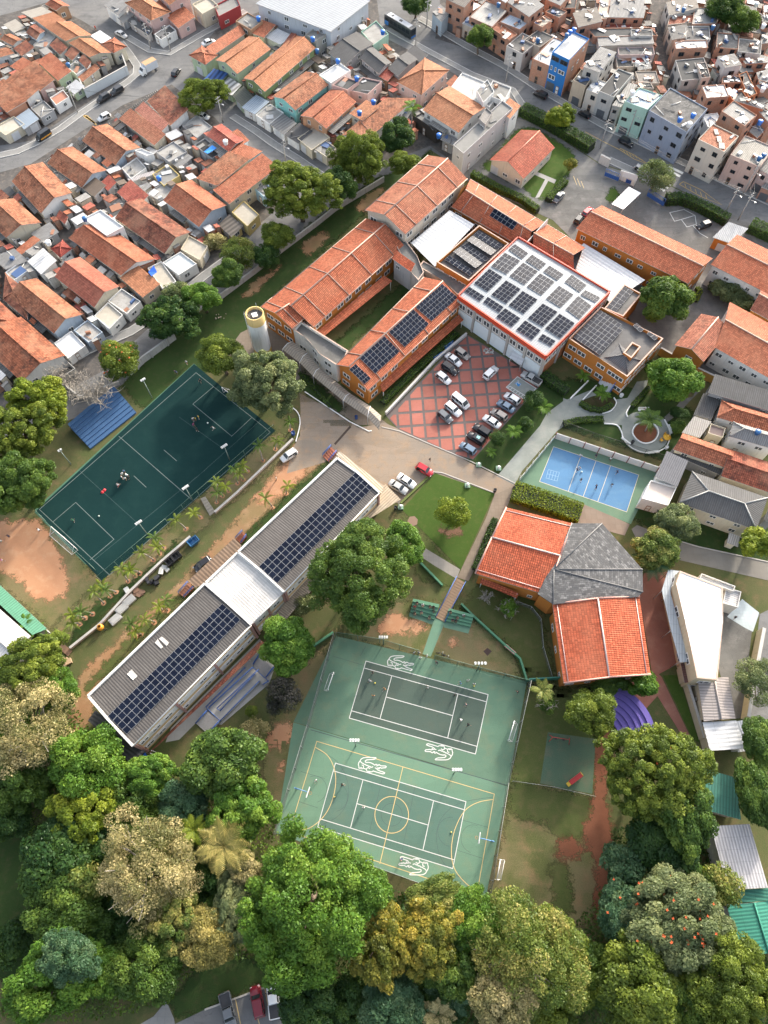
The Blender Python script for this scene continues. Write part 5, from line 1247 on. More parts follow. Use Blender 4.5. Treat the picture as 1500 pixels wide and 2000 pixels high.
H_=[  # label, tile, corners, eave height, roof, rise, wall, roof material
 ('white gable house facing the yellow speed bump, dark left slope and pale right slope','A0',(600,1030,845,1210,1030,1080),4.2,'gable',1.9,BLU,TA),
 ('blue gable house second below the speed bump with a grey lean-to behind','A0',(345,1195,600,1375,785,1245),4.2,'gable',1.9,BLU,TA),
 ('white gable house third below the speed bump with two white back windows','B0',(85,15,300,250,530,100),5.4,'gable',1.9,WHT,TA),
 ('cream gable house at the left edge below the street','B0',(-155,245,45,430,305,320),5.2,'gable',2.0,CRM,TA),
 ('long gable house with smooth brown left slope and white roofed neighbour','B0',(500,430,885,705,1140,585),5.0,'gable',1.9,WHT,TE),
 ('gable house with dark mossy left slope and cream walls above the terraces','B0',(840,285,1205,545,1395,387),5.4,'gable',1.9,CRM,TC),
 ('gable house with salmon right slope and an arched blue window','B0',(400,715,690,940,875,785),5.4,'gable',1.9,CRM,tile((0.46,0.14,0.085),.3)),
 ('gable house with a hipped wing beside the salmon roof','B0',(60,855,395,1130,605,990),5.2,'gable',2.0,BLU,TA),
 ('large weathered roof house above the bare tree at the left edge','B0',(-160,1190,160,1485,480,1290),5.0,'gable',2.2,WHT,tile((0.44,0.14,0.065),.95)),
 ('rear hip roofed wing at the left edge beside the large weathered roof','B0',(-250,960,-20,1180,180,1060),4.8,'hip',1.8,WHT,tile((0.40,0.12,0.06),.9)),
 ('small dark hipped roof tucked beside the pale blue gable house','B0',(20,880,200,1030,215,830),4.6,'hip',1.0,WHT,TC),
 ('square red tiled back house beside the yellow wall','B0',(855,95,990,215,1095,130),4.4,'shed',.6,WHT,TD),
 ('little red hipped roof in the middle of the back yards','B0',(370,510,440,575,530,510),4.2,'hip',.8,WHT,tile((0.36,0.07,0.05),.3)),
 ('blue walled gable house beside the yellow corner house','B1',(-117,155,145,350,350,190),5.6,'gable',2.0,BLU,TE),
 ('long tiled shed roof house ending in the pale blue terrace','A1',(365,1495,245,1390,610,1140),5.4,'shed',.9,CRM,TE),
 ('tiled house with mossy pink roof above the long shed roof','A1',(280,1362,120,1305,365,1125),5.8,'shed',.9,CRM,TA),
 ('tiled front roof with pale blue gable wall facing the narrow street','A1',(515,1172,610,1107,465,1060),5.4,'shed',.4,(0.42,0.52,0.60),TE),
 ('L shaped red roof beside the white water tank and blue tarp','A1',(365,1115,200,990,310,905),5.4,'gable',.9,GRY,TD),
 ('red roof wing facing the narrow street behind the white tank','A1',(365,1115,515,1028,430,950),5.2,'shed',.4,WHT,TE),
 ('tiled unit with long white gutter nearest the white parked car','A0',(870,870,1130,1065,1220,1000),5.0,'shed',.8,CRM,tile((0.42,0.16,0.09),.25)),
 ('pink roofed middle unit between tiled row houses','A0',(985,805,1175,970,1245,920),5.3,'shed',.7,WHT,tile((0.50,0.19,0.13),.2)),
 ('dark weathered row house roof beside the street tree','A0',(1075,740,1245,922,1385,820),5.6,'shed',.9,WHT,TC),
 ('orange shed roof house with a white square patch','A0',(425,592,270,450,375,393),5.2,'shed',.6,GRN,TE),
 ('orange row house with white party wall, right of the pair','A0',(290,668,145,522,260,458),5.4,'shed',.8,PNK,TA),
 ('orange row house with white party wall, left of the pair','A0',(190,738,35,592,142,525),5.4,'shed',.8,WHT,TA),
 ('orange roofed row house at the left edge above the striped awning','A0',(50,825,-120,660,35,592),5.2,'shed',.8,(0.50,0.26,0.17),TA),
 ('small tiled roof behind the white party wall pair','A0',(145,528,70,486,170,425),4.4,'shed',.4,WHT,TE),
 ('pale orange shed roof near the green lot','A0',(325,197,235,132,395,95),5.0,'shed',.4,WHT,TB),
 ('big pale orange roof in the middle of the corner block','A0',(480,302,325,197,520,155),5.0,'gable',.8,CRM,TB),
 ('pale orange corner roof with cream side wall','A0',(655,420,500,312,670,280),5.0,'gable',.8,CRM,TB),
 ('orange hipped porch of the corner house opposite the truck','A0',(830,390,740,322,840,275),5.2,'hip',.8,CRM,TE),
 ('dark red gable roof near the upper left lot','A0',(265,292,190,240,255,175),4.8,'gable',.6,BLU,TC),
 ('weathered orange roof at the far left below the green lot','A0',(95,335,0,288,75,245),4.6,'gable',.6,WHT,TA),
 ('weathered orange back roof below the far left one','A0',(160,412,95,355,190,300),4.4,'shed',.4,WHT,TC),
 ('dark tiled back roof among the yards of the corner block','A0',(440,402,360,330,420,285),4.2,'shed',.4,WHT,TC),
 ('brown tiled strip roof beside the corner block yard','A0',(530,442,470,400,530,345),4.2,'shed',.4,WHT,TC),
 ('narrow dark red roof by the cream side wall','A0',(635,506,575,442,612,400),4.2,'shed',.4,WHT,TC),
 ('orange copper roof lean-to above the pale garden wall','A0',(605,600,568,565,700,475),3.0,'shed',.5,CRM,tile((0.42,0.17,0.09),.1)),
 ('orange roofed house at the top edge beside the cross street','A0',(410,78,328,30,430,-5),4.8,'gable',.8,BRN,TE),
 ('cream sheet roof beside the upper left orange roofs','A0',(230,132,155,90,310,53),4.6,'shed',.3,CRM,corr((0.42,0.38,0.32),.3)),
 ('cream sheet shed at the upper left behind the dark red gable','A0',(100,240,25,180,115,145),4.0,'shed',.3,CRM,corr((0.42,0.38,0.32),.3)),
 ('small roof at the left edge among the back yards','A0',(-40,430,-90,380,60,350),4.2,'shed',.4,WHT,TA),
 ('pink two storey corner house with hipped orange roof','A0',(1105,152,915,22,1060,-40),6.6,'hip',1.6,PNK,TB),
 ('pink house with orange lean-to roof on the upper street','A0',(1305,207,1218,122,1345,50),4.8,'shed',.5,PNK,TE),
 ('tall pink house with orange roof at the top edge','A0',(1240,40,1140,-60,1300,-120),8.0,'gable',1.2,PNK,TB),
 ('beige house at the top edge above the red shop front','A1',(170,100,95,30,210,-30),5.0,'flat',0,CRM,FC),
 ('red shop front house at the top edge','A1',(290,120,255,40,410,-40),4.6,'flat',0,(0.35,0.06,0.06),FG),
 ('narrow long orange roof house by the parked white car','A1',(235,416,485,247,450,195),5.6,'shed',.8,CRM,TE),
 ('hipped orange roof above a white corner balcony','A1',(190,476,70,405,165,335),5.4,'hip',.8,GRN,TE),
 ('pale green gable house with long orange roof','A1',(670,360,425,542,265,440),6.0,'gable',1.6,GRN,TB),
 ('dark green gable house with the longest orange roof','A1',(1000,350,627,672,470,572),6.0,'gable',1.5,(0.20,0.25,0.12),TB),
 ('turquoise gable house with mossy orange roof','A1',(1095,620,850,808,680,705),6.0,'gable',1.6,TEA,TA),
 ('orange gable house with terrace above the garden trees','A1',(1300,745,1078,942,887,846),6.0,'gable',1.5,(0.50,0.28,0.17),TE),
 ('low orange roof with two water tanks','A1',(1345,885,1245,832,1370,742),6.2,'shed',.5,CRM,TB),
 ('long weathered orange roof above the dark garden tree','p',(727,264,667,264,756,196),5.6,'shed',.9,WHT,TA),
 ('long weathered orange roof continuing to the right behind the palm','p',(727,263,779,221,753,195),5.6,'shed',.6,WHT,TA),
 ('pink hip roof villa near the avenue','A2',(280,600,460,697,665,515),6.8,'hip',2.0,(0.60,0.42,0.36),TB),
 ('white villa with big orange gable roof behind the pink one','A2',(470,805,735,972,930,787),6.6,'gable',1.5,WHT,TB),
 ('small orange roof piece between pink villa and white terrace','A2',(675,642,640,610,705,552),5.2,'shed',.3,WHT,TE),
 ('dark roofed house below the warehouse','A1',(1215,478,1090,385,1300,230),5.4,'gable',1.0,GRY,CD),
 ('charcoal gable roof near the bus','A2',(150,542,12,425,105,342),5.6,'gable',1.0,GRY,CD),
 ('charcoal roof beside the pink hip roof villa','A2',(290,560,215,500,360,375),5.2,'gable',.8,GRY,CD),
 ('dark sheet roof facing the avenue below the bus','A2',(450,455,350,380,410,335),4.6,'shed',.4,GRY,CD),
 ('mint house corner with rubble roof beside the bus','A2',(110,330,20,230,130,150),5.0,'flat',0,(0.35,0.52,0.42),FS),
 ('grey gabled yard shed right of the charcoal roof','A2',(150,620,65,560,100,545),4.2,'shed',.4,GRY,CD),
 ('dark red gable roof between the warehouse and long roof','A1',(735,357,820,237,895,292),5.6,'gable',.8,WHT,tile((0.26,0.08,0.05),.4)),
 ('orange roof beside the warehouse corner','A1',(620,277,520,240,610,155),5.6,'shed',.5,CRM,TE),
 ('tile shed strip in the dark yards by the charcoal roof','A2',(215,595,145,560,210,495),4.4,'shed',.4,BRN,TD),
]
for lb,t,c,h,rt,rise,wl,rm in H_:
 building(lb,t,c,h*(.74 if t[0]=='B' or t=='A0' else .86),rt,rise*.85 if rise else rise,wl,rm,dens=.75,group=HG,side=1 if rt=='gable' else 0,yard=3.5 if rt=='gable' and t in('B0','A0')else 0)
F_=[  # flat and sheet roofs
 ('white flat roofed house beside the mossy dark gable','B0',(780,412,905,347,735,222),5.6,'flat',WHT,FW),
 ('white corrugated awning in the back yards','B0',(300,697,200,602,320,510),4.4,'shed',WHT,corr((0.58,0.58,0.57),.25,.8,.3)),
 ('grey concrete yard roof beside the white corrugated awning','B0',(95,745,40,680,200,570),3.6,'flat',(0.5,0.52,0.54),FS),
 ('dark broken sheet roof behind the cream gable house','B0',(290,470,225,395,370,320),3.4,'shed',GRY,CG),
 ('small tiled strip roof over the back yard passage','B0',(160,552,108,520,250,420),3.6,'shed',WHT,TE),
 ('dark striped pergola roof in the back yard','B0',(835,272,760,225,880,150),3.2,'shed',GRY,CD),
 ('rust red lean-to behind the third gable house','B0',(475,330,410,275,440,232),3.2,'shed',WHT,tile((0.33,0.09,0.06),.4)),
 ('grey back roof of the left edge yards','B0',(40,660,-60,570,110,515),3.4,'shed',GRY,CG),
 ('orange flat tiled carport above the front terrace','B0',(1045,868,878,722,1010,632),4.2,'shed',CRM,TB),
 ('white rear extension with stair box behind the first gable house','A0',(1075,1140,985,1100,1035,1085),5.0,'flat',WHT,FW),
 ('tiled white rear yard roof behind the first gable house','A0',(960,1310,890,1230,1000,1150),3.2,'flat',WHT,FS),
 ('brown corrugated lean-to behind the second gable house','A0',(690,1440,600,1375,690,1300),3.4,'shed',WHT,CBR),
 ('small red tiled lean-to behind the second gable house','A0',(790,1400,733,1340,800,1285),3.2,'shed',WHT,TD),
 ('dirty concrete roof block behind the row houses','A0',(1240,1185,1140,1110,1270,1035),4.2,'flat',GRY,FS),
 ('grey sheet roof over the back passage','A0',(1310,1235,1245,1190,1350,1115),3.2,'shed',GRY,CG),
 ('yellow walled yard building with blue tank','A0',(1200,1360,1115,1275,1230,1200),3.6,'flat',YEL,FG),
 ('grey lean-to with tiled yard beside the first gable house','A0',(1120,1250,930,1310,960,1340),3.0,'shed',WHT,corr((0.36,0.34,0.34),.4)),
 ('grey yard roof beside the square red tiled back house','B0',(1170,160,1075,100,1190,30),3.4,'flat',GRY,FS),
 ('striped blue grey awning over the van','A0',(175,948,100,868,215,800),3.2,'shed',GRY,CB),
 ('grey flat carport roof beside the striped awning','A0',(300,862,225,790,320,735),3.2,'flat',GRY,FG),
 ('terracotta front terrace above the white garage door','A0',(410,770,365,715,460,655),3.4,'flat',WHT,plain((0.36,0.16,0.10))),
 ('plant covered terrace at the left edge above the blue garage','A0',(40,990,-40,930,100,850),3.4,'flat',CRM,FC),
 ('slatted carport roof with white bars in front of the pale green house','A0',(545,690,480,640,560,590),3.0,'shed',GRN,CL_),
 ('white sheet roof behind the orange hipped porch','A0',(745,320,660,262,735,230),4.6,'shed',WHT,CW),
 ('grey rubble roof in the corner block yard','A0',(330,350,240,330,340,225),3.4,'flat',GRY,FS),
 ('white tiled yard roof with water tank in the corner block','A0',(560,545,490,490,560,440),3.4,'flat',WHT,FG),
 ('dark slatted front porch of the pink corner house','A0',(1090,260,935,155,965,130),3.0,'shed',(0.45,0.42,0.40),CD),
 ('grey front terrace roof of the pink corner house','A0',(1180,290,1130,250,1240,180),3.2,'flat',WHT,FD),
 ('grey sheet roof house behind the pink corner house','A0',(860,110,760,35,850,-30),4.6,'shed',WHT,CG),
 ('white garden sheet roof at the top edge street','A0',(900,170,860,130,950,70),3.0,'shed',GRY,FG),
 ('large pale grey metal warehouse roof at the top edge','A1',(1110,232,1400,5,860,-180),8.0,'shed',(0.45,0.48,0.52),corr((0.29,0.31,0.33),.15,.9,.12,.6)),
 ('grey concrete block attached to the warehouse','A1',(1000,297,925,250,1028,180),6.6,'flat',(0.33,0.32,0.29),FG),
 ('grey flat roof with a blue tank at the bend','A1',(525,217,413,152,500,90),6.2,'flat',BRN,FG),
 ('grey corrugated roof beside the orange roof near the warehouse','A1',(740,327,622,268,720,215),5.2,'shed',WHT,CL_),
 ('white flat roofed house with a blue tank on the corner','A1',(1112,607,1025,547,1168,455),6.2,'flat',WHT,FW),
 ('pink walled house with black flat roof','A1',(1232,657,1120,622,1205,558),6.4,'flat',PNK,FD),
 ('pink side house stepping down right of the black flat roof','A1',(1380,690,1240,660,1345,565),5.6,'flat',PNK,FD),
 ('blue grey corrugated carport on the narrow street','A1',(552,838,455,787,565,702),3.4,'shed',WHT,CB),
 ('concrete carport roof right of the blue grey one','A1',(662,908,560,842,665,760),3.4,'flat',WHT,FS),
 ('grey ribbed carport on the narrow street','A1',(767,988,667,912,762,837),3.4,'shed',WHT,corr((0.20,0.20,0.195),.4,.9,.4)),
 ('black sheet carport left of the terrace house','A1',(872,1052,772,988,882,905),3.4,'shed',WHT,CD),
 ('blue striped carport in front of the pale green house','A1',(285,618,175,582,258,510),3.2,'shed',GRN,corr((0.05,0.12,0.32),.3,1.4,.7)),
 ('white striped carport beside the blue striped one','A1',(385,700,290,640,365,572),3.2,'shed',GRN,corr((0.58,0.57,0.54),.2,1.6,.7)),
 ('dark wooden carport in front of the dark green house','A1',(462,782,390,702,472,637),3.2,'shed',GRN,corr((0.11,0.12,0.10),.6,.6,.4)),
 ('cream terrace with parapet at the end of the narrow street','A1',(970,1098,866,1012,1000,920),3.8,'flat',CRM,FC),
 ('white tiled terrace below the cream one','A1',(1080,1150,985,1085,1060,1020),3.4,'flat',CRM,FG),
 ('yellow corner house terrace with cream parapet','B1',(500,345,385,240,470,155),4.0,'flat',YEL,FC),
 ('brown ribbed carport roof of the yellow corner house','B1',(385,425,285,335,370,262),3.0,'shed',YEL,corr((0.16,0.14,0.12),.5,1.2,.5)),
 ('pale blue box terrace above the street corner','B1',(620,128,545,62,610,5),4.2,'flat',(0.36,0.52,0.62),FS),
 ('cream front terrace at the lower end beside the yellow house','B1',(150,590,10,510,70,410),3.8,'flat',CRM,FC),
 ('pale front terrace of the cream walled gable house','B0',(1310,700,1190,610,1320,530),3.8,'flat',WHT,plain((0.50,0.53,0.52))),
 ('tan front terrace with a blue tarpaulin','B0',(1190,800,1080,650,1180,600),3.6,'flat',WHT,FC),
 ('cobbled front terrace beside the orange flat carport','B0',(930,985,790,890,890,800),3.6,'flat',WHT,FS),
 ('beige tiled front terrace with four chimney pots','B0',(800,1095,690,1000,790,900),3.6,'flat',WHT,FC),
 ('grey concrete front terrace of the hipped wing house','B0',(650,1195,540,1105,640,1030),3.6,'flat',BLU,FS),
 ('white front patio with small dark windows','B0',(500,1310,395,1200,520,1110),3.2,'flat',WHT,plain((0.55,0.56,0.56))),
 ('grey yard roof with white tank behind the L shaped roof','A1',(130,1010,20,920,130,840),3.4,'flat',GRY,FS),
 ('black yard roof with the blue tarp house','A1',(240,1160,110,1060,190,1010),3.4,'flat',GRY,FD),
 ('big white roof terrace with a stair tower by the avenue','A2',(960,782,665,655,760,530),5.6,'flat',WHT,ground((0.50,0.49,0.46),(0.42,0.41,0.39),(0.30,0.29,0.28),.2,.7)),
 ('white walled roof terrace at the avenue corner','A2',(1120,640,985,588,930,690),6.6,'flat',WHT,FG),
 ('white stair tower on the roof terrace','A2',(915,750,865,660,945,580),7.6,'flat',WHT,FG),
 ('long grey roofed house with cluttered side facing the hedge','A2',(770,1122,1130,792,1055,735),7.6,'flat',(0.45,0.44,0.43),FG),
 ('white front house with pale tiled strip at the avenue end of the long grey roof','A2',(1110,870,1190,775,1105,725),6.8,'shed',WHT,TB),
 ('grey ventilation box on the long grey roof','A2',(930,910,885,870,935,785),8.8,'flat',(0.33,0.31,0.29),corr((0.28,0.26,0.24),.4)),
 ('black walled lean-to with grey roof beside the garden palm','A2',(625,930,470,822,415,852),4.6,'flat',(0.06,0.055,0.05),FG),
 ('small grey shed roof below the white villa','A2',(690,1065,600,1020,640,985),4.0,'shed',GRY,CG),
 ('grey roof below the low orange roof with tanks','A2',(355,870,275,800,300,770),4.4,'shed',CRM,CG),
]
for lb,t,c,h,rt,wl,rm in F_:
 building(lb,t,c,h*(.8 if h<5.5 else .95),rt,None if rt=='flat' else .35,wl,rm,dens=.6,group='low outbuildings and terraces of the upper left blocks',clutter=2 if rm in(FG,FS,FD,CG,CD)else 0,par=.35)
# ---------------------------------------------------------------- hillside blocks, upper right
BR=None
FVR=[corr((0.22,0.213,0.20),.7,.6),corr((0.14,0.137,0.133),.7,.6),corr((0.31,0.30,0.28),.65,.6),corr((0.19,0.168,0.145),.7,.6)]
FVF=[ground((0.165,0.16,0.153),(0.095,0.093,0.089),(0.27,0.26,0.245),.3,.9,.4,.6,.2),ground((0.11,0.108,0.105),(0.06,0.06,0.058),(0.2,0.19,0.18),.3,.9,.4,.6,.2)]
def fav(lb,t,c,h,rm=FG,wall=None,rt='flat',dens=.9,key='d'):
 k=int(c[0]+c[1]*3+c[4])
 if rm is FG:rt='shed' if k%5<3 else 'flat';rm=FVR[k%4]if rt=='shed' else FVF[k%2]
 elif rm is FS:rm=FVF[k%2]
 elif rm in(CG,CL_):rt='shed'
 if wall==GRY:wall=((0.42,0.41,0.39),(0.44,0.38,0.32),None,(0.50,0.48,0.44))[k%4]
 building(lb,t,c,h,rt,None if rt=='flat' else .35,wall or(0.3,0.2,0.15),rm,'house','house',dens=dens,key=key,wm=None if wall else brickwall(),group='self built houses of the upper right hillside',floors=max(1,round(h/2.9)),clutter=5,par=.25,ov=.12)
FV_=[
 ('bare brick house at the top edge above the bus lane','A2',(775,52,640,-10,720,-90),8.5,FG,None),
 ('shop house with pale sheet roof right of the bus','A2',(610,160,540,100,600,40),4.5,FG,(0.36,0.42,0.46)),
 ('wide pale sheet roof house beside the avenue shrub','A2',(980,197,812,122,935,0),6.0,corr((0.44,0.43,0.40),.4),GRY),
 ('brick house with copper coloured front awning','A2',(1105,292,970,203,1030,160),6.0,tile((0.40,0.15,0.08),.2),None),
 ('brick house with pale blue rear roof above the copper awning','A2',(1182,216,1035,158,1110,100),6.4,corr((0.46,0.52,0.58),.2),None),
 ('grey roof brick house behind the pale blue rear roof','A2',(1250,122,1090,12,1200,-60),8.4,CG,None),
 ('small porch house with rusted sheet beside the shrub','A2',(840,205,760,170,810,125),4.0,CL_,GRY),
 ('dirty grey roof house with white lower wall by the avenue','A2',(1205,395,1085,335,1200,238),5.4,FS,(0.42,0.40,0.38)),
 ('rubbish strewn flat roof between grey roof and blue house','A2',(1330,345,1215,290,1320,215),5.6,FS,GRY),
 ('unfinished shop house with long pale roof left of the blue house','A2',(1400,482,1275,428,1432,270),6.5,corr((0.52,0.55,0.57),.2),GRY),
 ('cream topped house with small blue sign','A2',(1345,200,1285,165,1360,110),6.8,FC,None),
 ('flat roofed house with scrap pile behind the blue sign','A2',(1470,130,1370,85,1430,40),6.0,FS,GRY),
 ('grey roofed cabin at the top edge right of brick house','A2',(1480,40,1370,-10,1450,-90),7.0,CG,None),
 ('tall pale house at the top edge behind the wide sheet roof','A2',(1080,20,980,-40,1050,-120),8.0,CL_,None),
 ('tan house with red shop front beside the blue building','FB',(705,810,520,720,640,560),6.4,FS,(0.46,0.38,0.29)),
 ('grey ribbed roof house behind the tan house','FB',(905,610,670,525,920,250),9.0,CG,(0.42,0.40,0.37)),
 ('white sheet roof house with maroon shutter','FB',(905,935,715,860,850,690),6.0,CW,(0.52,0.48,0.42)),
 ('grey house with three dark windows and long dark roof','FB',(1115,970,900,880,1180,550),7.0,FD,(0.42,0.42,0.40)),
 ('low dark porch house with brown garage door','FB',(1220,1120,1090,1090,1330,780),6.0,FG,(0.30,0.30,0.29)),
 ('mint green three storey house with pale blue roof','A3',(618,802,450,742,560,640),9.0,corr((0.40,0.48,0.54),.2),(0.33,0.50,0.43)),
 ('blue grey four storey house with white roof terrace','A3',(905,968,630,808,785,642),9.6,FS,(0.25,0.29,0.36)),
 ('brick house with bright white roof on the slope','A3',(1050,718,1015,628,1180,615),8.6,FW,None),
 ('brick walled open terrace beside the bright white roof','A3',(1240,730,1195,660,1305,650),7.0,FS,(0.42,0.17,0.09)),
 ('cream tall house with orange roof by the zebra crossing','A3',(1180,1112,990,1018,1098,905),9.6,tile((0.46,0.18,0.10),.1),(0.52,0.48,0.41)),
 ('grey sheet roofed house above the orange roofed cream house','A3',(1330,922,1160,812,1250,735),10.4,corr((0.30,0.29,0.27),.4),None),
 ('long white edged brick house at the upper right slope','A3',(1470,800,1250,735,1270,708),9.4,FG,(0.40,0.17,0.10)),
 ('wide house with pale sheet roof and two blue tanks at the right edge','A3',(1440,1222,1225,1132,1335,990),8.0,corr((0.34,0.32,0.28),.5),(0.48,0.36,0.31)),
 ('pale pink house at the right edge beside the avenue','A3',(1600,1330,1440,1240,1530,1100),6.0,FG,(0.50,0.40,0.37)),
 ('brown roofed house at the right edge down the avenue','A3',(1640,1440,1450,1370,1530,1290),3.6,FG,(0.34,0.20,0.15)),
 ('small white house wedged behind the cream tall house','A3',(1060,930,1020,840,1130,825),6.0,FW,WHT),
 ('wide grey roof strip beside the alley','A3',(260,337,250,268,650,258),5.4,CG,GRY),
 ('dark roof strip above the grey one beside the alley','A3',(230,268,180,208,640,200),5.8,FD,GRY),
 ('white patched roof end by the alley car','A3',(500,262,495,215,650,215),6.6,FS,GRY),
 ('pink walled house below the grey roof strip','A3',(408,402,400,347,660,342),5.0,FS,(0.46,0.36,0.34)),
 ('low grey ruin roof left of the alley','A3',(395,492,388,408,510,402),3.6,FS,GRY),
 ('tiny red tiled roof left of the alley','A3',(505,458,500,412,640,408),4.0,TD,GRY),
 ('grey sheet roof below the tiny red tiled roof','A3',(550,515,535,465,630,458),3.4,CG,GRY),
 ('brown sheet roof at the foot of the alley','A3',(555,610,530,522,680,520),4.0,corr((0.22,0.20,0.18),.5),GRY),
 ('pale shack roof by the foot of the alley','A3',(530,640,505,598,640,605),3.6,FS,(0.45,0.38,0.33)),
 ('brick house with two white windows at the upper left of the alley','A3',(110,200,70,95,245,60),7.4,FG,None),
 ('cream roofed brick house upper left of the alley','A3',(320,140,245,135,275,-20),7.0,FC,None),
 ('grey roofs with brick parapet along the top of the alley','A3',(590,130,325,125,345,45),6.4,CG,None),
 ('grey block house at the top edge beside the alley','A3',(590,45,330,40,350,-60),6.4,CG,GRY),
 ('brick terrace row with rust red lower edge by the alley','A3',(500,200,235,205,240,170),4.0,TD,None),
 ('dark grey flat house at the upper left of the brick house','A3',(90,60,-20,60,0,-60),6.0,FD,None),
 ('grey cabin behind the blue building','A3',(180,150,90,140,140,70),4.6,CG,GRY),
 ('rust tiled sheet roof right of the alley','FV',(30,362,60,240,425,205),6.0,tile((0.36,0.12,0.07),.5),GRY),
 ('pale ribbed roof beside the hillside trees','FV',(385,352,430,105,785,100),6.4,corr((0.33,0.33,0.32),.4,.6),GRY),
 ('large flat grey roof at the top edge right of the alley','FV',(50,225,5,30,430,-60),6.8,FG,GRY),
 ('dark concrete roof with pale rear wall right of the alley','FV',(90,585,30,400,300,370),5.8,FG,GRY),
 ('cluttered cream roof terrace with white dish','FV',(300,580,290,380,640,380),6.2,FS,GRY),
 ('brick house with slanted white sheet roof right of the alley','FV',(150,712,130,600,600,585),8.0,CW,None),
 ('dark sunken roof house above the bright white roof','FV',(235,1180,145,880,560,840),6.4,FD,(0.40,0.38,0.36)),
 ('dark roof box with pale front wall','FV',(530,1145,465,925,590,905),7.6,FD,(0.46,0.38,0.33)),
 ('grey box house with a white side wall','FV',(870,990,760,825,1000,800),8.4,FG,(0.48,0.47,0.46)),
 ('wide grey roof with pipes below the hillside trees','FV',(740,690,760,470,1080,500),6.0,FS,GRY),
 ('brown grey roof right of the pipes','FV',(1060,750,1080,560,1410,600),6.0,FS,GRY),
 ('brick house with two windows and orange patched roof','FV',(1170,930,1140,890,1470,890),6.0,FG,None),
 ('dark roof with white dish below the grey box house','FV',(830,1210,840,1120,1150,1110),6.6,FD,None),
 ('orange brick parapet terrace on the right slope','FV',(1220,1420,1070,1090,1190,1040),6.6,FS,(0.44,0.18,0.09)),
 ('grey roof with skylights at the right edge','FV',(1380,1230,1330,1060,1520,1020),6.0,CG,None),
 ('grey sheet roof at the right edge above the tanks','FV',(1400,1320,1320,1250,1540,1180),5.4,CG,None),
 ('brick house with white tanks at the upper right edge','FV',(1420,340,1400,230,1540,220),6.0,FG,None),
 ('white topped brick cabin at the upper right edge','FV',(1440,190,1430,60,1560,50),6.0,FW,None),
 ('brick back house at the right edge beyond the trees','FV',(1390,640,1400,520,1540,520),5.4,FG,None),
 ('small brick store beside the pipes roof','FV',(1040,850,1030,770,1160,770),4.6,FD,None),
 ('grey house right of the pale walled dark box','A3',(1130,560,1090,500,1150,440),5.0,FG,(0.35,0.40,0.40)),
 ('grey roof house with brick base at the right edge slope','A3',(1420,1010,1360,960,1470,850),6.0,CG,None),
 ('narrow brick house between the orange roof and the right edge','A3',(1510,900,1420,800,1500,760),8.5,FG,None),
]
for lb,t,c,h,rm,wl in FV_:fav(lb,t,c,h*(.78 if t=='FV' or(t=='A3' and c[1]<640)else 1),rm,wl)
# the blue building
bb=building('tall blue shop house with white roof and brick side wall','p',(1112,117,1078.7,101,1118,60),10.6,'flat',None,(0.03,0.16,0.42),FW,'house','house',dens=0)
o_=bb.location;a,c=G(1112,117,10.6)-o_,G(1078.7,101,10.6)-o_;d_=G(1118,60,10.6)-G(1078.7,101,10.6)
e=(c-a);nn=V((e.y,-e.x,0)).normalized();nn=nn if nn.dot(a+o_)<0 else-nn
for z,k,ww,hh in((8.6,.25,2.4,1.2),(8.6,.75,2.4,1.2),(5.9,.28,2.0,1.1),(5.9,.62,.6,1.2),(5.9,.86,.6,1.2),(3.4,.75,2.2,1.3)):add_window(bb,lift(a+e*k,0),nn,ww,hh,z,'w' if z<8 else 'd')
add_door(bb,lift(a+e*.3,0),nn,1.0,2.3,.02,'w');add_door(bb,lift(a+e*.72,0),nn,2.6,2.5,.02,'d',True)
n2=V((d_.y,-d_.x,0)).normalized();n2=n2 if n2.dot(e)<0 else-n2
mb=MB();mb.obox(lift(a,.05)+n2*.02,lift(d_,0),n2*.08,V((0,0,10.4)));mb.build('side_wall',[brickwall()],bb)
for k,z in((.3,6.0),(.55,6.4),(.75,8.6)):add_window(bb,lift(a+d_*k,0)+n2*.1,n2,1.0,1.0,z,'w')
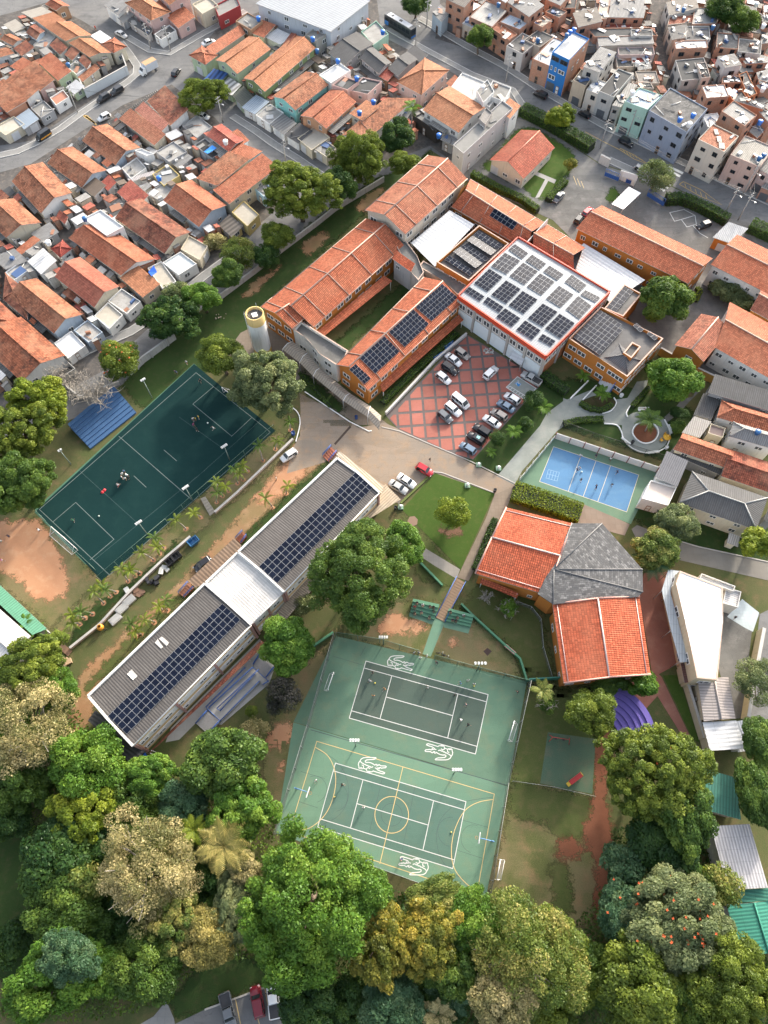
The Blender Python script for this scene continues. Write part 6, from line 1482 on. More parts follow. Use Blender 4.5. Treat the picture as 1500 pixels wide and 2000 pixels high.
# right side, below the cottages
R_=[
 ('long dark fibre roof beside the white cottage wall','C3',(1062,248,1560,400,1600,270),5.6,'shed',GRY,CD),
 ('red hipped roof below the dark fibre roof','C3',(1125,432,1560,560,1590,430),5.0,'hip',WHT,TE),
 ('dark wavy awning between garden and red hipped roof','C3',(955,412,1085,452,1150,300),3.6,'shed',GRY,CD),
 ('pale beige sheet roof above the garden bench','C3',(870,542,1000,582,1082,470),4.2,'shed',CRM,corr((0.40,0.37,0.33),.3)),
 ('brown flat roof beside the pale beige sheet','C3',(1062,545,1170,580,1190,510),4.2,'flat',CRM,plain((0.28,0.20,0.17))),
 ('grey hipped roof with white side wall and blue tank','C3',(1222,572,1560,670,1580,560),6.2,'hip',WHT,CG),
 ('orange gable house with sunlit upper slope beside the garden','C3',(1190,802,805,667,875,548),5.2,'gable',CRM,TE),
 ('wide dark red weathered tile roof at the right edge','C3',(1155,862,1560,1000,1600,790),5.0,'gable',CRM,tile((0.36,0.10,0.055),.8)),
 ('dark grey hip roofed house with cream walls','C3',(850,1057,1415,1257,1500,1020),5.4,'hip',CRM,CD),
 ('grey corrugated roof at the corner of the blue court','C3',(675,867,835,942,912,757),5.0,'shed',WHT,corr((0.17,0.17,0.18),.3)),
 ('pale pink flat terrace at the corner of the blue court','C3',(578,1025,770,1078,832,942),4.4,'flat',WHT,plain((0.52,0.44,0.38))),
 ('dark lean-to below the orange gable house','C3',(780,690,1150,855,1185,805),3.6,'shed',GRY,CD),
 ('small stone kiosk with tiled base by the grey path','C3',(1200,1350,1280,1380,1290,1310),2.6,'shed',CRM,corr((0.45,0.42,0.38),.2)),
 ('dark house corner at the right edge below the hip roof','C3',(1470,1180,1560,1215,1590,1130),4.5,'shed',GRY,CD),
]
for lb,t,c,h,rt,wl,rm in R_:building(lb,t,c,h,rt,{'flat':None,'shed':.4}.get(rt,1.3),wl,rm,dens=.7,cap=True if rm is not CD else plain((0.30,0.30,0.29)))
IR=[CG,CD,CL_,CBR,TC,TE,TD,corr((0.34,0.33,0.31),.7),corr((0.56,0.55,0.53),.4)];IW=[plaster((0.50,0.48,0.45),.6),plaster((0.33,0.31,0.29),.7),plaster((0.60,0.52,0.40),.5),brickwall()]
infill([60,345,240,240,330,200,400,260,470,330,520,380,510,400,440,460,340,560,240,650,160,720,60,760,-100,830,-100,430],3000,IR,IW,1)
infill([-50,130,50,40,150,60,230,110,235,135,150,185,60,235,-50,285],1200,IR,IW,2)
infill([400,120,520,50,720,30,730,85,880,165,975,215,900,300,840,270,720,300,650,300,500,205],2000,IR,IW,3)
alley=SL('p',[1262,-60,1300,-60,1300,60,1312,110,1330,165,1305,175,1278,110,1272,60])
infill([880,70,890,-60,1500,-60,1500,350,1330,285,1120,185,980,110],4500,FVR+[TC,TD,CD,CW],IW+[brickwall(),brickwall()],4,2.0,5.0,[alley])
# water tanks
for i,(t,x,y,h,c,lb)in enumerate([
 ('A1',580,140,6.4,'b','on the grey flat roof at the bend'),('A1',978,290,7.2,'b','on the warehouse block'),('A1',1010,378,5.6,'d','beside the dark roof below the warehouse'),('A1',1162,452,6.6,'b','on the white flat roof corner'),
 ('A1',1300,580,6.6,'b','by the pink wall'),('A1',1422,752,7.4,'b','upper one on the low orange roof'),('A1',1320,832,7.2,'b','lower one on the low orange roof'),('A1',340,1045,6.8,'w','white one beside the L shaped red roof'),
 ('A0',1165,1310,4.8,'b','on a stand by the yellow wall'),('B0',622,295,6.4,'d','on the white flat roofed house'),('B0',355,470,5.6,'w','white one by the little red hipped roof'),('A0',500,480,4.2,'d','in the corner block yard'),('A2',910,645,8.8,'w','round one on the stair tower'),
 ('A2',588,998,5.2,'b','below the white villa'),('A2',1025,40,8.8,'d','on the tall pale house'),('A3',25,265,11.8,'d','darkest of three on the blue building'),('A3',48,242,11.8,'b','middle of three on the blue building'),('A3',78,225,11.8,'b','rightmost of three on the blue building'),
 ('A3',505,685,9.8,'w','white one on the mint green house'),('A3',853,880,10.6,'b','front one on the blue grey house'),('A3',950,850,10.6,'b','rear one on the blue grey house'),('A3',922,915,10.6,'w','white one on the blue grey house'),('A3',1440,900,9.2,'b','on the right slope'),
 ('A3',1460,660,7.2,'w','white lidded one on the right slope'),('A3',1435,1165,9.2,'d','left of the pair on the pale sheet roof'),('A3',1465,1145,9.2,'d','right of the pair on the pale sheet roof'),('FV',690,410,7.6,'d','beside the pale ribbed roof'),('FV',260,150,8.0,'d','on the large flat grey roof'),
 ('FV',1325,75,6.0,'w','behind the hillside trees'),('FV',1430,390,7.2,'w','at the upper right edge'),('A1',1490,240,6.4,'b','on the rubble roof'),('C3',1420,545,7.4,'d','on the grey hipped roof'),('A2',1315,300,6.6,'d','on the rubbish strewn roof'),('A3',540,470,4.4,'w','small one left of the alley')]):
 tank(t,x,y,h,{'b':'bright blue','d':'dark blue','w':'pale'}[c]+' round water tank '+lb,{'b':(0.02,0.12,0.42),'d':(0.02,0.09,0.22),'w':(0.62,0.63,0.62)}[c],.66 if c!='d' else .6)
tp=MB();q=SL('A1',[180,1110,245,1070,275,1085,210,1130],3.8);tp.slab([q[0],q[1]+V((0,0,.3)),q[2],q[3]+V((0,0,.2))],.03);tp.build('tarpaulin',[plain((0.02,0.22,0.65),.5)],label='bright blue tarpaulin over the yard behind the white tank',cat='tarpaulin')
tp=MB();q=SL('B0',[1085,680,1130,640,1150,680,1110,710],4.2);tp.slab([q[0],q[1]+V((0,0,.4)),q[2],q[3]],.03);tp.build('tarpaulin',[plain((0.02,0.12,0.55),.5)],label='blue tarpaulin draped on the tan front terrace',cat='tarpaulin')
# ---------------------------------------------------------------- trees
def leaf_mesh(name,P_,N_,size,tint,rs,aspect=.6):
 n=len(P_)
 N_=N_/np.maximum(1e-6,np.linalg.norm(N_,axis=1))[:,None]
 rv=rs.normal(size=(n,3));U=np.cross(N_,rv);U/=np.maximum(1e-6,np.linalg.norm(U,axis=1))[:,None];W_=np.cross(N_,U)
 s=size[:,None];bend=N_*s*.22
 v=np.stack([P_-U*s-bend,P_-W_*s*aspect,P_+U*s-bend,P_+W_*s*aspect],1).reshape(-1,3)
 me=bpy.data.meshes.new(name)
 me.vertices.add(4*n);me.vertices.foreach_set('co',v.astype(np.float32).ravel())
 me.loops.add(4*n);me.loops.foreach_set('vertex_index',np.arange(4*n,dtype=np.int32))
 me.polygons.add(n);me.polygons.foreach_set('loop_start',np.arange(0,4*n,4,dtype=np.int32))
 me.update(calc_edges=True)
 at=me.attributes.new('tint','FLOAT','FACE');at.data.foreach_set('value',np.clip(tint,0,1).astype(np.float32))
 return me
SPEC={'broad':(1.35,.20,.55,.30),'clumpy':(.85,.17,.5,.40),'fine':(1.15,.155,.7,.30),'sparse':(1.2,.14,.9,.35),'round':(1.3,.12,.5,.28),'pine':(1.1,.16,.6,.35),'tuft':(.72,.16,.5,.45)}
CLS={'S':(2.6,8000),'M':(5.2,27000),'L':(8.8,66000)};CROWN={}
def crown_proto(kind,cls,var):                       # unit crown; trees share it, turned and scaled
 key=(kind,cls,var)
 if key in CROWN:return CROWN[key]
 rs=np.random.RandomState(sum(map(ord,kind))+31*var+ord(cls));lob,leaf,jit,tv=SPEC[kind];R0,nmax=CLS[cls]
 lob=min(lob,R0*.34);nl=int(2.3*(R0/lob)**2)
 d=rs.normal(size=(nl*4,3));d[:,2]=np.abs(d[:,2])-.25;d/=np.linalg.norm(d,axis=1)[:,None];keep=[d[0]]
 for q in d[1:]:
  if len(keep)>=nl:break
  if np.min(np.sum((np.array(keep)-q)**2,1))>(1.5/math.sqrt(nl))**2:keep.append(q)
 d=np.array(keep);nl=len(d);rad=rs.uniform(.66,1.0,nl)if kind!='round' else rs.uniform(.88,.94,nl)
 ph=rs.uniform(0,6.28,4);ang=np.arctan2(d[:,1],d[:,0]);am=.17 if kind!='round' else .03
 swell=1+am*(np.sin(ang*2+ph[0])*.5+np.sin(ang*3+ph[1])*.5+np.sin(ang*5+ph[2])*.5)
 c=d*(rad*swell)[:,None]*(R0-lob*.6);c=np.vstack([c,rs.uniform(-.5,.5,(max(5,nl//6),3))*R0])
 lrad=rs.uniform(.6,1.35,len(c))*lob;wt_=lrad**2*rs.uniform(.7,1.2,len(c));n_=nmax if kind!='sparse' else int(nmax*.55)
 idx=rs.choice(len(c),n_,p=wt_/wt_.sum());dr=rs.normal(size=(n_,3));dr[:,2]+=.3;dr/=np.linalg.norm(dr,axis=1)[:,None]
 P_=c[idx]+dr*(lrad[idx]*(1.06-.5*rs.uniform(0,1,n_)**2))[:,None]+rs.normal(0,.06*lob,(n_,3))
 nrm=dr*.8+rs.normal(size=(n_,3))*jit+np.array([0,0,.4]);lt=rs.uniform(-tv,tv,len(c))+.16*np.sin(c[:,0]/R0*2.6+ph[3])*np.cos(c[:,1]/R0*3.1+ph[1])
 me=leaf_mesh('crown',P_/R0,nrm,leaf*.95*np.clip(np.exp(rs.normal(0,.38,n_)),.4,2.4)/R0,.45+lt[idx]+rs.normal(0,.15,n_),rs);me.materials.append(LEAF['green'])
 CROWN[key]=(me,c/R0,lrad/R0);return CROWN[key]
LEAF={
 'green':leafmat((0.020,0.042,0.012),(0.044,0.082,0.022),(0.095,0.14,0.036)),
 'bright':leafmat((0.028,0.066,0.014),(0.056,0.115,0.024),(0.115,0.18,0.042)),
 'dark':leafmat((0.010,0.028,0.010),(0.022,0.050,0.016),(0.05,0.09,0.026)),
 'olive':leafmat((0.034,0.054,0.014),(0.072,0.104,0.024),(0.14,0.172,0.042)),
 'yellow':leafmat((0.050,0.062,0.016),(0.105,0.11,0.028),(0.20,0.165,0.045)),
 'lime':leafmat((0.050,0.078,0.014),(0.095,0.13,0.024),(0.16,0.19,0.038)),
 'tan':leafmat((0.085,0.092,0.046),(0.19,0.178,0.10),(0.34,0.30,0.18)),
 'grey':leafmat((0.040,0.060,0.032),(0.085,0.110,0.060),(0.17,0.19,0.10)),
 'blue':leafmat((0.020,0.046,0.026),(0.036,0.076,0.044),(0.08,0.125,0.07)),
 'purple':leafmat((0.012,0.012,0.013),(0.022,0.022,0.024),(0.05,0.048,0.05)),
 'mixed':leafmat((0.035,0.062,0.018),(0.088,0.118,0.036),(0.22,0.205,0.085)),
 'straw':leafmat((0.085,0.085,0.035),(0.155,0.145,0.058),(0.26,0.225,0.10))}
M_BARK=plaster((0.15,0.115,0.085),.4);M_BARKP=plaster((0.30,0.27,0.23),.4);M_FLOWER=plain((0.65,0.12,0.03),.7)
def limb(mb,p,q,r0,r1,rs,seg=3):
 pts=[p.lerp(q,i/seg)+(V((rs.uniform(-1,1),rs.uniform(-1,1),rs.uniform(-.4,.6)))*((q-p).length*.06)if 0<i<seg else V((0,0,0)))for i in range(seg+1)]
 for i in range(seg):mb.tube(pts[i],pts[i+1],r0+(r1-r0)*i/seg,r0+(r1-r0)*(i+1)/seg,6,0,i==0)
 return pts
SEED=[100]
def tree(label,t,x,y,r,H,kind,col,ry=None,squash=.75,flowers=0,bare=0,group=None,name='tree',bark=None):
 SEED[0]+=1;px,py=px_of(t,x,y);s=TILES[t][2]
 k0=mpp(px,py,H*.6);gf=1.13 if group and 'wood' in group and px<1150 else 1.03;rx=r*s*k0*gf;ryy=(ry or r)*s*k0*gf
 rz=min(rx,ryy)*squash;zc=max(rz*.75,H-rz)
 p=G(px,py,zc);base=lift(p,0);root=thing(name,label,'tree' if name=='tree' else 'bush',base,0,group)
 rm_=(rx+ryy)/2;me,c,lr=crown_proto(kind,'S' if rm_<3.6 else 'M' if rm_<6.8 else 'L',SEED[0]%2 if rm_>=3.6 else 0);az=SEED[0]*2.4;ca,sa=math.cos(az),math.sin(az)
 o=obj('crown',me,None,root,M=Matrix.Translation((0,0,zc))@Matrix.Diagonal((rx,ryy,rz,1))@Matrix.Rotation(az,4,'Z'));recolour(o,LEAF[col])
 c=np.stack([(c[:,0]*ca-c[:,1]*sa)*rx,(c[:,0]*sa+c[:,1]*ca)*ryy,c[:,2]*rz],1);lr=lr*rm_
 rs=random.Random(SEED[0]);mb=MB();tr=max(.1,.045*rx+.05*H**.5);top=V((0,0,zc-rz*.25))
 limb(mb,V((0,0,-.05)),top,tr,tr*.6,rs)
 for i in range(min(len(c),7+bare)):
  q=V(c[(i*5)%len(c)])*(.8 if not bare else .95)+V((0,0,zc));st=V((0,0,zc-rz*rs.uniform(.25,.7)))
  pts=limb(mb,st,q,tr*.45,tr*.12,rs)
  if bare:
   for j in range(2):limb(mb,pts[2],pts[2]+(q-st)*.35+V((rs.uniform(-1,1),rs.uniform(-1,1),rs.uniform(0,.8)))*rx*.22,tr*.2,tr*.06,rs,2)
 mb.build('trunk',[bark or M_BARK],root)
 if flowers:
  mb=MB();nr=np.random.RandomState(SEED[0])
  for i in range(flowers):
   j=nr.randint(len(c));dv=nr.normal(size=3);dv[2]=abs(dv[2])+.5;dv/=np.linalg.norm(dv);q=V(c[j]+dv*lr[j]*1.0)+V((0,0,zc))
   if q.z<zc:continue
   for a in range(4):mb.tube(q,q+V((math.cos(a*1.6+i)*.2,math.sin(a*1.6+i)*.2,.15)),.09,.04,4)
  mb.build('flower',[M_FLOWER],root,kind='stuff')
 return root
def bare_tree(label,t,x,y,r,H,group=None,n=26,m=None,leaves=None):
 SEED[0]+=1;rs=random.Random(SEED[0]);px,py=px_of(t,x,y);rx=r*TILES[t][2]*mpp(px,py,H*.6);base=lift(G(px,py,H*.6),0)
 root=thing('tree',label,'tree',base,0,group);mb=MB();tr=.12+.03*rx;st=V((0,0,H*.45));limb(mb,V((0,0,-.05)),st,tr,tr*.7,rs)
 for i in range(n):
  a=rs.uniform(0,6.28);el=rs.uniform(.1,1.2);L_=rx*rs.uniform(.7,1.05);q=st+V((math.cos(a)*math.cos(el)*L_,math.sin(a)*math.cos(el)*L_,math.sin(el)*H*.5))
  pts=limb(mb,st,q,tr*.35,.035,rs,4)
  for p in pts[1:]:
   for j in range(4):
    limb(mb,p,p+V((rs.uniform(-1,1),rs.uniform(-1,1),rs.uniform(-.2,.9))).normalized()*rx*rs.uniform(.15,.38),.045,.02,rs,2)
 mb.build('trunk',[m or M_BARKP],root)
 if leaves:
  me=crown_proto('sparse','S',0)[0];o=obj('crown',me,None,root,M=Matrix.Translation((0,0,H*.7))@Matrix.Diagonal((rx*.8,rx*.8,H*.28,1)));recolour(o,LEAF[leaves])
def frond_mesh(L_,droop,wd,n=9,seed=1,spread=.5):
 mb=MB();rs=random.Random(seed);pts=[]
 for i in range(n+1):
  t=i/n;pts.append(V((L_*(t-.12*t*t),0,L_*(spread*t-droop*t*t))))
 for i in range(n):mb.tube(pts[i],pts[i+1],.04*(1-i/n)+.012,None,4)
 for i in range(1,n+1):
  for sgn in(-1,1):
   for k in(0,.5):
    p=pts[i-1].lerp(pts[i],k+.25);w_=wd*math.sin(math.pi*min(.97,(i-.6+k)/n+.06))**.6
    tip=p+V((w_*.55,sgn*w_,-w_*.35+rs.uniform(-.04,.04)));b_=V((L_/n*.4,0,0));mid=p.lerp(tip,.5)+V((0,0,w_*.12))
    mb.face([p,p+b_,mid+b_*.9,mid]);mb.face([mid,mid+b_*.9,tip])
 me=mb.mesh('frond');at=me.attributes.new('tint','FLOAT','FACE');at.data.foreach_set('value',[min(1,max(0,rs.gauss(.5,.22)))for _ in me.polygons]);return me
FROND={}
def palm(label,t,x,y,H,L_,col='olive',nf=9,group=None,lean=0.0,at_top=False,droop=.75,wid=.24):
 SEED[0]+=1;rs=random.Random(SEED[0]);p=lift(S(t,x,y,H if at_top else 0),0);root=thing('palm_tree',label,'palm tree',p,0,group)
 a=rs.uniform(0,6.28);top=V((math.cos(a)*lean,math.sin(a)*lean,H));mb=MB();pr=V((0,0,-.05));r0=.1+.02*H
 for i in range(1,5):
  q=V((top.x*(i/4)**1.6,top.y*(i/4)**1.6,H*i/4));mb.tube(pr,q,r0*(1.1-.15*i),r0*(1.1-.15*(i+1)),7);pr=q
 mb.build('trunk',[M_BARKP],root)
 for i in range(nf):
  key=(round(L_,1),col,i%3,droop,wid)
  if key not in FROND:FROND[key]=frond_mesh(L_,droop+.15*(i%3-1),L_*wid,9,i+3,.62);FROND[key].materials.append(LEAF[col])
  obj('frond',FROND[key],None,root,M=Matrix.Translation(top)@Matrix.Rotation(a+i*2*math.pi/nf+rs.uniform(-.25,.25),4,'Z')@Matrix.Rotation(-rs.uniform(-.15,.5),4,'Y'))
 return root
T=tree
TS='street and garden trees by the houses'
T('round olive street tree over the parked white car','p',395,188,58,8,'fine','olive',36,.7,group=TS)
T('large bright olive tree at the school wall by the narrow street','p',585,378,76,15,'clumpy','olive',66,group=TS)
T('dark olive tree right of the large bright one','p',702,312,54,13,'fine','olive',56,.9,group=TS)
T('dark tree between the two big wall trees','p',660,362,34,10,'broad','dark',40,.9,group=TS)
T('glossy dark tree below the garden palm','p',775,268,34,9,'broad','dark',34,group=TS)
T('loose olive tree at the tip of the west lawn','p',790,320,34,8,'fine','olive',26,group=TS)
T('small reddish tree by the school wall','p',542,462,34,8,'fine','olive',30,group=TS)
T('loose pale shrub tree over the street cables','p',470,495,38,7,'sparse','mixed',34,bare=5,group=TS)
T('dark shrub tree hanging on the school wall','p',520,500,30,6,'fine','dark',26,group=TS)
T('dense upright green tree at the street edge','p',445,535,32,8,'broad','green',30,group=TS)
T('bright green tree above the fallen branches','p',395,580,36,8,'broad','bright',30,group=TS)
T('dark broad tree beside the bright green one','p',335,622,56,9,'clumpy','dark',50,.7,group=TS)
T('grey green small tree behind the dark broad tree','p',345,575,34,7,'sparse','grey',24,group=TS)
T('tree with orange blossoms by the buttressed wall','p',234,702,42,8,'fine','olive',44,flowers=40,group=TS)
bare_tree('leafless grey tree behind the blue bleacher','p',178,770,62,8,n=30)
bare_tree('leafless grey tree left of the blossoming one','p',120,742,42,6,n=22)
T('yellow green tree at the left edge beside the weathered roof','p',78,785,62,12,'clumpy','lime',52,.8)
T('big yellow green tree at the left edge, middle of three','p',42,845,72,13,'clumpy','olive',66,.8)
T('dark green tree at the left edge above the clay field','p',40,945,62,13,'broad','green',68,.8)
T('pale cream blossomed shrub on the terrace street','p',418,472,22,4,'sparse','tan',20)
T('mottled olive tree at the upper turf corner','p',432,695,50,10,'fine','olive',42,.7)
T('big pale grey green tree between turf and link corridor','p',520,745,72,14,'broad','grey',70,.8)
T('huge dark green tree above the tennis courts','p',702,1135,98,17,'fine','green',95,.7)
T('upper crown of the dark green grove beside the lawn','p',705,1062,62,15,'fine','green',40,.7)
T('bright green tree at the corner of the lawn square','p',788,1062,38,9,'broad','bright',46,.8)
T('round bright green tree by the ramp','p',560,1258,52,11,'broad','bright',54,.8)
T('nearly black round tree left of the tennis courts','p',552,1358,34,8,'round','purple',34,.8)
T('loose shrub under the big tree beside the awning','p',595,1180,22,4,'sparse','grey')
T('straw coloured shrub left of the courts','p',497,1428,26,4,'sparse','tan',28)
T('tiny green bush beside the ramp','p',491,1390,12,3,'round','olive',name='bush')
T('round tree in the middle of the lawn square','p',886,1002,33,7,'round','lime',31,.85)
T('big round dark tree in the paved yard by the annexe','p',1300,585,52,10,'broad','green',46,.85)
T('big bright round tree in the circle garden','p',1313,742,52,10,'broad','bright',44,.8)
TB_='clipped round bushes beside the car park'
T('clipped round bush nearest the accessible bay','C2',1283,500,68,4,'round','dark',88,.9,group=TB_,name='bush')
T('clipped round bush beside the paved circle of the car park','C2',1222,675,58,3.6,'round','dark',56,.9,group=TB_,name='bush')
T('clipped round bush nearest the last parked car','C2',1020,778,60,3.6,'round','dark',60,.9,group=TB_,name='bush')
T('bright yellow green street tree on the avenue by the rumble bars','p',1096,230,32,6,'clumpy','lime',26)
T('dark overgrown shrub climbing the brick shop','p',937,72,24,8,'fine','green',32)
T('dark hillside tree, left of the pair','p',1415,18,40,10,'fine','dark',36)
T('dark hillside tree with pale shoots, right of the pair','p',1452,42,34,9,'fine','green',30)
T('thin crowned tree by the zebra crossing','p',1282,345,36,8,'sparse','grey',38,bare=6)
T('small golden bush in the caretaker garden','p',1114,322,13,3,'round','yellow',name='bush')
T('dark leafy bank left of the avenue bus stop','p',812,8,36,7,'fine','dark',22)
T('variegated tree beside the fan roof hall','p',1282,1072,46,8,'broad','mixed',40)
T('grey green tree in front of the dark hip roof','p',1322,1020,42,8,'fine','grey',36)
T('yellow green tree at the right edge beside the grey path','p',1482,1062,34,8,'clumpy','lime',32)
T('small dull tree beside the white cottage wall','p',1417,565,26,5,'fine','grey',24)
T('dull shrub tree right of the small dull tree','p',1448,588,24,4.5,'fine','grey',22)
T('round green bush by the garden bench','C3',835,500,55,3.5,'broad','green',50,name='bush')
T('dark bush beside the annexe wall','C3',650,60,50,4,'fine','dark',60,name='bush')
T('dark planting corner beyond the circle garden','C3',850,400,70,2.5,'fine','dark',45,.5,name='bush')
# lower left wood
WL='trees of the wood at the lower left'
T('yellow green tree beside the sports shed','p',62,1300,66,12,'clumpy','olive',48,group=WL)
T('green tree peeking out right of the sports shed tree','p',110,1345,42,10,'fine','bright',36,group=WL)
T('great straw blossomed tree at the left edge','p',48,1425,96,15,'sparse','tan',92,.8,bare=8,group=WL,bark=M_BARKP)
T('dark understorey tree beneath the straw blossomed one','p',40,1490,90,11,'broad','green',80,group=WL)
T('fresh green tree below the end of the long building','p',172,1490,72,13,'fine','bright',64,.8,group=WL)
T('yellow green tree beside the blue tarpaulin','p',292,1515,52,10,'clumpy','bright',36,group=WL)
T('yellow tipped tree in the middle of the wood','p',160,1590,60,12,'clumpy','lime',52,group=WL)
T('loose green tree between yellow tips and the straw crown','p',262,1580,55,10,'sparse','green',44,group=WL)
T('dark filler tree under the loose green tree','p',240,1600,70,8,'broad','dark',60,group=WL)
T('dark round crown by the brown earth bank','p',438,1485,66,13,'broad','green',58,.8,group=WL)
T('olive green tree left of the court corner','p',470,1580,62,12,'clumpy','bright',54,group=WL)
T('blue green tree between dark crown and palm','p',360,1580,44,10,'broad','blue',46,group=WL)
T('great straw coloured crown in the middle of the wood','p',292,1690,92,16,'sparse','tan',88,.8,bare=8,group=WL,bark=M_BARKP)
T('dark tree beneath the great straw crown','p',300,1710,80,11,'fine','olive',80,group=WL)
T('deep green tree left of the great straw crown','p',120,1672,70,12,'broad','dark',66,group=WL)
T('dark tree with yellow tips by the lower left lawn','p',130,1765,72,12,'fine','green',60,group=WL)
T('yellow tipped tree by the lower left lawn','p',165,1720,36,11,'clumpy','mixed',40,group=WL)
T('feathery blue green conifer at the lower left','p',110,1905,92,14,'pine','bright',62,.8,group=WL)
T('blue tinted conifer crown behind the feathery one','p',130,1870,52,15,'pine','blue',46,group=WL)
T('bright conifer shoots right of the feathery one','p',200,1895,40,11,'pine','bright',50,group=WL)
T('dull green tree above the lower parking lawn','p',280,1885,66,12,'fine','green',60,group=WL)
T('dark leafy tree below the great straw crown','p',225,1800,60,9,'fine','dark',48,group=WL)
T('green yellow mottled tree right of the straw crown','p',345,1800,46,12,'clumpy','mixed',50,group=WL)
T('golden straw tree above the lower parking','p',402,1832,42,12,'fine','straw',56,group=WL)
T('pale green tree between golden and bright crowns','p',450,1790,38,11,'clumpy','grey',64,group=WL)
T('pinkish tan tree beside the yellow palm','p',474,1695,26,11,'fine','tan',28,group=WL)
T('dark gap filler tree beside the yellow palm','p',420,1730,55,8,'fine','dark',60,group=WL)
T('dark shrub at the lower left corner path','p',20,1840,30,5,'fine','dark',40,group=WL)
T('dark shrub tree at the left edge of the lawn','p',10,1600,44,7,'fine','dark',40,group=WL)
# lower middle and right
WM='trees of the wood along the bottom'
T('huge fresh green crown below the tennis courts','p',600,1755,118,19,'fine','bright',118,.75,group=WM)
T('lower lobe of fresh green crown over the parking','p',582,1845,82,16,'fine','bright',66,.8,group=WM)
T('right lobe of fresh green crown at the court edge','p',690,1735,66,16,'fine','bright',52,.8,group=WM)
T('golden tufted tree right of the huge fresh green crown','p',745,1840,52,14,'tuft','yellow',72,group=WM)
T('golden tufted tree in the middle of the bottom wood','p',835,1830,56,14,'tuft','yellow',66,group=WM)
T('olive shrub tree at the lower court fence','p',850,1760,62,11,'fine','mixed',32,group=WM)
T('green tree at the lower court corner','p',915,1795,44,12,'fine','bright',58,group=WM)
T('dark green tree below the court corner','p',890,1880,56,11,'clumpy','green',66,group=WM)
T('great mottled straw green crown below the dry field','p',1030,1860,112,16,'sparse','mixed',100,.8,bare=7,group=WM,bark=M_BARKP)
T('dark understorey crown below the mottled one','p',1050,1880,105,12,'broad','olive',96,group=WM)
T('mottled straw tree at the bottom edge','p',985,1955,55,14,'fine','tan',60,group=WM)
T('blue green round tree at the bottom edge','p',762,1962,52,11,'broad','blue',50,group=WM)
T('dark tree at the bottom edge beside the white pickup','p',605,1955,56,10,'broad','dark',52,group=WM)
T('dark bluish tree at the bottom edge, left of the round one','p',690,1965,48,9,'fine','dark',46,group=WM)
T('dark banana grove filler at the bottom edge','p',860,1965,52,7,'broad','dark',46,group=WM)
T('great yellow green tufted tree right of the playground','p',1278,1508,100,16,'tuft','olive',104,.75,flowers=6,group=WM)
T('green companion crown right of the great tufted tree','p',1338,1590,56,14,'clumpy','green',80,group=WM)
T('dark trees behind the great tufted tree','p',1300,1650,88,10,'broad','dark',48,group=WM)
T('dense olive tree above the playground slab','p',1155,1392,48,9,'fine','olive',46,group=WM)
T('ragged bright tree at the hall corner','p',1258,1338,28,6,'broad','bright',24,group=WM)
T('leafy shrub by the purple steps','p',1192,1335,34,5,'broad','green',20,group=WM)
bare_tree('dead branched tree below the court corner fence','p',1068,1375,24,5,n=14,leaves='green')
bare_tree('leafless shrub on the lawn, left of the two','D2',935,630,65,3.0,n=14)
bare_tree('leafless shrub with green rim on the lawn, right of the two','D2',1100,700,85,3.0,n=16,leaves='bright')
T('great grey green tree with orange blossoms at the lower right','p',1320,1795,112,15,'broad','grey',82,.7,flowers=90,group=WM)
T('dark leafy edge of the blossoming tree','p',1225,1790,50,11,'broad','blue',62,flowers=20,group=WM)
T('dark grey tree beside the red earth path','p',1220,1690,42,9,'fine','blue',36,group=WM)
T('vivid lime bush beside the grey shed','p',1368,1726,26,8,'round','lime',32,group=WM)
T('loose pale tree overhanging the grey shed','p',1412,1728,30,10,'sparse','mixed',46,group=WM)
T('plumed olive tree at the bottom right','p',1245,1925,88,15,'pine','olive',76,.8,group=WM)
T('large plumed olive tree at the bottom right corner','p',1415,1915,106,16,'pine','olive',92,.8,group=WM)
T('dark green tree between the plumed olive trees','p',1335,1945,56,12,'fine','green',66,group=WM)
T('dark shrubs between mottled crown and plumed tree','p',1150,1900,52,9,'fine','green',66,group=WM)
T('dark tree at the right edge below the white sheet roof','p',1480,1550,38,10,'broad','green',66,group=WM)
T('loose tree over the right edge street','p',1480,1330,34,8,'sparse','grey',60,bare=5,group=WM)
T('dark tree over the right edge street, lower one','p',1482,1450,34,9,'broad','green',46,group=WM)
# palms
PG_='young palms between turf pitch and dirt track'
i=0
PL=[('C1',705,665,3.2),('C1',615,750,4.2),('C1',500,830,3.5),('C1',470,890,4.0),('C1',430,915,3.8),('C1',365,970,3.4),('C1',320,1010,4.0),('C1',275,1055,3.2),('C1',155,1165,3.4),('C1',50,1250,3.6),
  ('D0',1200,75,3.2),('D0',1170,120,4.0),('D0',1125,165,3.8),('D0',1025,260,3.8),('D0',990,280,4.2),('D0',940,320,3.6),('D0',850,400,3.6),('D0',810,430,3.2),('D0',760,480,3.8),('D0',680,560,3.8),('D0',625,590,3.6),('D0',585,635,3.2),
  ('D0',1225,535,3.6),('D0',1190,530,3.6),('D0',1130,620,4.0),('D0',1030,710,3.8),('D0',1000,725,3.4),('D0',475,740,3.2),('D0',385,810,3.6),('C1',785,990,3.6),('C1',685,1095,3.4),('C1',815,525,3.8)]
NUM='first second third fourth fifth sixth seventh eighth ninth tenth eleventh twelfth thirteenth fourteenth fifteenth sixteenth seventeenth eighteenth nineteenth twentieth twenty-first twenty-second'.split()
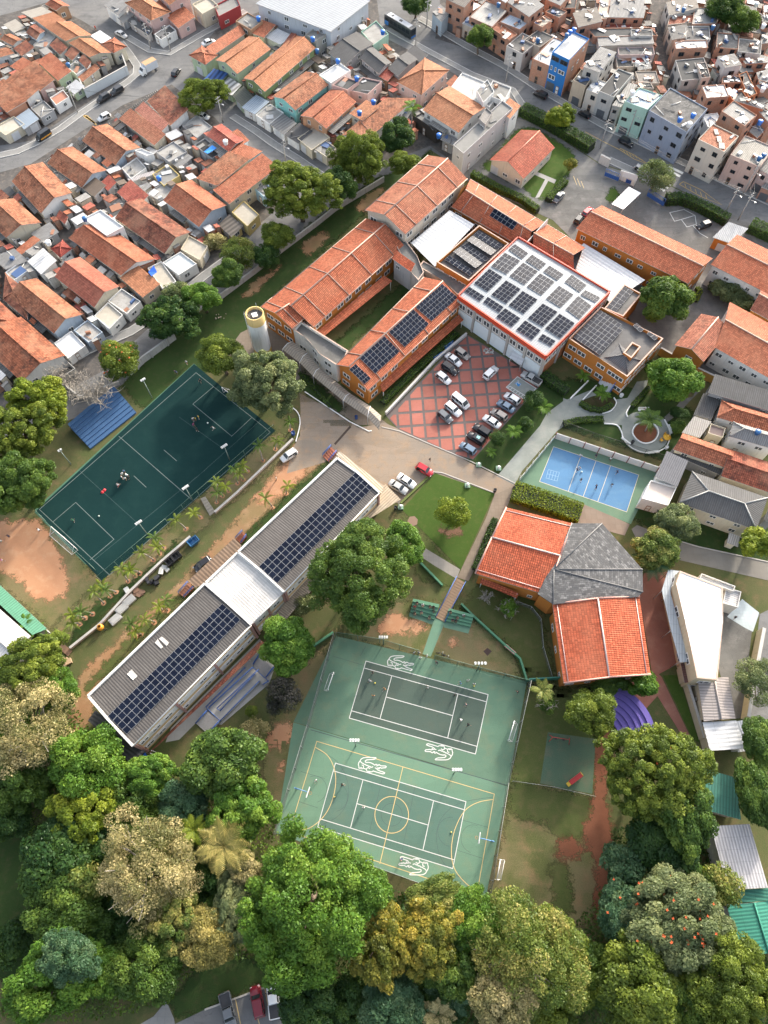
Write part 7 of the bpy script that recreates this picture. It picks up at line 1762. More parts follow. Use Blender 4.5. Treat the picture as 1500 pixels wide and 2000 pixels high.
for t,x,y,h in PL:
 lb=NUM[i]+' young palm from the upper end of the row beside the turf pitch' if i<22 else['upper right palm of the cluster by the long building','upper left palm of the cluster by the long building','middle palm of the cluster by the long building','lower right palm of the cluster by the long building','lower left palm of the cluster by the long building',
  'young palm at the head of the narrow brown stairs','young palm between the narrow stairs and the timber heap','upper of two lone palms on the earth track','lower of two lone palms on the earth track','young palm under the big pale tree by the curved kerb'][i-22]
 palm(lb,t,x,y,h+.6,2.0,('olive','green','lime')[i%3],7,PG_,1.0,False,.95,.17);i+=1
 patch('bare_earth','p',[],.018,G_CLAY,0,0,None,'structure',[lift(S(t,x,y)+V((.55*math.cos(a),.55*math.sin(a),0)),0)for a in[k*.7 for k in range(9)]])
palm('coconut palm rising above the glossy dark garden tree','A2',395,800,9,3.2,'bright',10,None,.6,True)
palm('wide crowned palm in the round planting bed','C3',645,460,4.0,3.4,'green',14,None,.4,True)
palm('dark palm beside the fan roof hall','D3',650,190,4.0,4.2,'blue',13,None,.3,True,.9)
palm('yellow feather palm in the wood','L',1310,1040,11,5.0,'straw',12,None,.4,True,.9)
palm('small palm left of the yellow feather palm','L',1150,960,9,3.0,'lime',9,None,.4,True)
palm('small garden palm on the grass below the car park','C2',965,905,1.6,1.5,'bright',9)
palm('garden palm between the clipped bushes','C2',1125,770,2.6,2.2,'bright',10)
palm('twin garden palm by the grey path','C2',1340,590,2.4,2.4,'bright',12)
palm('small palm in the annexe bed, left','C3',130,170,2.0,2.0,'bright',9)
palm('small palm in the kerbed bed by the entrance','C3',265,300,2.2,2.4,'bright',11)
palm('yucca palm with dead spikes at the bottom edge','E2',385,1440,6,3.0,'tan',16,None,.2,True,.4)
palm('banana plant with broad leaves at the bottom edge','E2',470,1300,6,4.2,'blue',8,None,.2,True,.6)
palm('palm with half dead leaves by the playground','p',1062,1350,5,2.6,'mixed',9,None,.3,True)
for t,x,y,h,lb in[('D0',260,690,4.0,'upper left'),('D0',320,700,3.6,'right'),('D0',210,770,3.4,'lower')]:palm(lb+' palm of three beside the sports shed corner',t,x,y,h,2.3,'bright',8,'palms beside the sports shed',.5)
# hedges: leaf clad boxes
def hedge(label,pts,wd,h,col,seed=0,name='hedge'):
 rs=np.random.RandomState(seed+900);P_,N_=[],[];o0=pts[0]
 root=thing(name,label,'hedge',lift(o0,0));core=MB();core.ribbon([lift(p-o0,0)for p in pts],wd*.8,0,False,h*.86);core.build('twig_core',[plain((0.02,0.03,0.012),.9)],root)
 for a,c in zip(pts[:-1],pts[1:]):
  d=c-a;d.z=0;L_=d.length;e=np.array(d.normalized());nn=np.array([-e[1],e[0],0]);n=int(L_*(wd+2*h)*26)
  u=rs.uniform(0,L_,n);q=rs.uniform(-1,1,n)*(wd/2+h);side=np.abs(q)>wd/2
  off=np.clip(q,-wd/2,wd/2);z=np.where(side,h-(np.abs(q)-wd/2),h)+rs.normal(0,.06,n)
  off=off+np.where(side,rs.normal(0,.07,n),0)
  P_.append(np.array(a-o0)[None]*[1,1,0]+u[:,None]*e+off[:,None]*nn+np.stack([0*z,0*z,z],1))
  N_.append(np.where(side[:,None],np.sign(q)[:,None]*nn,np.array([0,0,1.0]))+rs.normal(0,.5,(n,3)))
 P_=np.vstack(P_);N_=np.vstack(N_);n=len(P_)
 me=leaf_mesh('foliage',P_,N_,rs.uniform(.1,.24,n),.45+.5*(np.sin(P_[:,0]*1.3)*.2+np.sin(P_[:,1]*1.7+1)*.2)+rs.normal(0,.18,n),rs);me.materials.append(LEAF[col]);obj('foliage',me,None,root)
hedge('bright yellow green hedge between blue court and red hall roof',SL('BC',[0,665,200,730,420,800,660,890]),4.5,1.8,'lime',1)
hedge('dark clipped hedge behind the north wing',SL('A2',[830,1290,1000,1390,1200,1480,1310,1560]),1.8,1.6,'green',2)
hedge('tall hedge along the avenue beside the caretaker house',SL('A2',[1190,830,1330,900,1500,990,1700,1110]),3.4,2.6,'dark',3)
hedge('hedge by the caretaker lawn and car',SL('A2',[1385,1480,1450,1400,1510,1340]),2.0,1.4,'green',4)
hedge('tall trimmed hedge between gate yard and avenue',SL('B3',[740,175,850,170,960,210,1080,270,1190,330]),2.6,2.4,'dark',5)
hedge('hedge along the avenue at the right edge',SL('B3',[1350,365,1500,430,1640,490]),3.5,2.6,'dark',6)
hedge('low hedge with yellow flowers below the solar wing',SL('C2',[175,520,400,300,570,150,720,10]),1.6,.9,'green',7)
hedge('dark hedge right of the gym corner',SL('C2',[1345,320,1430,390,1520,450]),2.4,1.8,'dark',8)
hedge('dark hedge rim of the kerbed bed',SL('C3',[120,330,190,375,280,390,360,340]),1.2,.8,'green',9)
hedge('low hedge above the blue court fence',SL('C3',[0,490,130,460,290,455]),1.4,.9,'green',10)
hedge('trimmed hedge along the curved garden path',SL('C3',[500,360,560,290,625,215]),1.0,.7,'green',11)
hedge('dark hedge beside the upper hall wall',SL('D2',[1000,60,920,260,850,430]),1.3,1.2,'dark',12)
hedge('dark hedge under the hip roofed house',SL('C3',[560,1050,640,1080,720,1110]),2.6,1.8,'dark',13)
hedge('low flower hedge by the walkway canopy',SL('C1',[880,110,1000,240,1110,360]),.8,.5,'green',14)
hedge('hedge strip beside the small annexe',SL('B3',[960,900,1000,830,975,800]),1.2,.7,'lime',15)
# low growth under the woods: nobody could count it
def undergrowth(label,xs,n,col,seed,zmax=2.5):
 P_=SL('p',xs);q=np.array([(p.x,p.y)for p in P_]);rs=np.random.RandomState(seed);lo,hi=q.min(0),q.max(0);X=rs.uniform(lo[0],hi[0],n);Y=rs.uniform(lo[1],hi[1],n);ins=np.zeros(n,bool)
 for i in range(len(q)):
  a,b_=q[i],q[(i+1)%len(q)]
  if a[1]!=b_[1]:ins^=((a[1]>Y)!=(b_[1]>Y))&(X<(b_[0]-a[0])*(Y-a[1])/(b_[1]-a[1])+a[0])
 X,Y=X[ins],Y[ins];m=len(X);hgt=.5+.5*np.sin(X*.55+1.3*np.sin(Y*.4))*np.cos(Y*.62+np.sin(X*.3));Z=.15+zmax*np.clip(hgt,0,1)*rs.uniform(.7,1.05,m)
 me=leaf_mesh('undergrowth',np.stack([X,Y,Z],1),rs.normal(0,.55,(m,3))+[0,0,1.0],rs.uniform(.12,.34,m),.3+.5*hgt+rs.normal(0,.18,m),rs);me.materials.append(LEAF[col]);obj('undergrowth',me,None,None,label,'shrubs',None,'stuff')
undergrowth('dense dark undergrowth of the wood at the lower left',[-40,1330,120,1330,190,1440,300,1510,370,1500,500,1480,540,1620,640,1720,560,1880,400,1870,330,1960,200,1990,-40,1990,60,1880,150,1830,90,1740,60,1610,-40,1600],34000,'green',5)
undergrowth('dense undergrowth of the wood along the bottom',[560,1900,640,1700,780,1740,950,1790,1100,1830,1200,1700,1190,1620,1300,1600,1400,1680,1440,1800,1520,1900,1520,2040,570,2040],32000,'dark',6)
# ---------------------------------------------------------------- vehicles
def loft(mb,secs,m=0,cap=True,smooth=True):
 for a,b_ in zip(secs[:-1],secs[1:]):
  n=len(a)
  for i in range(n):mb.face([a[i],a[(i+1)%n],b_[(i+1)%n],b_[i]],m,smooth)
 if cap:mb.face(secs[0][::-1],m);mb.face(secs[-1],m)
M_TYRE=plain((0.015,0.015,0.015),.9);M_RIM=plain((0.40,0.41,0.42),.35,.6);M_HEAD=plain((0.65,0.66,0.66),.2);M_TAIL=plain((0.30,0.015,0.012),.3);M_CGLASS=glass((0.02,0.026,0.032),.08)
def wheel_mesh():
 a=MB();n=14;prof=[(.19,-.1),(.31,-.1),(.33,-.06),(.33,.06),(.31,.1),(.19,.1)]
 for(r0,y0),(r1,y1)in zip(prof[:-1],prof[1:]):
  for i in range(n):
   t0,t1=2*math.pi*i/n,2*math.pi*(i+1)/n
   a.face([(r0*math.cos(t0),y0,r0*math.sin(t0)),(r0*math.cos(t1),y0,r0*math.sin(t1)),(r1*math.cos(t1),y1,r1*math.sin(t1)),(r1*math.cos(t0),y1,r1*math.sin(t0))],0,True)
 b_=MB()
 for y in(-.085,.085):b_.face([(.2*math.cos(2*math.pi*i/n),y,.2*math.sin(2*math.pi*i/n))for i in range(n)])
 return a.mesh('tyre'),b_.mesh('rim')
TYRE,RIM=wheel_mesh();TYRE.materials.append(M_TYRE);RIM.materials.append(M_RIM)
def make_vehicle(kind):
 # x forward, y left
 P_={  # length, width, belt z, roof z, hood front z, cabin: (rear base, rear top, front top, front base), box
  'hatch':(4.0,1.72,.92,1.48,.78,-1.88,-1.45,.35,1.05),'sedan':(4.45,1.75,.92,1.45,.78,-1.45,-.75,.45,1.2),'suv':(4.35,1.82,1.05,1.68,.92,-2.05,-1.75,.35,1.0),
  'pickup':(5.1,1.82,1.0,1.68,.92,-.55,-.3,.75,1.4),'van':(4.6,1.85,1.05,1.95,.95,-2.2,-2.1,.95,1.75)}[kind]
 L_,W_,zb,zr,zh,rb,rt,ft,fb=P_;h=L_/2
 root=thing('car','car','car')
 def sec(x,w_,z0,z1,r_=.12):
  y=w_/2;return[V((x,-y+r_,z0)),V((x,y-r_,z0)),V((x,y,z0+r_)),V((x,y*1.0,(z0+z1)/2)),V((x,y*.97,z1-r_*.7)),V((x,y*.9,z1)),V((x,-y*.9,z1)),V((x,-y*.97,z1-r_*.7)),V((x,-y,(z0+z1)/2)),V((x,-y,z0+r_))]
 mb=MB()
 xs=[(-h,W_*.80,.42,zb-.12),(-h+.08,W_*.92,.28,zb-.02),(-h+.5,W_,.22,zb),(rb+.3,W_,.22,zb),(0,W_,.22,zb),(fb-.2,W_,.22,zb-.01),(fb+.25,W_*.99,.22,zb-.05),(h-.55,W_*.96,.22,zh),(h-.15,W_*.88,.26,zh-.1),(h,W_*.72,.38,zh-.25)]
 loft(mb,[sec(*s)for s in xs])
 # cabin
 yb,yt=W_/2*.9,W_/2*.70
 def cs(x0,x1):
  return[V((x0,-yb,zb-.03)),V((x0,yb,zb-.03)),V((x1,yt,zr)),V((x1,-yt,zr))]
 B4=[V((rb,-yb,zb-.03)),V((rb,yb,zb-.03)),V((fb,yb,zb-.03)),V((fb,-yb,zb-.03))];T4=[V((rt,-yt,zr)),V((rt,yt,zr)),V((ft,yt,zr)),V((ft,-yt,zr))]
 mid=[V((rt-.1,-yt-.05,zr-.06)),V((rt-.1,yt+.05,zr-.06)),V((ft+.12,yt+.05,zr-.06)),V((ft+.12,-yt-.05,zr-.06))]
 for i in range(4):
  mb.face([mid[i],mid[(i+1)%4],B4[(i+1)%4],B4[i]]);mb.face([T4[i],T4[(i+1)%4],mid[(i+1)%4],mid[i]])
 mb.face(T4[::-1])
 if kind=='pickup':
  mb.obox((-h+.12,-W_/2*.94,zb-.02),(.06,0,0),(0,W_*.94,0),(0,0,.14));[mb.obox((-h+.12,s_*W_/2*.94-.05,zb-.02),(h+rb-.12,0,0),(0,.1,0),(0,0,.14))for s_ in(-1,1)]
 body=mb.build('body',[carpaint((0.5,0.5,0.5))],root)
 if kind=='pickup':
  b2=MB();b2.obox((-h+.2,-W_/2*.84,zb),(h+rb-.25,0,0),(0,W_*.84,0),(0,0,.03));b2.build('cargo_bed',[M_DARK],root)
 def pane(nm,i,k0=.10,k1=.90,z0=.1,z1=.94,split=None):
  a,b_,c,d=B4[i],B4[(i+1)%4],mid[(i+1)%4],mid[i];n=(b_-a).cross(d-a).normalized();cen=sum(B4+T4,V((0,0,0)))/8
  if n.dot((a+c)/2-cen)<0:n=-n
  def pt(u,v):return(a.lerp(b_,u)).lerp(d.lerp(c,u),v)+n*.012
  g=MB()
  for(u0,u1)in(split or[(k0,k1)]):g.face([pt(u0,z0),pt(u1,z0),pt(u1,z1),pt(u0,z1)])
  g.build(nm,[M_CGLASS],root)
 pane('rear_window',0,.07,.93);pane('windshield',2,.05,.95,.06,.97)
 sp=[(.06,.32),(.35,.62),(.65,.92)]if kind in('suv','van')else[(.08,.47),(.51,.92)]
 pane('side_window',1,split=sp);pane('side_window',3,split=[(1-b_,1-a)for a,b_ in sp])
 for x in(h-.75,-h+.8):
  for s_ in(-1,1):
   o=obj('wheel',TYRE,None,root,M=Matrix.Translation((x,s_*(W_/2-.09),.33)));obj('rim',RIM,None,o)
 for s_ in(-1,1):
  g=MB();g.obox((h-.32,s_*W_*.33-.16,zh-.28),(.26,0,0),(0,.32,0),(0,0,.16));g.build('headlight',[M_HEAD],root)
  g=MB();g.obox((-h-.01,s_*W_*.38-.12,zb-.32),(.14,0,0),(0,.24,0),(0,0,.22));g.build('taillight',[M_TAIL],root)
  g=MB();g.obox((fb-.35,s_*(W_/2+.08)-.08,zb),(.12,0,0),(0,.16,0),(0,0,.13));g.build('mirror',[M_DARK],root)
 remember(root);return root
PROTO={k:make_vehicle(k)for k in('hatch','sedan','suv','pickup','van')};USED=set()
COLR={'white':(0.72,0.72,0.71),'silver':(0.42,0.42,0.41),'grey':(0.13,0.14,0.15),'black':(0.015,0.015,0.017),'red':(0.42,0.02,0.03),'blue':(0.14,0.20,0.27),'darkred':(0.16,0.012,0.022),'champ':(0.30,0.27,0.24)}
def car(kind,col,t,x0,y0,x1,y1,label,group=None):     # (x0,y0) rear, (x1,y1) front, at roof-middle height
 a,c=S(t,x0,y0,.8),S(t,x1,y1,.8);m=(a+c)/2;rz=math.atan2(c.y-a.y,c.x-a.x);M=place(m.x,m.y,.05,rz)
 if kind in USED:r=copy_tree(PROTO[kind],M)
 else:r=PROTO[kind];r.matrix_local=M;USED.add(kind)
 r['label']=label;r['category']='car'
 if group:r['group']=group
 for ch in r.children:
  if ch.name.startswith('body'):recolour(ch,carpaint(COLR[col]))
 return r
CPG='cars parked on the red car park'
car('hatch','champ','PK',195,260,345,365,'champagne hatchback at the top of the left parking row',CPG)
car('sedan','white','PK',75,320,250,455,'white sedan second in the left parking row',CPG)
car('suv','black','PK',20,430,215,565,'black car third in the left parking row',CPG)
car('hatch','white','PK',-45,545,125,675,'white hatchback at the bottom of the left parking row',CPG)
car('suv','white','PK',540,620,690,475,'white van like car parked alone in the upper middle of the car park',CPG)
car('pickup','silver','PK',1220,680,1005,555,'silver pickup with black bed by the gym corner',CPG)
car('van','white','PK',150,820,345,980,'white people carrier, upper one of the middle trio',CPG)
car('suv','white','PK',60,915,255,1075,'white estate car, middle one of the trio',CPG)
car('hatch','grey','PK',-25,1010,140,1150,'dark grey car, lower one of the middle trio',CPG)
car('hatch','white','PK',975,920,785,800,'white hatchback next to the accessible bay',CPG)
car('sedan','blue','PK',900,1015,705,895,'blue grey sedan second in the right parking row',CPG)
car('hatch','champ','PK',815,1115,625,1000,'brown grey hatchback third in the right parking row',CPG)
car('sedan','white','PK',725,1205,535,1080,'white sedan with dark windows fourth in the right parking row',CPG)
car('suv','black','PK',605,1315,410,1190,'black car fifth in the right parking row',CPG)
car('suv','black','PK',535,1410,335,1290,'black car with a turquoise roof patch in the right parking row',CPG)
car('hatch','blue','PK',435,1530,240,1410,'steel blue hatchback last in the right parking row',CPG)
car('hatch','red','C2',425,965,545,1035,'bright red hatchback by the lawn corner')
car('sedan','white','C2',295,1045,410,1120,'white sedan right of the silver one below the driveway')
car('sedan','silver','C2',228,1090,355,1165,'silver sedan nearest the long building')
car('hatch','white','C1',860,670,745,745,'white hatchback on the earth track by the low wall')
car('hatch','black','D1',235,150,110,235,'black car half under the brown canopy')
car('suv','black','A0',800,690,712,745,'black car on the upper left street, lower one')
car('suv','black','A0',898,640,812,690,'black car on the upper left street, upper one')
car('hatch','white','A0',808,830,712,880,'white car with dark roof beside the speed bump')
car('sedan','silver','A0',845,225,930,270,'silver sedan at the pink corner house')
car('hatch','black','A0',1262,560,1315,490,'black hatchback turning on the upper left street')
car('sedan','white','A1',165,325,262,290,'white sedan parked by the narrow long roof')
car('hatch','white','A1',130,835,215,860,'white car hidden beneath the olive street tree')
car('van','black','A0',390,945,245,1040,'black van with an orange side stripe')
car('suv','black','A2',1385,715,1285,665,'black car parked on the avenue by the blue building')
car('hatch','black','A3',200,860,110,810,'black car by the tan red fronted house')
car('suv','black','A3',405,1010,520,1070,'black car driving below the blue grey house')
car('hatch','silver','A3',540,1225,600,1255,'silver car behind the thin crowned tree')
car('sedan','black','A3',635,140,685,275,'black car in the steep alley')
car('sedan','grey','A2',1505,1400,1430,1480,'dark grey sedan by the caretaker hedge')
car('hatch','black','B3',1085,315,980,350,'black hatchback at the painted bays by the hedge')
car('hatch','black','B3',100,310,135,265,'black car at the end of the long tiled building')
car('hatch','red','B3',165,250,195,220,'red car at the end of the long tiled building')
car('pickup','grey','E1',150,1315,190,1490,'dark grey pickup on the bottom parking lot')
car('suv','darkred','E1',405,1450,365,1225,'dark red car on the bottom parking lot')
car('pickup','white','E1',515,1440,490,1210,'white pickup on the bottom parking lot')
mb=MB();mb.obox((-2.05,.945,.62),(3.6,0,0),(0,.02,0),(0,0,.32));mb.obox((-2.05,-.965,.62),(3.6,0,0),(0,.02,0),(0,0,.32))
for o in bpy.data.objects:
 if o.get('label','').startswith('black van with'):mb.build('side_stripe',[plain((0.60,0.27,0.03),.4)],o)
mb=MB();mb.box((-.5,0,1.69),.75,.6,.02)
for o in bpy.data.objects:
 if o.get('label','').startswith('black car with a turquoise'):mb.build('roof_patch',[plain((0.25,0.60,0.58),.4)],o)
# truck and bus
a,c=S('A0',1130,470,1.5),S('A0',1035,520,1.5);m=(a+c)/2;rz=math.atan2(c.y-a.y,c.x-a.x)
tk=thing('box_truck','white box truck at the street corner','truck',(m.x,m.y,.02),rz)
mb=MB();mb.obox((-2.9,-1.05,.9),(4.0,0,0),(0,2.1,0),(0,0,2.1));mb.build('cargo_box',[plaster((0.58,0.60,0.62),.15)],tk)
mb=MB();mb.slab([V((-2.9,-1.05,3.04)),V((1.1,-1.05,3.04)),V((1.1,1.05,3.04)),V((-2.9,1.05,3.04))],.03);mb.build('box_roof',[plain((0.45,0.26,0.13))],tk)
mb=MB();loft(mb,[[V((x,-y,z0)),V((x,y,z0)),V((x,y*.95,z1)),V((x,-y*.95,z1))]for x,y,z0,z1 in((1.25,.95,.5,2.25),(1.9,.95,.5,2.25),(2.5,.95,.5,1.5),(2.8,.9,.5,1.25))],0,True,False);mb.build('cab',[M_WHITE],tk)
mb=MB();mb.face([(1.95,-.8,2.2),(2.46,-.8,1.56),(2.46,.8,1.56),(1.95,.8,2.2)]);mb.v=[v+V((.03,0,.03))for v in mb.v];mb.build('windshield',[M_CGLASS],tk)
for x in(-1.9,2.0):
 for s_ in(-1,1):o=obj('wheel',TYRE,None,tk,M=Matrix.Translation((x,s_*.9,.4))@Matrix.Scale(1.2,4));obj('rim',RIM,None,o)
a,c=G(752,22,3.1),G(812,58,3.1);m=(a+c)/2;rz=math.atan2(c.y-a.y,c.x-a.x)
bs=thing('bus','black city bus with blue ends on the avenue','bus',(m.x,m.y,.02),rz);L_=11.6
mb=MB();loft(mb,[[V((x,-y,.35)),V((x,y,.35)),V((x,y,2.8)),V((x,y*.9,3.1)),V((x,-y*.9,3.1)),V((x,-y,2.8))]for x,y in((-5.8,1.15),(-5.6,1.25),(5.5,1.25),(5.8,1.1))],0,True,False);mb.build('body',[plain((0.03,0.035,0.04),.3)],bs)
mb=MB();mb.obox((-4.9,-.95,3.1),(9.4,0,0),(0,1.9,0),(0,0,.06));mb.build('roof_panel',[plain((0.46,0.47,0.48),.5)],bs)
for x in(-3.5,-.2,.4):mb=MB();mb.obox((x,-.4,3.16),(.45,0,0),(0,.8,0),(0,0,.1));mb.build('roof_vent',[M_DARK],bs)
for s_ in(-1,1):
 for k in range(6):mb=MB();mb.obox((-5.2+k*1.75,s_*1.255-.01,1.5),(1.55,0,0),(0,.02,0),(0,0,1.0));mb.build('window',[M_CGLASS],bs)
 mb=MB();mb.obox((-5.5,s_*1.26-.01,.45),(1.6,0,0),(0,.02,0),(0,0,1.2));mb.build('blue_panel',[plain((0.03,0.16,0.45),.4)],bs)
mb=MB();mb.obox((5.78,-1.0,1.2),(.04,0,0),(0,2.0,0),(0,0,1.4));mb.build('windshield',[M_CGLASS],bs)
mb=MB();mb.obox((5.79,-1.05,.45),(.05,0,0),(0,2.1,0),(0,0,.5));mb.build('blue_panel',[plain((0.03,0.16,0.45),.4)],bs)
for x in(-3.6,3.4):
 for s_ in(-1,1):o=obj('wheel',TYRE,None,bs,M=Matrix.Translation((x,s_*1.1,.5))@Matrix.Scale(1.45,4));obj('rim',RIM,None,o)
# ---------------------------------------------------------------- people
def person_mesh(pose):
 J={};E_=[];Rr={}
 def j(n,p,r,par=None,tag='skin'):
  J[n]=(V(p),tag);Rr[n]=r
  if par:E_.append((par,n))
 lean={'run':.16,'kick':.05,'bend':.35}.get(pose,0.0);sit=pose=='sit'
 hz=.50 if sit else .90
 j('pelvis',(0,0,hz),.125,None,'short');j('waist',(lean*.3,0,hz+.15),.115,'pelvis','shirt');j('chest',(lean*.8,0,hz+.36),.14,'waist','shirt')
 j('neck',(lean*1.1,0,hz+.53),.055,'chest','skin');j('chin',(lean*1.25+.02,0,hz+.60),.07,'neck','skin');j('head',(lean*1.3+.01,0,hz+.69),.105,'chin','skin');j('crown',(lean*1.3-.01,0,hz+.79),.085,'head','hair')
 j('nose',(lean*1.3+.125,0,hz+.665),.018,'head','skin')
 legs={'stand':((.02,0),(-.03,0)),'walk':((.22,.02),(-.22,.1)),'run':((.34,.1),(-.34,.3)),'kick':((.42,.25),(-.08,0)),'bend':((.06,0),(-.12,0)),'sit':((0,0),(0,0)),'arms':((.05,0),(-.1,0))}[pose]
 for s_,(fx,fz)in zip((1,-1),legs):
  k='L' if s_>0 else 'R';y=.1*s_
  j('hip'+k,(0,y,hz-.06),.1,'pelvis','short')
  if sit:
   j('knee'+k,(.42,y*1.5,hz-.02),.065,'hip'+k,'skin');j('ank'+k,(.44,y*1.6,.08),.042,'knee'+k,'skin');j('toe'+k,(.60,y*1.8,.05),.045,'ank'+k,'shoe')
  else:
   j('th'+k,(fx*.3+.02,y,hz-.24),.085,'hip'+k,'short');j('knee'+k,(fx*.55+.06,y,.48+fz*.35),.06,'th'+k,'skin');j('calf'+k,(fx*.75,y,.32+fz*.6),.055,'knee'+k,'skin')
   j('ank'+k,(fx,y,.08+fz),.04,'calf'+k,'skin');j('toe'+k,(fx+.16,y*1.1,.045+fz*.95),.042,'ank'+k,'shoe')
  sw=-s_*{'run':.3,'walk':.16,'kick':.2}.get(pose,.02);up=pose=='arms' and s_>0
  cx=lean*.9;sz=hz+.46
  j('sho'+k,(cx,.17*s_,sz),.062,'chest','shirt');el=(cx+sw*.6,.27*s_,sz-.24)if not up else(cx+.1,.32*s_,sz+.1)
  if sit:el=(cx+.14,.25*s_,sz-.22)
  j('elb'+k,el,.043,'sho'+k,'shirt');wr=(cx+sw+.1,.29*s_,sz-.46)if not up else(cx+.2,.3*s_,sz+.34)
  if sit:wr=(cx+.34,.16*s_,sz-.30)
  j('wri'+k,wr,.03,'elb'+k,'skin');d=(V(wr)-V(el)).normalized();pal=V(wr)+d*.07;j('palm'+k,pal,.036,'wri'+k,'skin')
  sd=V((1,0,0))if not up else V((0,1,0));cr=V((.25,0,0))
  for f,(o,ln)in enumerate(((-.026,.065),(-.009,.08),(.009,.075),(.026,.06))):
   b0=pal+sd*o+d*.035;j(f'f{k}{f}a',b0+d*ln*.5,.0095,'palm'+k,'skin');j(f'f{k}{f}b',b0+d*ln+cr*.04,.0085,f'f{k}{f}a','skin')
  j(f'f{k}t',pal-sd*.045+d*.01,.011,'palm'+k,'skin');j(f'f{k}tb',pal-sd*.06+d*.04,.009,f'f{k}t','skin')
 names=list(J);idx={n:i for i,n in enumerate(names)}
 me=bpy.data.meshes.new('skeleton');me.from_pydata([tuple(J[n][0])for n in names],[(idx[a],idx[b_])for a,b_ in E_],[])
 o=bpy.data.objects.new('skeleton',me);COL.objects.link(o);md=o.modifiers.new('skin','SKIN');md.use_smooth_shade=True
 for n in names:
  sv=me.skin_vertices[0].data[idx[n]];sv.radius=(Rr[n],Rr[n]*(1.15 if n in('chest','waist','pelvis')else 1));sv.use_root=n=='pelvis'
 o.modifiers.new('sub','SUBSURF').levels=1
 dg=bpy.context.evaluated_depsgraph_get();out=bpy.data.meshes.new_from_object(o.evaluated_get(dg));out.name='person'
 bpy.data.objects.remove(o);bpy.data.meshes.remove(me)
 seg=[(J[a][0],J[b_][0],J[b_][1])for a,b_ in E_];tags=['skin','shirt','short','shoe','hair'];out.materials.clear()
 for _ in tags:out.materials.append(M_WHITE)
 for p in out.polygons:
  c=p.center;best=None
  for a,b_,tg in seg:
   ab=b_-a;t=max(0,min(1,(c-a).dot(ab)/max(1e-9,ab.length_squared)));d=(c-(a+ab*t)).length
   if best is None or d<best[0]:best=(d,tg)
  p.material_index=tags.index(best[1])
  hd=J['head'][0]
  if(c-hd).length<.16 and(c.z>hd.z+.03 or c.x<hd.x-.03):p.material_index=4
 return out
PM={k:person_mesh(k)for k in('stand','walk','run','kick','sit','bend','arms')}
SKIN=[plain((0.42,0.24,0.16),.6),plain((0.28,0.15,0.09),.6),plain((0.16,0.085,0.05),.6)]
CLO={'w':(0.72,0.72,0.70),'k':(0.02,0.022,0.028),'n':(0.02,0.028,0.075),'y':(0.62,0.46,0.05),'r':(0.5,0.04,0.04),'o':(0.45,0.22,0.07),'b':(0.12,0.26,0.45),'p':(0.35,0.06,0.20),'g':(0.06,0.22,0.12)}
def person(t,x,y,pose,deg,top,bot,label,z=0.0,s=1.0,group=None):
 i=len([1 for o in bpy.data.objects if o.name.startswith('person')]);p=S(t,x,y,z)
 o=obj('person',PM[pose],None,None,label,'person',group,M=place(p.x,p.y,z+.02,R(deg),s))
 for k,m in enumerate((SKIN[i%3],plain(CLO[top],.8),plain(CLO[bot],.8),plain((0.5,0.5,0.5)if i%2 else(0.05,0.05,0.05)),plain((0.02,0.014,0.01),.7))):recolour(o,m,k)
 return o
PC='players on the tennis courts'
person('CT',600,332,'walk',200,'k','k','person in black at the upper left of the upper court',group=PC)
person('CT',580,380,'run',20,'w','k','player in white shirt and black shorts left of the yellow ball',group=PC)
person('CT',604,465,'arms',90,'o','b','player stretching an arm below the yellow ball',group=PC)
person('CT',668,425,'kick',210,'o','k','player in dark top near the left service line',group=PC)
person('CT',908,415,'walk',180,'w','w','player in white on the middle of the upper sideline',group=PC)
person('CT',1060,460,'stand',120,'k','k','person in black at the right service line corner',group=PC)
person('CT',1124,512,'run',250,'n','n','player in navy in the right backcourt',group=PC)
person('CT',1100,598,'bend',200,'w','k','player in white in the lower right backcourt',group=PC)
person('CT',1132,628,'run',20,'k','k','player in black beside the white one in the lower right backcourt',group=PC)
person('CT',1093,392,'kick',190,'b','b','person in pale blue outside the upper right sideline',group=PC)
person('CT',1133,378,'stand',270,'w','w','player in white by the upper right fence, left one',group=PC)
person('CT',1168,398,'stand',260,'w','y','player in white and yellow by the upper right fence, right one',group=PC)
person('CT',1416,440,'bend',200,'k','k','person in black at the right end of the upper court',group=PC)
person('CT',963,278,'bend',170,'k','k','person in black just inside the upper fence gate',group=PC)
person('CT',832,222,'stand',300,'w','k','leftmost of the four white shirts at the court gate',group=PC)
person('CT',858,222,'stand',250,'w','k','second of the four white shirts at the court gate',group=PC)
person('CT',866,252,'stand',90,'w','k','third of the four white shirts at the court gate, nearest the court',group=PC)
person('CT',904,240,'stand',180,'w','k','rightmost of the four white shirts at the court gate',group=PC)
person('CT',280,940,'walk',300,'w','k','person in white shirt left of the lower court',group=PC)
person('CT',427,965,'run',30,'k','k','player in black in the left part of the lower court',group=PC)
person('CT',548,1092,'kick',90,'w','w','player in white near the left service line of the lower court',group=PC)
person('CT',765,1375,'bend',230,'n','n','person in navy beside the lower crocodile emblem',group=PC)
PB='people sitting on the green bleachers'
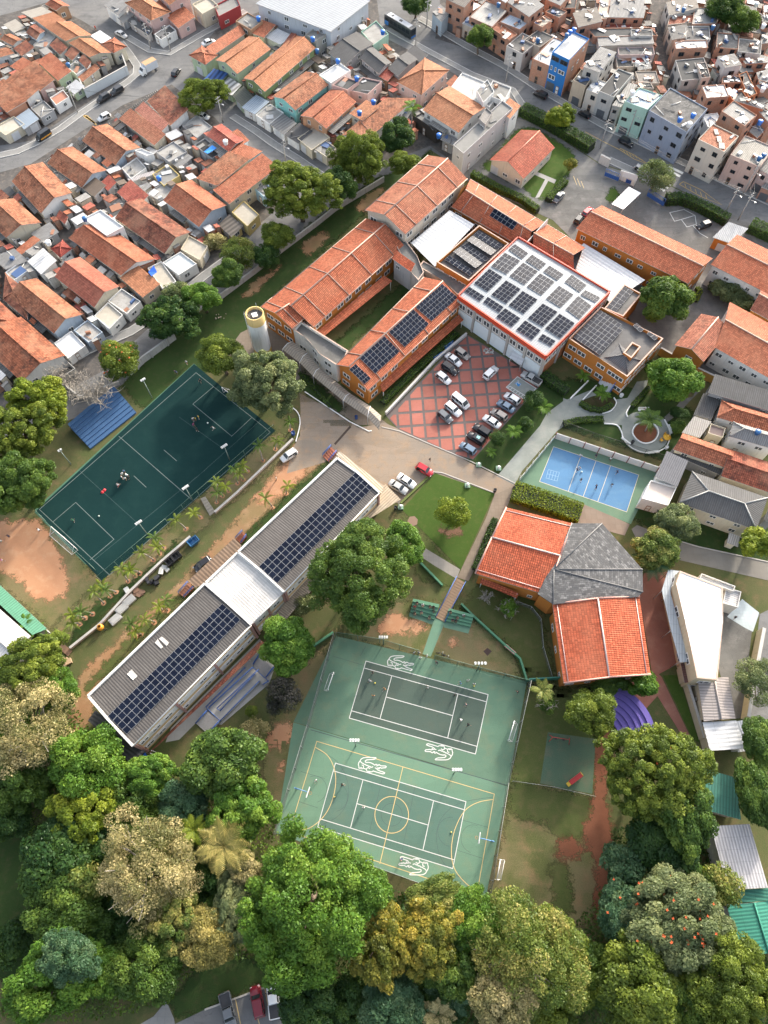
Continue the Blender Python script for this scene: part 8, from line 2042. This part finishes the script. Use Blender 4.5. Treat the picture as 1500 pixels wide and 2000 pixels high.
for i,(x,y,z,tp,bt,lb)in enumerate([(430,670,1.3,'k','k','person in black on the top row of the left bleacher, far left'),(412,700,1.0,'r','k','person in a red top on the left bleacher'),(468,685,1.1,'w','k','person in a white shirt on the left bleacher'),(520,695,1.1,'k','k','person in black on the upper right of the left bleacher'),(550,700,1.1,'k','k','person in black beside the stairs, upper row'),
  (460,738,.6,'n','k','person in navy on the lower row of the left bleacher'),(410,745,.5,'k','k','person in black on the lowest row at the left'),(548,728,.7,'k','k','person in black beside the stairs, lower row'),(520,775,.3,'k','k','person lying at the foot of the left bleacher'),(672,735,1.2,'k','k','person in black on the top row of the right bleacher'),
  (768,760,1.1,'w','n','person in a white top on the right bleacher'),(720,775,.8,'k','k','person in black in the middle of the right bleacher'),(690,795,.5,'n','k','person in navy low on the right bleacher'),(712,800,.5,'k','k','person in black low on the right bleacher')]):
 person('D2',x,y,'sit',255+13*(i%4),tp,bt,lb,z-.5+.12,group=PB)
PT='children playing on the turf pitch'
person('C0',905,862,'stand',300,'w','g','child in white at the upper left of the huddle',group=PT)
person('C0',918,842,'stand',250,'b','k','child in pale blue at the top of the huddle',group=PT)
person('C0',945,870,'bend',180,'w','k','child in white at the right of the huddle',group=PT)
person('C0',902,885,'stand',40,'w','k','child in white at the bottom left of the huddle',group=PT)
person('C0',925,895,'stand',90,'w','k','child in white at the bottom of the huddle',group=PT)
person('C0',948,888,'stand',150,'k','k','child in black at the lower right of the huddle',group=PT)
person('C0',872,945,'run',60,'w','r','child in white running below the huddle',group=PT)
person('C0',1420,460,'stand',300,'w','k','child in white in the upper group',group=PT)
person('C0',1438,458,'stand',200,'y','k','child in a yellow bib in the upper group, left one',group=PT)
person('C0',1460,445,'stand',220,'y','k','child in a yellow bib in the upper group, right one',group=PT)
person('C0',1422,498,'run',320,'p','k','child in a pink top in the upper group',group=PT)
person('C0',1446,535,'walk',330,'k','k','child in dark clothes below the upper group',group=PT)
person('C0',1472,180,'walk',270,'k','k','child in black near the upper goal box',group=PT)
person('C1',258,525,'run',200,'w','w','child in white inside the upper goal box',group=PT)
person('C1',388,305,'stand',250,'w','b','goalkeeper in white by the upper goal',group=PT)
person('C0',1372,45,'stand',250,'w','k','person in white on the grass above the turf',group=PT)
person('C0',1300,115,'bend',200,'n','b','person in blue picking something up by the turf edge',group=PT)
person('C0',545,1198,'walk',90,'g','g','child in green in the lower goal box',group=PT)
person('C0',22,1350,'run',30,'w','g','child in white on the clay field, left one')
person('C0',82,1315,'run',200,'n','k','child in navy on the clay field')
person('C0',302,1270,'run',180,'w','k','child in white at the edge of the clay field')
person('C0',28,1490,'walk',10,'p','w','child in pink at the bottom of the clay field')
person('C1',714,890,'stand',200,'w','g','person in white walking on the earth track')
person('C2',520,940,'run',300,'k','k','person in black running past the red car')
PV='players on the blue court'
for x,y,ps,dg,tp,bt,lb in[(665,318,'run',220,'w','k','player in white at the upper left sideline of the blue court'),(812,318,'walk',260,'n','k','player in navy outside the upper sideline of the blue court'),(952,352,'walk',250,'w','k','player in white outside the upper sideline, right one'),
         (625,460,'kick',20,'n','n','player in navy by the ball on the blue court'),(655,440,'run',210,'w','n','player in white by the ball on the blue court'),(662,562,'run',70,'k','w','player in black and white in the lower middle of the blue court'),
         (812,632,'bend',90,'n','n','player in navy in the third section of the blue court'),(1015,480,'walk',200,'n','k','player in navy in the right section, upper one'),(965,600,'run',250,'k','w','player in the right section, lower one')]:
 person('BC',x,y,ps,dg,tp,bt,lb,group=PV)
person('C3',600,380,'sit',200,'w','n','person sitting on the white bench above the round bed',-.02)
person('C3',597,402,'stand',200,'n','n','person standing by the white bench above the round bed')
person('D1',515,905,'walk',60,'w','k','person in white walking on the paved strip by the ramp')
person('A0',705,225,'stand',250,'r','k','person in red on the upper left cross street')
person('D3',1245,595,'walk',30,'k','k','person in black at the edge of the tiled terrace')
# ---------------------------------------------------------------- small things
def ball(t,x,y,c,label,r_=.14):
 p=S(t,x,y);mb=MB();mb.lathe([(r_*math.sin(i*math.pi/6),r_-r_*math.cos(i*math.pi/6))for i in range(7)],10);mb.build('ball',[plain(c,.5)],None,label=label,cat='ball').location=(p.x,p.y,.03)
ball('CT',613,388,(0.7,0.6,0.1),'yellow ball in the left of the upper tennis court');ball('BC',677,462,(0.6,0.7,0.65),'pale ball by two players on the blue court',.2);ball('C0',727,1158,(0.45,0.5,0.45),'pale ball lying on the turf pitch',.2)
ball('C1',210,476,(0.6,0.65,0.6),'pale ball near the upper goal box',.18);ball('CT',1170,405,(0.6,0.55,0.1),'yellow ball by the two white players at the fence');ball('CT',385,1028,(0.6,0.5,0.12),'yellow ball in the left of the lower court');ball('CT',1042,1228,(0.6,0.5,0.12),'yellow ball in the right of the lower court')
for x,y,lb in((765,965,'upper'),(750,980,'lower')):
 p=S('C0',x,y);mb=MB();mb.lathe([(.35,0),(.33,.04),(.1,.3),(.06,.32),(0,.32)],12);mb.build('training_cone',[plain((0.60,0.03,0.04))],None,label=f'red training cone on the turf, {lb} of two',cat='cone').location=(p.x,p.y,.02)
def bench(t,x,y,rz,c,label,L_=2.4):
 p=S(t,x,y);root=thing('bench',label,'bench',(p.x,p.y,.02),rz)
 for k in range(3):mb=MB();mb.obox((-L_/2,-.28+k*.2,.42),(L_,0,0),(0,.16,0),(0,0,.06));mb.build('seat_slat',[plain(c)],root)
 for k in range(2):mb=MB();mb.obox((-L_/2,.34,.62+k*.2),(L_,0,0),(0,.05,0),(0,0,.15));mb.build('back_slat',[plain(c)],root)
 for sx in(-.8,.8):
  for sy in(-.22,.3):mb=MB();mb.tube((sx,sy,0),(sx,sy,.42 if sy<0 else .95),.045);mb.build('leg',[M_STEEL],root)
bench('C3',583,385,0.0,(0.7,0.7,0.68),'white bench above the round planting bed');bench('C3',455,612,2.35,(0.7,0.7,0.68),'white bench left of the round planting bed');bench('C3',655,695,3.3,(0.7,0.7,0.68),'white bench below the round planting bed');bench('C3',778,525,-1.6,(0.7,0.7,0.68),'white bench right of the round planting bed')
bench('D2',1110,1010,2.4,(0.55,0.30,0.28),'red and white bench by the green low wall');bench('C2',668,105,.7,(0.05,0.16,0.42),'blue bench by the white strip, upper one',2.8);bench('C2',590,185,.7,(0.05,0.16,0.42),'blue bench by the white strip, lower one',2.8)
p=S('C3',752,590);root=thing('garden_table','round yellow garden table right of the planting bed','table',(p.x,p.y,.03))
mb=MB();mb.lathe([(0,.72),(.85,.72),(.85,.78),(0,.78)],16);mb.build('table_top',[plain((0.70,0.38,0.03))],root);mb=MB();mb.tube((0,0,0),(0,0,.72),.12);mb.build('leg',[plain((0.70,0.38,0.03))],root)
for(x,y),lb in(((716,606),'left of the round table'),((745,565),'above the round table')):
 p=S('C3',x,y);root=thing('chair','yellow garden chair '+lb,'chair',(p.x,p.y,.03),.6);my=plain((0.70,0.38,0.03))
 mb=MB();mb.box((0,0,.42),.6,.6,.06);mb.build('seat',[my],root);mb=MB();mb.obox((-.3,.26,.48),(.6,0,0),(0,.06,0),(0,0,.5));mb.build('backrest',[my],root)
 for sx in(-.25,.25):
  for sy in(-.25,.25):mb=MB();mb.tube((sx,sy,0),(sx,sy,.42),.04);mb.build('leg',[my],root)
def lantern(t,x,y,label):
 p=S(t,x,y);root=thing('garden_lamp',label,'lamp',(p.x,p.y,.02));mb=MB();mb.box((0,0,0),1.1,1.1,.35);mb.build('plinth',[plaster((0.20,0.30,0.22),.3)],root);mb=MB();mb.lathe([(.25,.35),(.2,.7),(.12,.75)],10);mb.build('stem',[M_WHITE],root);mb=MB();mb.lathe([(.3,.75),(.3,.95),(0,1.1)],10);mb.build('cap',[M_WHITE],root)
for t,x,y,lb in(('C2',798,1122,'on the upper edge of the lawn square'),('C2',310,1280,'at the left corner of the lawn square'),('C2',880,972,'on the grass below the car park, left one'),('C2',1025,996,'on the grass below the car park, right one')):lantern(t,x,y,'small white lamp on a green plinth '+lb)
def bin_(t,x,y,c,label,r_=.35,h=.9):
 p=S(t,x,y);root=thing('waste_bin',label,'bin',(p.x,p.y,.02));mb=MB();mb.lathe([(r_*.85,0),(r_,h),(r_*.85,h),(r_*.8,h-.15),(0,h-.16)],12);mb.build('barrel',[plain(c)],root);mb=MB();mb.lathe([(r_*1.06,h-.05),(r_*1.06,h+.03),(r_*.9,h+.03)],12);mb.build('rim',[plain(mul(c,.6))],root)
bin_('C1',836,557,(0.02,0.06,0.20),'dark blue bin at the end of the low wall',.45);bin_('C1',1297,440,(0.02,0.06,0.20),'dark blue bin by the walkway canopy');bin_('C3',503,622,(0.03,0.03,0.03),'black bin left of the round bed');bin_('C3',423,278,(0.65,0.65,0.63),'white pot at the annexe corner',.45,.7);bin_('C3',752,660,(0.65,0.65,0.63),'white pot by the dark planting',.4,.7);bin_('C2',998,1162,(0.03,0.03,0.03),'black bin at the right corner of the lawn square');bin_('C2',272,1290,(0.03,0.03,0.03),'black bin at the left corner of the lawn square')
# playground pieces
p=S('RR',275,435);root=thing('swing_frame','red playground climbing bars on the green slab','swing',(p.x,p.y,.02),-.15)
mb=MB()
for y in(-.6,.6):mb.tube((-1.8,y,0),(-1.5,0,1.8),.06);mb.tube((1.8,y,0),(1.5,0,1.8),.06)
mb.tube((-1.5,0,1.8),(1.5,0,1.8),.06);mb.build('frame',[plain((0.45,0.06,0.05))],root)
for x in(-.7,.7):mb=MB();mb.tube((x-.2,0,1.8),(x-.2,0,.5),.02,n=4);mb.tube((x+.2,0,1.8),(x+.2,0,.5),.02,n=4);mb.box((x,0,.45),.5,.25,.05);mb.build('swing_seat',[M_DARK],root)
p=S('RR',370,662);root=thing('slide','red and yellow playground slide on the green slab','slide',(p.x,p.y,.02),.62)
mb=MB();mb.slab([V((1.0,-.35,1.5)),V((1.0,.35,1.5)),V((-1.3,.35,.15)),V((-1.3,-.35,.15))],.06);mb.build('chute',[plain((0.55,0.04,0.03),.4)],root)
mb=MB();[mb.slab([V((1.0,y-.04,1.75)),V((1.0,y+.04,1.75)),V((-1.3,y+.04,.4)),V((-1.3,y-.04,.4))],.25)for y in(-.36,.36)];mb.build('side_rail',[plain((0.55,0.04,0.03),.4)],root)
mb=MB();[mb.tube((1.5,y,0),(1.0,y,1.9),.05)for y in(-.3,.3)];[mb.tube((1.45-.11*k,-.3,.2+.38*k),(1.45-.11*k,.3,.2+.38*k),.035)for k in range(5)];mb.build('ladder',[plain((0.60,0.40,0.04))],root)
mb=MB();mb.box((-1.6,0,0),.6,.7,.15);mb.build('landing',[plain((0.60,0.40,0.04))],root)
# storage clutter along the retaining wall
M_BLK=plain((0.018,0.018,0.02),.6)
def heap(t,x,y,label,name,cat,c,n,spread,sz,seed,h=.5):
 rs=random.Random(seed);p=S(t,x,y);root=thing(name,label,cat,(p.x,p.y,.02))
 for i in range(n):
  mb=MB();q=V((rs.uniform(-spread,spread),rs.uniform(-spread,spread)*.6,rs.uniform(0,h*.4)));a=rs.uniform(0,3.14);mb.box(q,sz*rs.uniform(.5,1.2),sz*rs.uniform(.3,.9),h*rs.uniform(.4,1),0,a);mb.build('piece',[plain(mul(c,rs.uniform(.7,1.4)))],root)
def dumpster(t,x,y,rz,c,label,L_=2.2,W_=1.4,H_=1.1):
 p=S(t,x,y);root=thing('skip_container',label,'container',(p.x,p.y,.02),rz);mb=MB();a=[V((sx*L_/2*.9,sy*W_/2*.9,.1))for sx,sy in((-1,-1),(1,-1),(1,1),(-1,1))];b_=[V((q.x*1.15,q.y*1.15,H_))for q in a];ii=[V((q.x*.88,q.y*.88,H_))for q in b_];d=[V((q.x*.85,q.y*.85,.25))for q in a]
 for i in range(4):
  k=(i+1)%4;mb.face([a[i],a[k],b_[k],b_[i]]);mb.face([b_[i],b_[k],ii[k],ii[i]]);mb.face([ii[i],ii[k],d[k],d[i]])
 mb.face(d);mb.build('tub',[plain(c,.5)],root);mb=MB();mb.tube((0,-W_*.55,H_),(0,W_*.55,H_),.05);mb.tube((L_*.3,-W_*.55,H_),(L_*.3,W_*.55,H_),.05);mb.build('crossbar',[plain(mul(c,.7))],root)
dumpster('C0',1422,1350,.75,(0.03,0.13,0.28),'open blue trolley container by the retaining wall')
dumpster('C0',1300,1460,.75,(0.02,0.02,0.022),'black tub by the retaining wall, upper one',1.8);dumpster('D0',1255,185,.75,(0.02,0.02,0.022),'black tub by the retaining wall, lower one',1.8)
heap('D0',1200,240,'pale sacks of gravel by the retaining wall','sack_pile','sacks',(0.45,0.45,0.43),7,.9,1.0,3,.6);heap('D0',1120,320,'heap of black bags and boxes by the retaining wall','bag_pile','bags',(0.02,0.02,0.025),9,1.1,1.0,4,.9);heap('D0',1010,410,'stack of brown planks by the retaining wall','plank_pile','planks',(0.14,0.08,0.05),6,1.0,1.3,5,.3)
heap('D0',470,915,'heap of broken timber beside the narrow stairs','timber_pile','timber',(0.36,0.25,0.15),10,1.0,1.4,6,.5);heap('D0',935,390,'white cabinet box on the grass by the wall','cabinet','box',(0.6,0.6,0.58),1,.05,2.0,8,.6);heap('C2',955,135,'rubbish and rubble heap on the red car park','rubble_pile','rubble',(0.40,0.39,0.36),26,1.2,.5,9,.35);heap('B1',300,1010,'heap of cut branches on the lawn','branch_pile','branches',(0.36,0.30,0.22),10,1.4,.3,10,.3)
for(x,y),lb in(((950,465),'upper'),((895,525),'middle'),((850,600),'lower')):
 p=S('D0',x,y);root=thing('concrete_cover',f'grey concrete slab lying by the retaining wall, {lb} of three','slab',(p.x,p.y,.02),.8);mb=MB();mb.box((0,0,0),2.4,1.5,.5);mb.build('slab_body',[plaster((0.40,0.40,0.38),.4)],root);mb=MB();mb.box((0,0,.5),2.0,1.1,.08);mb.build('lid',[plaster((0.34,0.34,0.33),.4)],root)
p=S('D0',748,668);root=thing('concrete_mixer','small orange concrete mixer by the retaining wall','mixer',(p.x,p.y,.02),.5)
mb=MB();mb.lathe([(.3,.5),(.65,.75),(.65,1.2),(.35,1.6),(.3,1.6)],14);mb.build('drum',[plain((0.65,0.28,0.03),.45)],root);mb=MB();[mb.tube((sx*.6,sy*.5,0),(0,0,.8),.05)for sx in(-1,1)for sy in(-1,1)];mb.build('frame',[M_DARK],root)
for s_ in(-1,1):o=obj('wheel',TYRE,None,root,M=Matrix.Translation((.5,s_*.55,.3))@Matrix.Scale(.8,4));obj('rim',RIM,None,o)
for(x,y),lb in(((600,1040),'left'),((640,1060),'right')):
 p=S('D2',x,y);root=thing('bicycle',f'bicycle leaning outside the court gate, {lb} of two','bicycle',(p.x,p.y,.02),-.4+.2*(lb=='left'))
 for cx in(-.55,.55):
  mb=MB();P_=[V((cx+.33*math.cos(i*math.pi/7),0,.34+.33*math.sin(i*math.pi/7)))for i in range(15)]
  for a,c in zip(P_[:-1],P_[1:]):mb.tube(a,c,.035,n=4)
  mb.build('wheel',[M_TYRE],root)
 mb=MB()
 for a,c in(((-.55,0,.34),(-.2,0,.85)),((-.2,0,.85),(.42,0,.88)),((-.55,0,.34),(-.05,0,.32)),((-.05,0,.32),(-.2,0,.9)),((-.05,0,.32),(.42,0,.85)),((.55,0,.34),(.4,0,1.0))):mb.tube(a,c,.03,n=5)
 mb.build('bicycle_frame',[M_BLK],root);mb=MB();mb.tube((.4,-.28,1.02),(.4,.28,1.02),.025);mb.build('handlebar',[M_STEEL],root);mb=MB();mb.box((-.22,0,.92),.28,.14,.06);mb.build('saddle',[M_BLK],root)
patch('drain_cover','D2',[915,1020,945,995,978,1020,945,1055],.02,plain((0.05,0.03,0.025),.9));patch('inspection_cover','D2',[358,70,375,35,410,30,435,55,430,90,395,108,365,95],.022,plain((0.20,0.13,0.09),.9));patch('drain_channel','C1',[1250,492,1262,502,1145,635,1133,625],.02,plain((0.06,0.04,0.03),.9))
patch('bare_earth','D2',[590,100,640,130,720,120,750,135,730,165,670,175,610,155],.022,ground((0.13,0.08,0.055),(0.17,0.10,0.07),(0.10,0.07,0.045),.3,1.0),3,.1)
# blue gate and fences by the avenue
def bargate(label,t,xs,h,c,name='gate'):
 a,b_=SL(t,xs);root=thing(name,label,'gate',a);d=b_-a;n=max(4,int(d.length/.45));m=plain(c,.45)
 for i in range(n+1):mb=MB();mb.tube(d*(i/n),d*(i/n)+V((0,0,h)),.05,n=4);mb.build('bar',[m],root)
 for z in(.2,h/2,h-.1):mb=MB();mb.tube(V((0,0,z)),d+V((0,0,z)),.06,n=4);mb.build('rail',[m],root)
 mb=MB();e=d.normalized();nn=V((-e.y,e.x,0));mb.obox(V((0,0,.2))-nn*.015,d,nn*.03,V((0,0,h*.45)));mb.build('kick_plate',[m],root)
bargate('blue barred vehicle gate on the avenue','A3',[300,1290,400,1330],2.4,(0.03,0.10,0.32));bargate('blue barred gate beside the trimmed hedge','B3',[610,125,730,200],2.4,(0.03,0.10,0.32));bargate('blue pedestrian door in the white gate wall','A3',[455,1338,490,1352],2.2,(0.02,0.07,0.25))
p=S('A3',490,1290,3.4);root=thing('sign_board','white school sign board above the gate wall','sign',lift(p,0),-.45);mb=MB();mb.obox((-2.0,0,2.6),(4.0,0,0),(0,.12,0),(0,0,1.6));mb.build('board',[plaster((0.60,0.61,0.60),.1)],root)
for sx in(-1.8,1.8):mb=MB();mb.tube((sx,.06,0),(sx,.06,2.6),.06);mb.build('post',[M_STEEL],root)
# white painted bays by the hedge
lines(None,[SL('B3',[780,245,885,222,965,265,865,295,815,308,780,245]),SL('B3',[865,295,905,350,975,330,965,265]),SL('B3',[950,340,1000,395,1060,430])],.16,M_LINE,.012,'bay_line')
for o in bpy.data.objects:
 if o.parent is None and o.name.startswith('bay_line')and 'kind' not in o:o['kind']='structure'
for i in range(3):
 mb=MB();q=SL('A3',[75+i*28,1290+i*18,100+i*26,1355+i*12,40+i*18,1330+i*14]);mb.ribbon([lift(a,.012)for a in q[:2]],.12);mb.build('bay_line',[M_YLINE],kind='structure')
# utility poles with cross arms and wires
def upole(t,x,y,label,h=8.5,rz=0.0,lamp=True):
 p=S(t,x,y);root=thing('utility_pole',label,'utility pole',(p.x,p.y,0),rz);mc=plaster((0.36,0.35,0.33),.4)
 mb=MB();mb.tube((0,0,0),(0,0,h),.17,.11,8);mb.build('pole',[mc],root)
 for z in(h-.4,h-1.3):mb=MB();mb.obox((-.9,-.06,z),(1.8,0,0),(0,.12,0),(0,0,.12));mb.build('crossarm',[mc],root)
 for x_ in(-.8,0,.8):mb=MB();mb.lathe([(.05,h-.28),(.07,h-.15),(.03,h-.05)],6,0,(x_,0,0));mb.build('insulator',[M_DARK],root)
 if lamp:mb=MB();mb.tube((0,0,h-2),(0,-1.6,h-1.5),.04);mb.obox((-.12,-2.0,h-1.6),(.24,0,0),(0,.5,0),(0,0,.12));mb.build('street_lamp',[M_STEEL],root)
 return p+V((0,0,h-.3))
W1_=[upole('A3',270,1085,'concrete utility pole on the avenue by the black car',8.5,.5),upole('A3',470,1000,'concrete utility pole at the mint green house',8,.5),upole('A2',420,345,'concrete utility pole by the bus front',8.5,.5),upole('A2',500,195,'concrete utility pole by the shop house',8.5,.5)]
W1_+=[upole('A3',1310,1430,'concrete utility pole at the right end of the avenue',9,.5),upole('B3',1180,260,'concrete utility pole by the trimmed hedge',8.5,.5),upole('B3',1280,300,'second concrete utility pole by the trimmed hedge',8.5,.5)]
W2_=[upole('A1',320,895,'utility pole under the olive street tree',7.5,.9),upole('A1',785,1210,'utility pole at the lower end of the narrow street',7.5,.9),upole('A0',570,825,'utility pole on the corner by the speed bump',7.5,.9),upole('A0',1105,360,'utility pole by the pink corner house',7.5,.9),upole('A0',1250,375,'second utility pole by the pink corner house',7.5,.9),upole('A2',1080,600,'utility pole facing the white roof terrace',8,.5)]
def wire(a,b_,label):
 root=thing('power_line',label,'cable',a)
 for dx in(-.5,.5):
  mb=MB();q=[a.lerp(b_,i/8)-V((0,0,1.2*math.sin(math.pi*i/8)))-a+V((dx,0,0))for i in range(9)]
  for p,s_ in zip(q[:-1],q[1:]):mb.tube(p,s_,.022,n=3,cap=False)
  mb.build('wire',[M_DARK],root)
wire(W1_[0],W1_[2],'power lines along the avenue, upper stretch');wire(W1_[0],W1_[5],'power lines along the avenue, middle stretch');wire(W1_[5],W1_[6],'short power lines between the two hedge poles');wire(W1_[6],W1_[4],'power lines along the avenue, right stretch');wire(W2_[0],W2_[1],'power lines along the narrow street');wire(W2_[2],W2_[0],'power lines from the speed bump to the olive tree');wire(W2_[3],W2_[4],'short power lines by the pink corner house')
p=S('A2',840,630,8.5);root=thing('satellite_dish','white satellite dish on a pole of the roof terrace','dish',lift(p,0));mb=MB();mb.tube((0,0,5.4),(.2,.3,8.4),.06);mb.build('mast',[M_STEEL],root);mb=MB();mb.lathe([(0,8.3),(.4,8.38),(.75,8.6),(.72,8.62),(.38,8.45),(0,8.4)],14,0,(.2,.3,0));mb.build('dish',[M_WHITE],root)
# slatted carports along the upper left street
def slats(label,t,xs,h,n):
 A,B,C,D=SL(t,xs,h);root=thing('slatted_carport',label,'carport',lift(A,0));o0=lift(A,0)
 for i in range(n):
  k0,k1=(i+.12)/n,(i+.62)/n;mb=MB();mb.slab([A.lerp(B,k0)-o0,A.lerp(B,k1)-o0,D.lerp(C,k1)-o0,D.lerp(C,k0)-o0],.15);mb.build('slat',[plain((0.05,0.048,0.045),.8)],root)
 for P_,Q_ in((A,B),(D,C)):mb=MB();mb.tube(P_-o0-V((0,0,.2)),Q_-o0-V((0,0,.2)),.09,n=5);mb.build('beam',[plaster((0.40,0.39,0.37),.5)],root)
 for P_ in(A,B,C,D):mb=MB();mb.tube(lift(P_-o0,0),P_-o0-V((0,0,.2)),.1,n=6);mb.build('post',[plaster((0.40,0.39,0.37),.5)],root)
slats('dark slatted carport above the pink roofed row houses','A0',[870,845,1150,655,1165,670,890,862],3.0,22)
slats('dark slatted carport beside the first gable house','A0',[790,880,830,865,960,985,910,1010],3.0,5)
slats('dark slatted carport left of the first gable house','A0',[530,1060,615,990,655,1050,580,1110],3.0,9)
slats('dark slatted carport left of the second gable house','A0',[275,1215,380,1145,430,1230,350,1290],3.0,10)
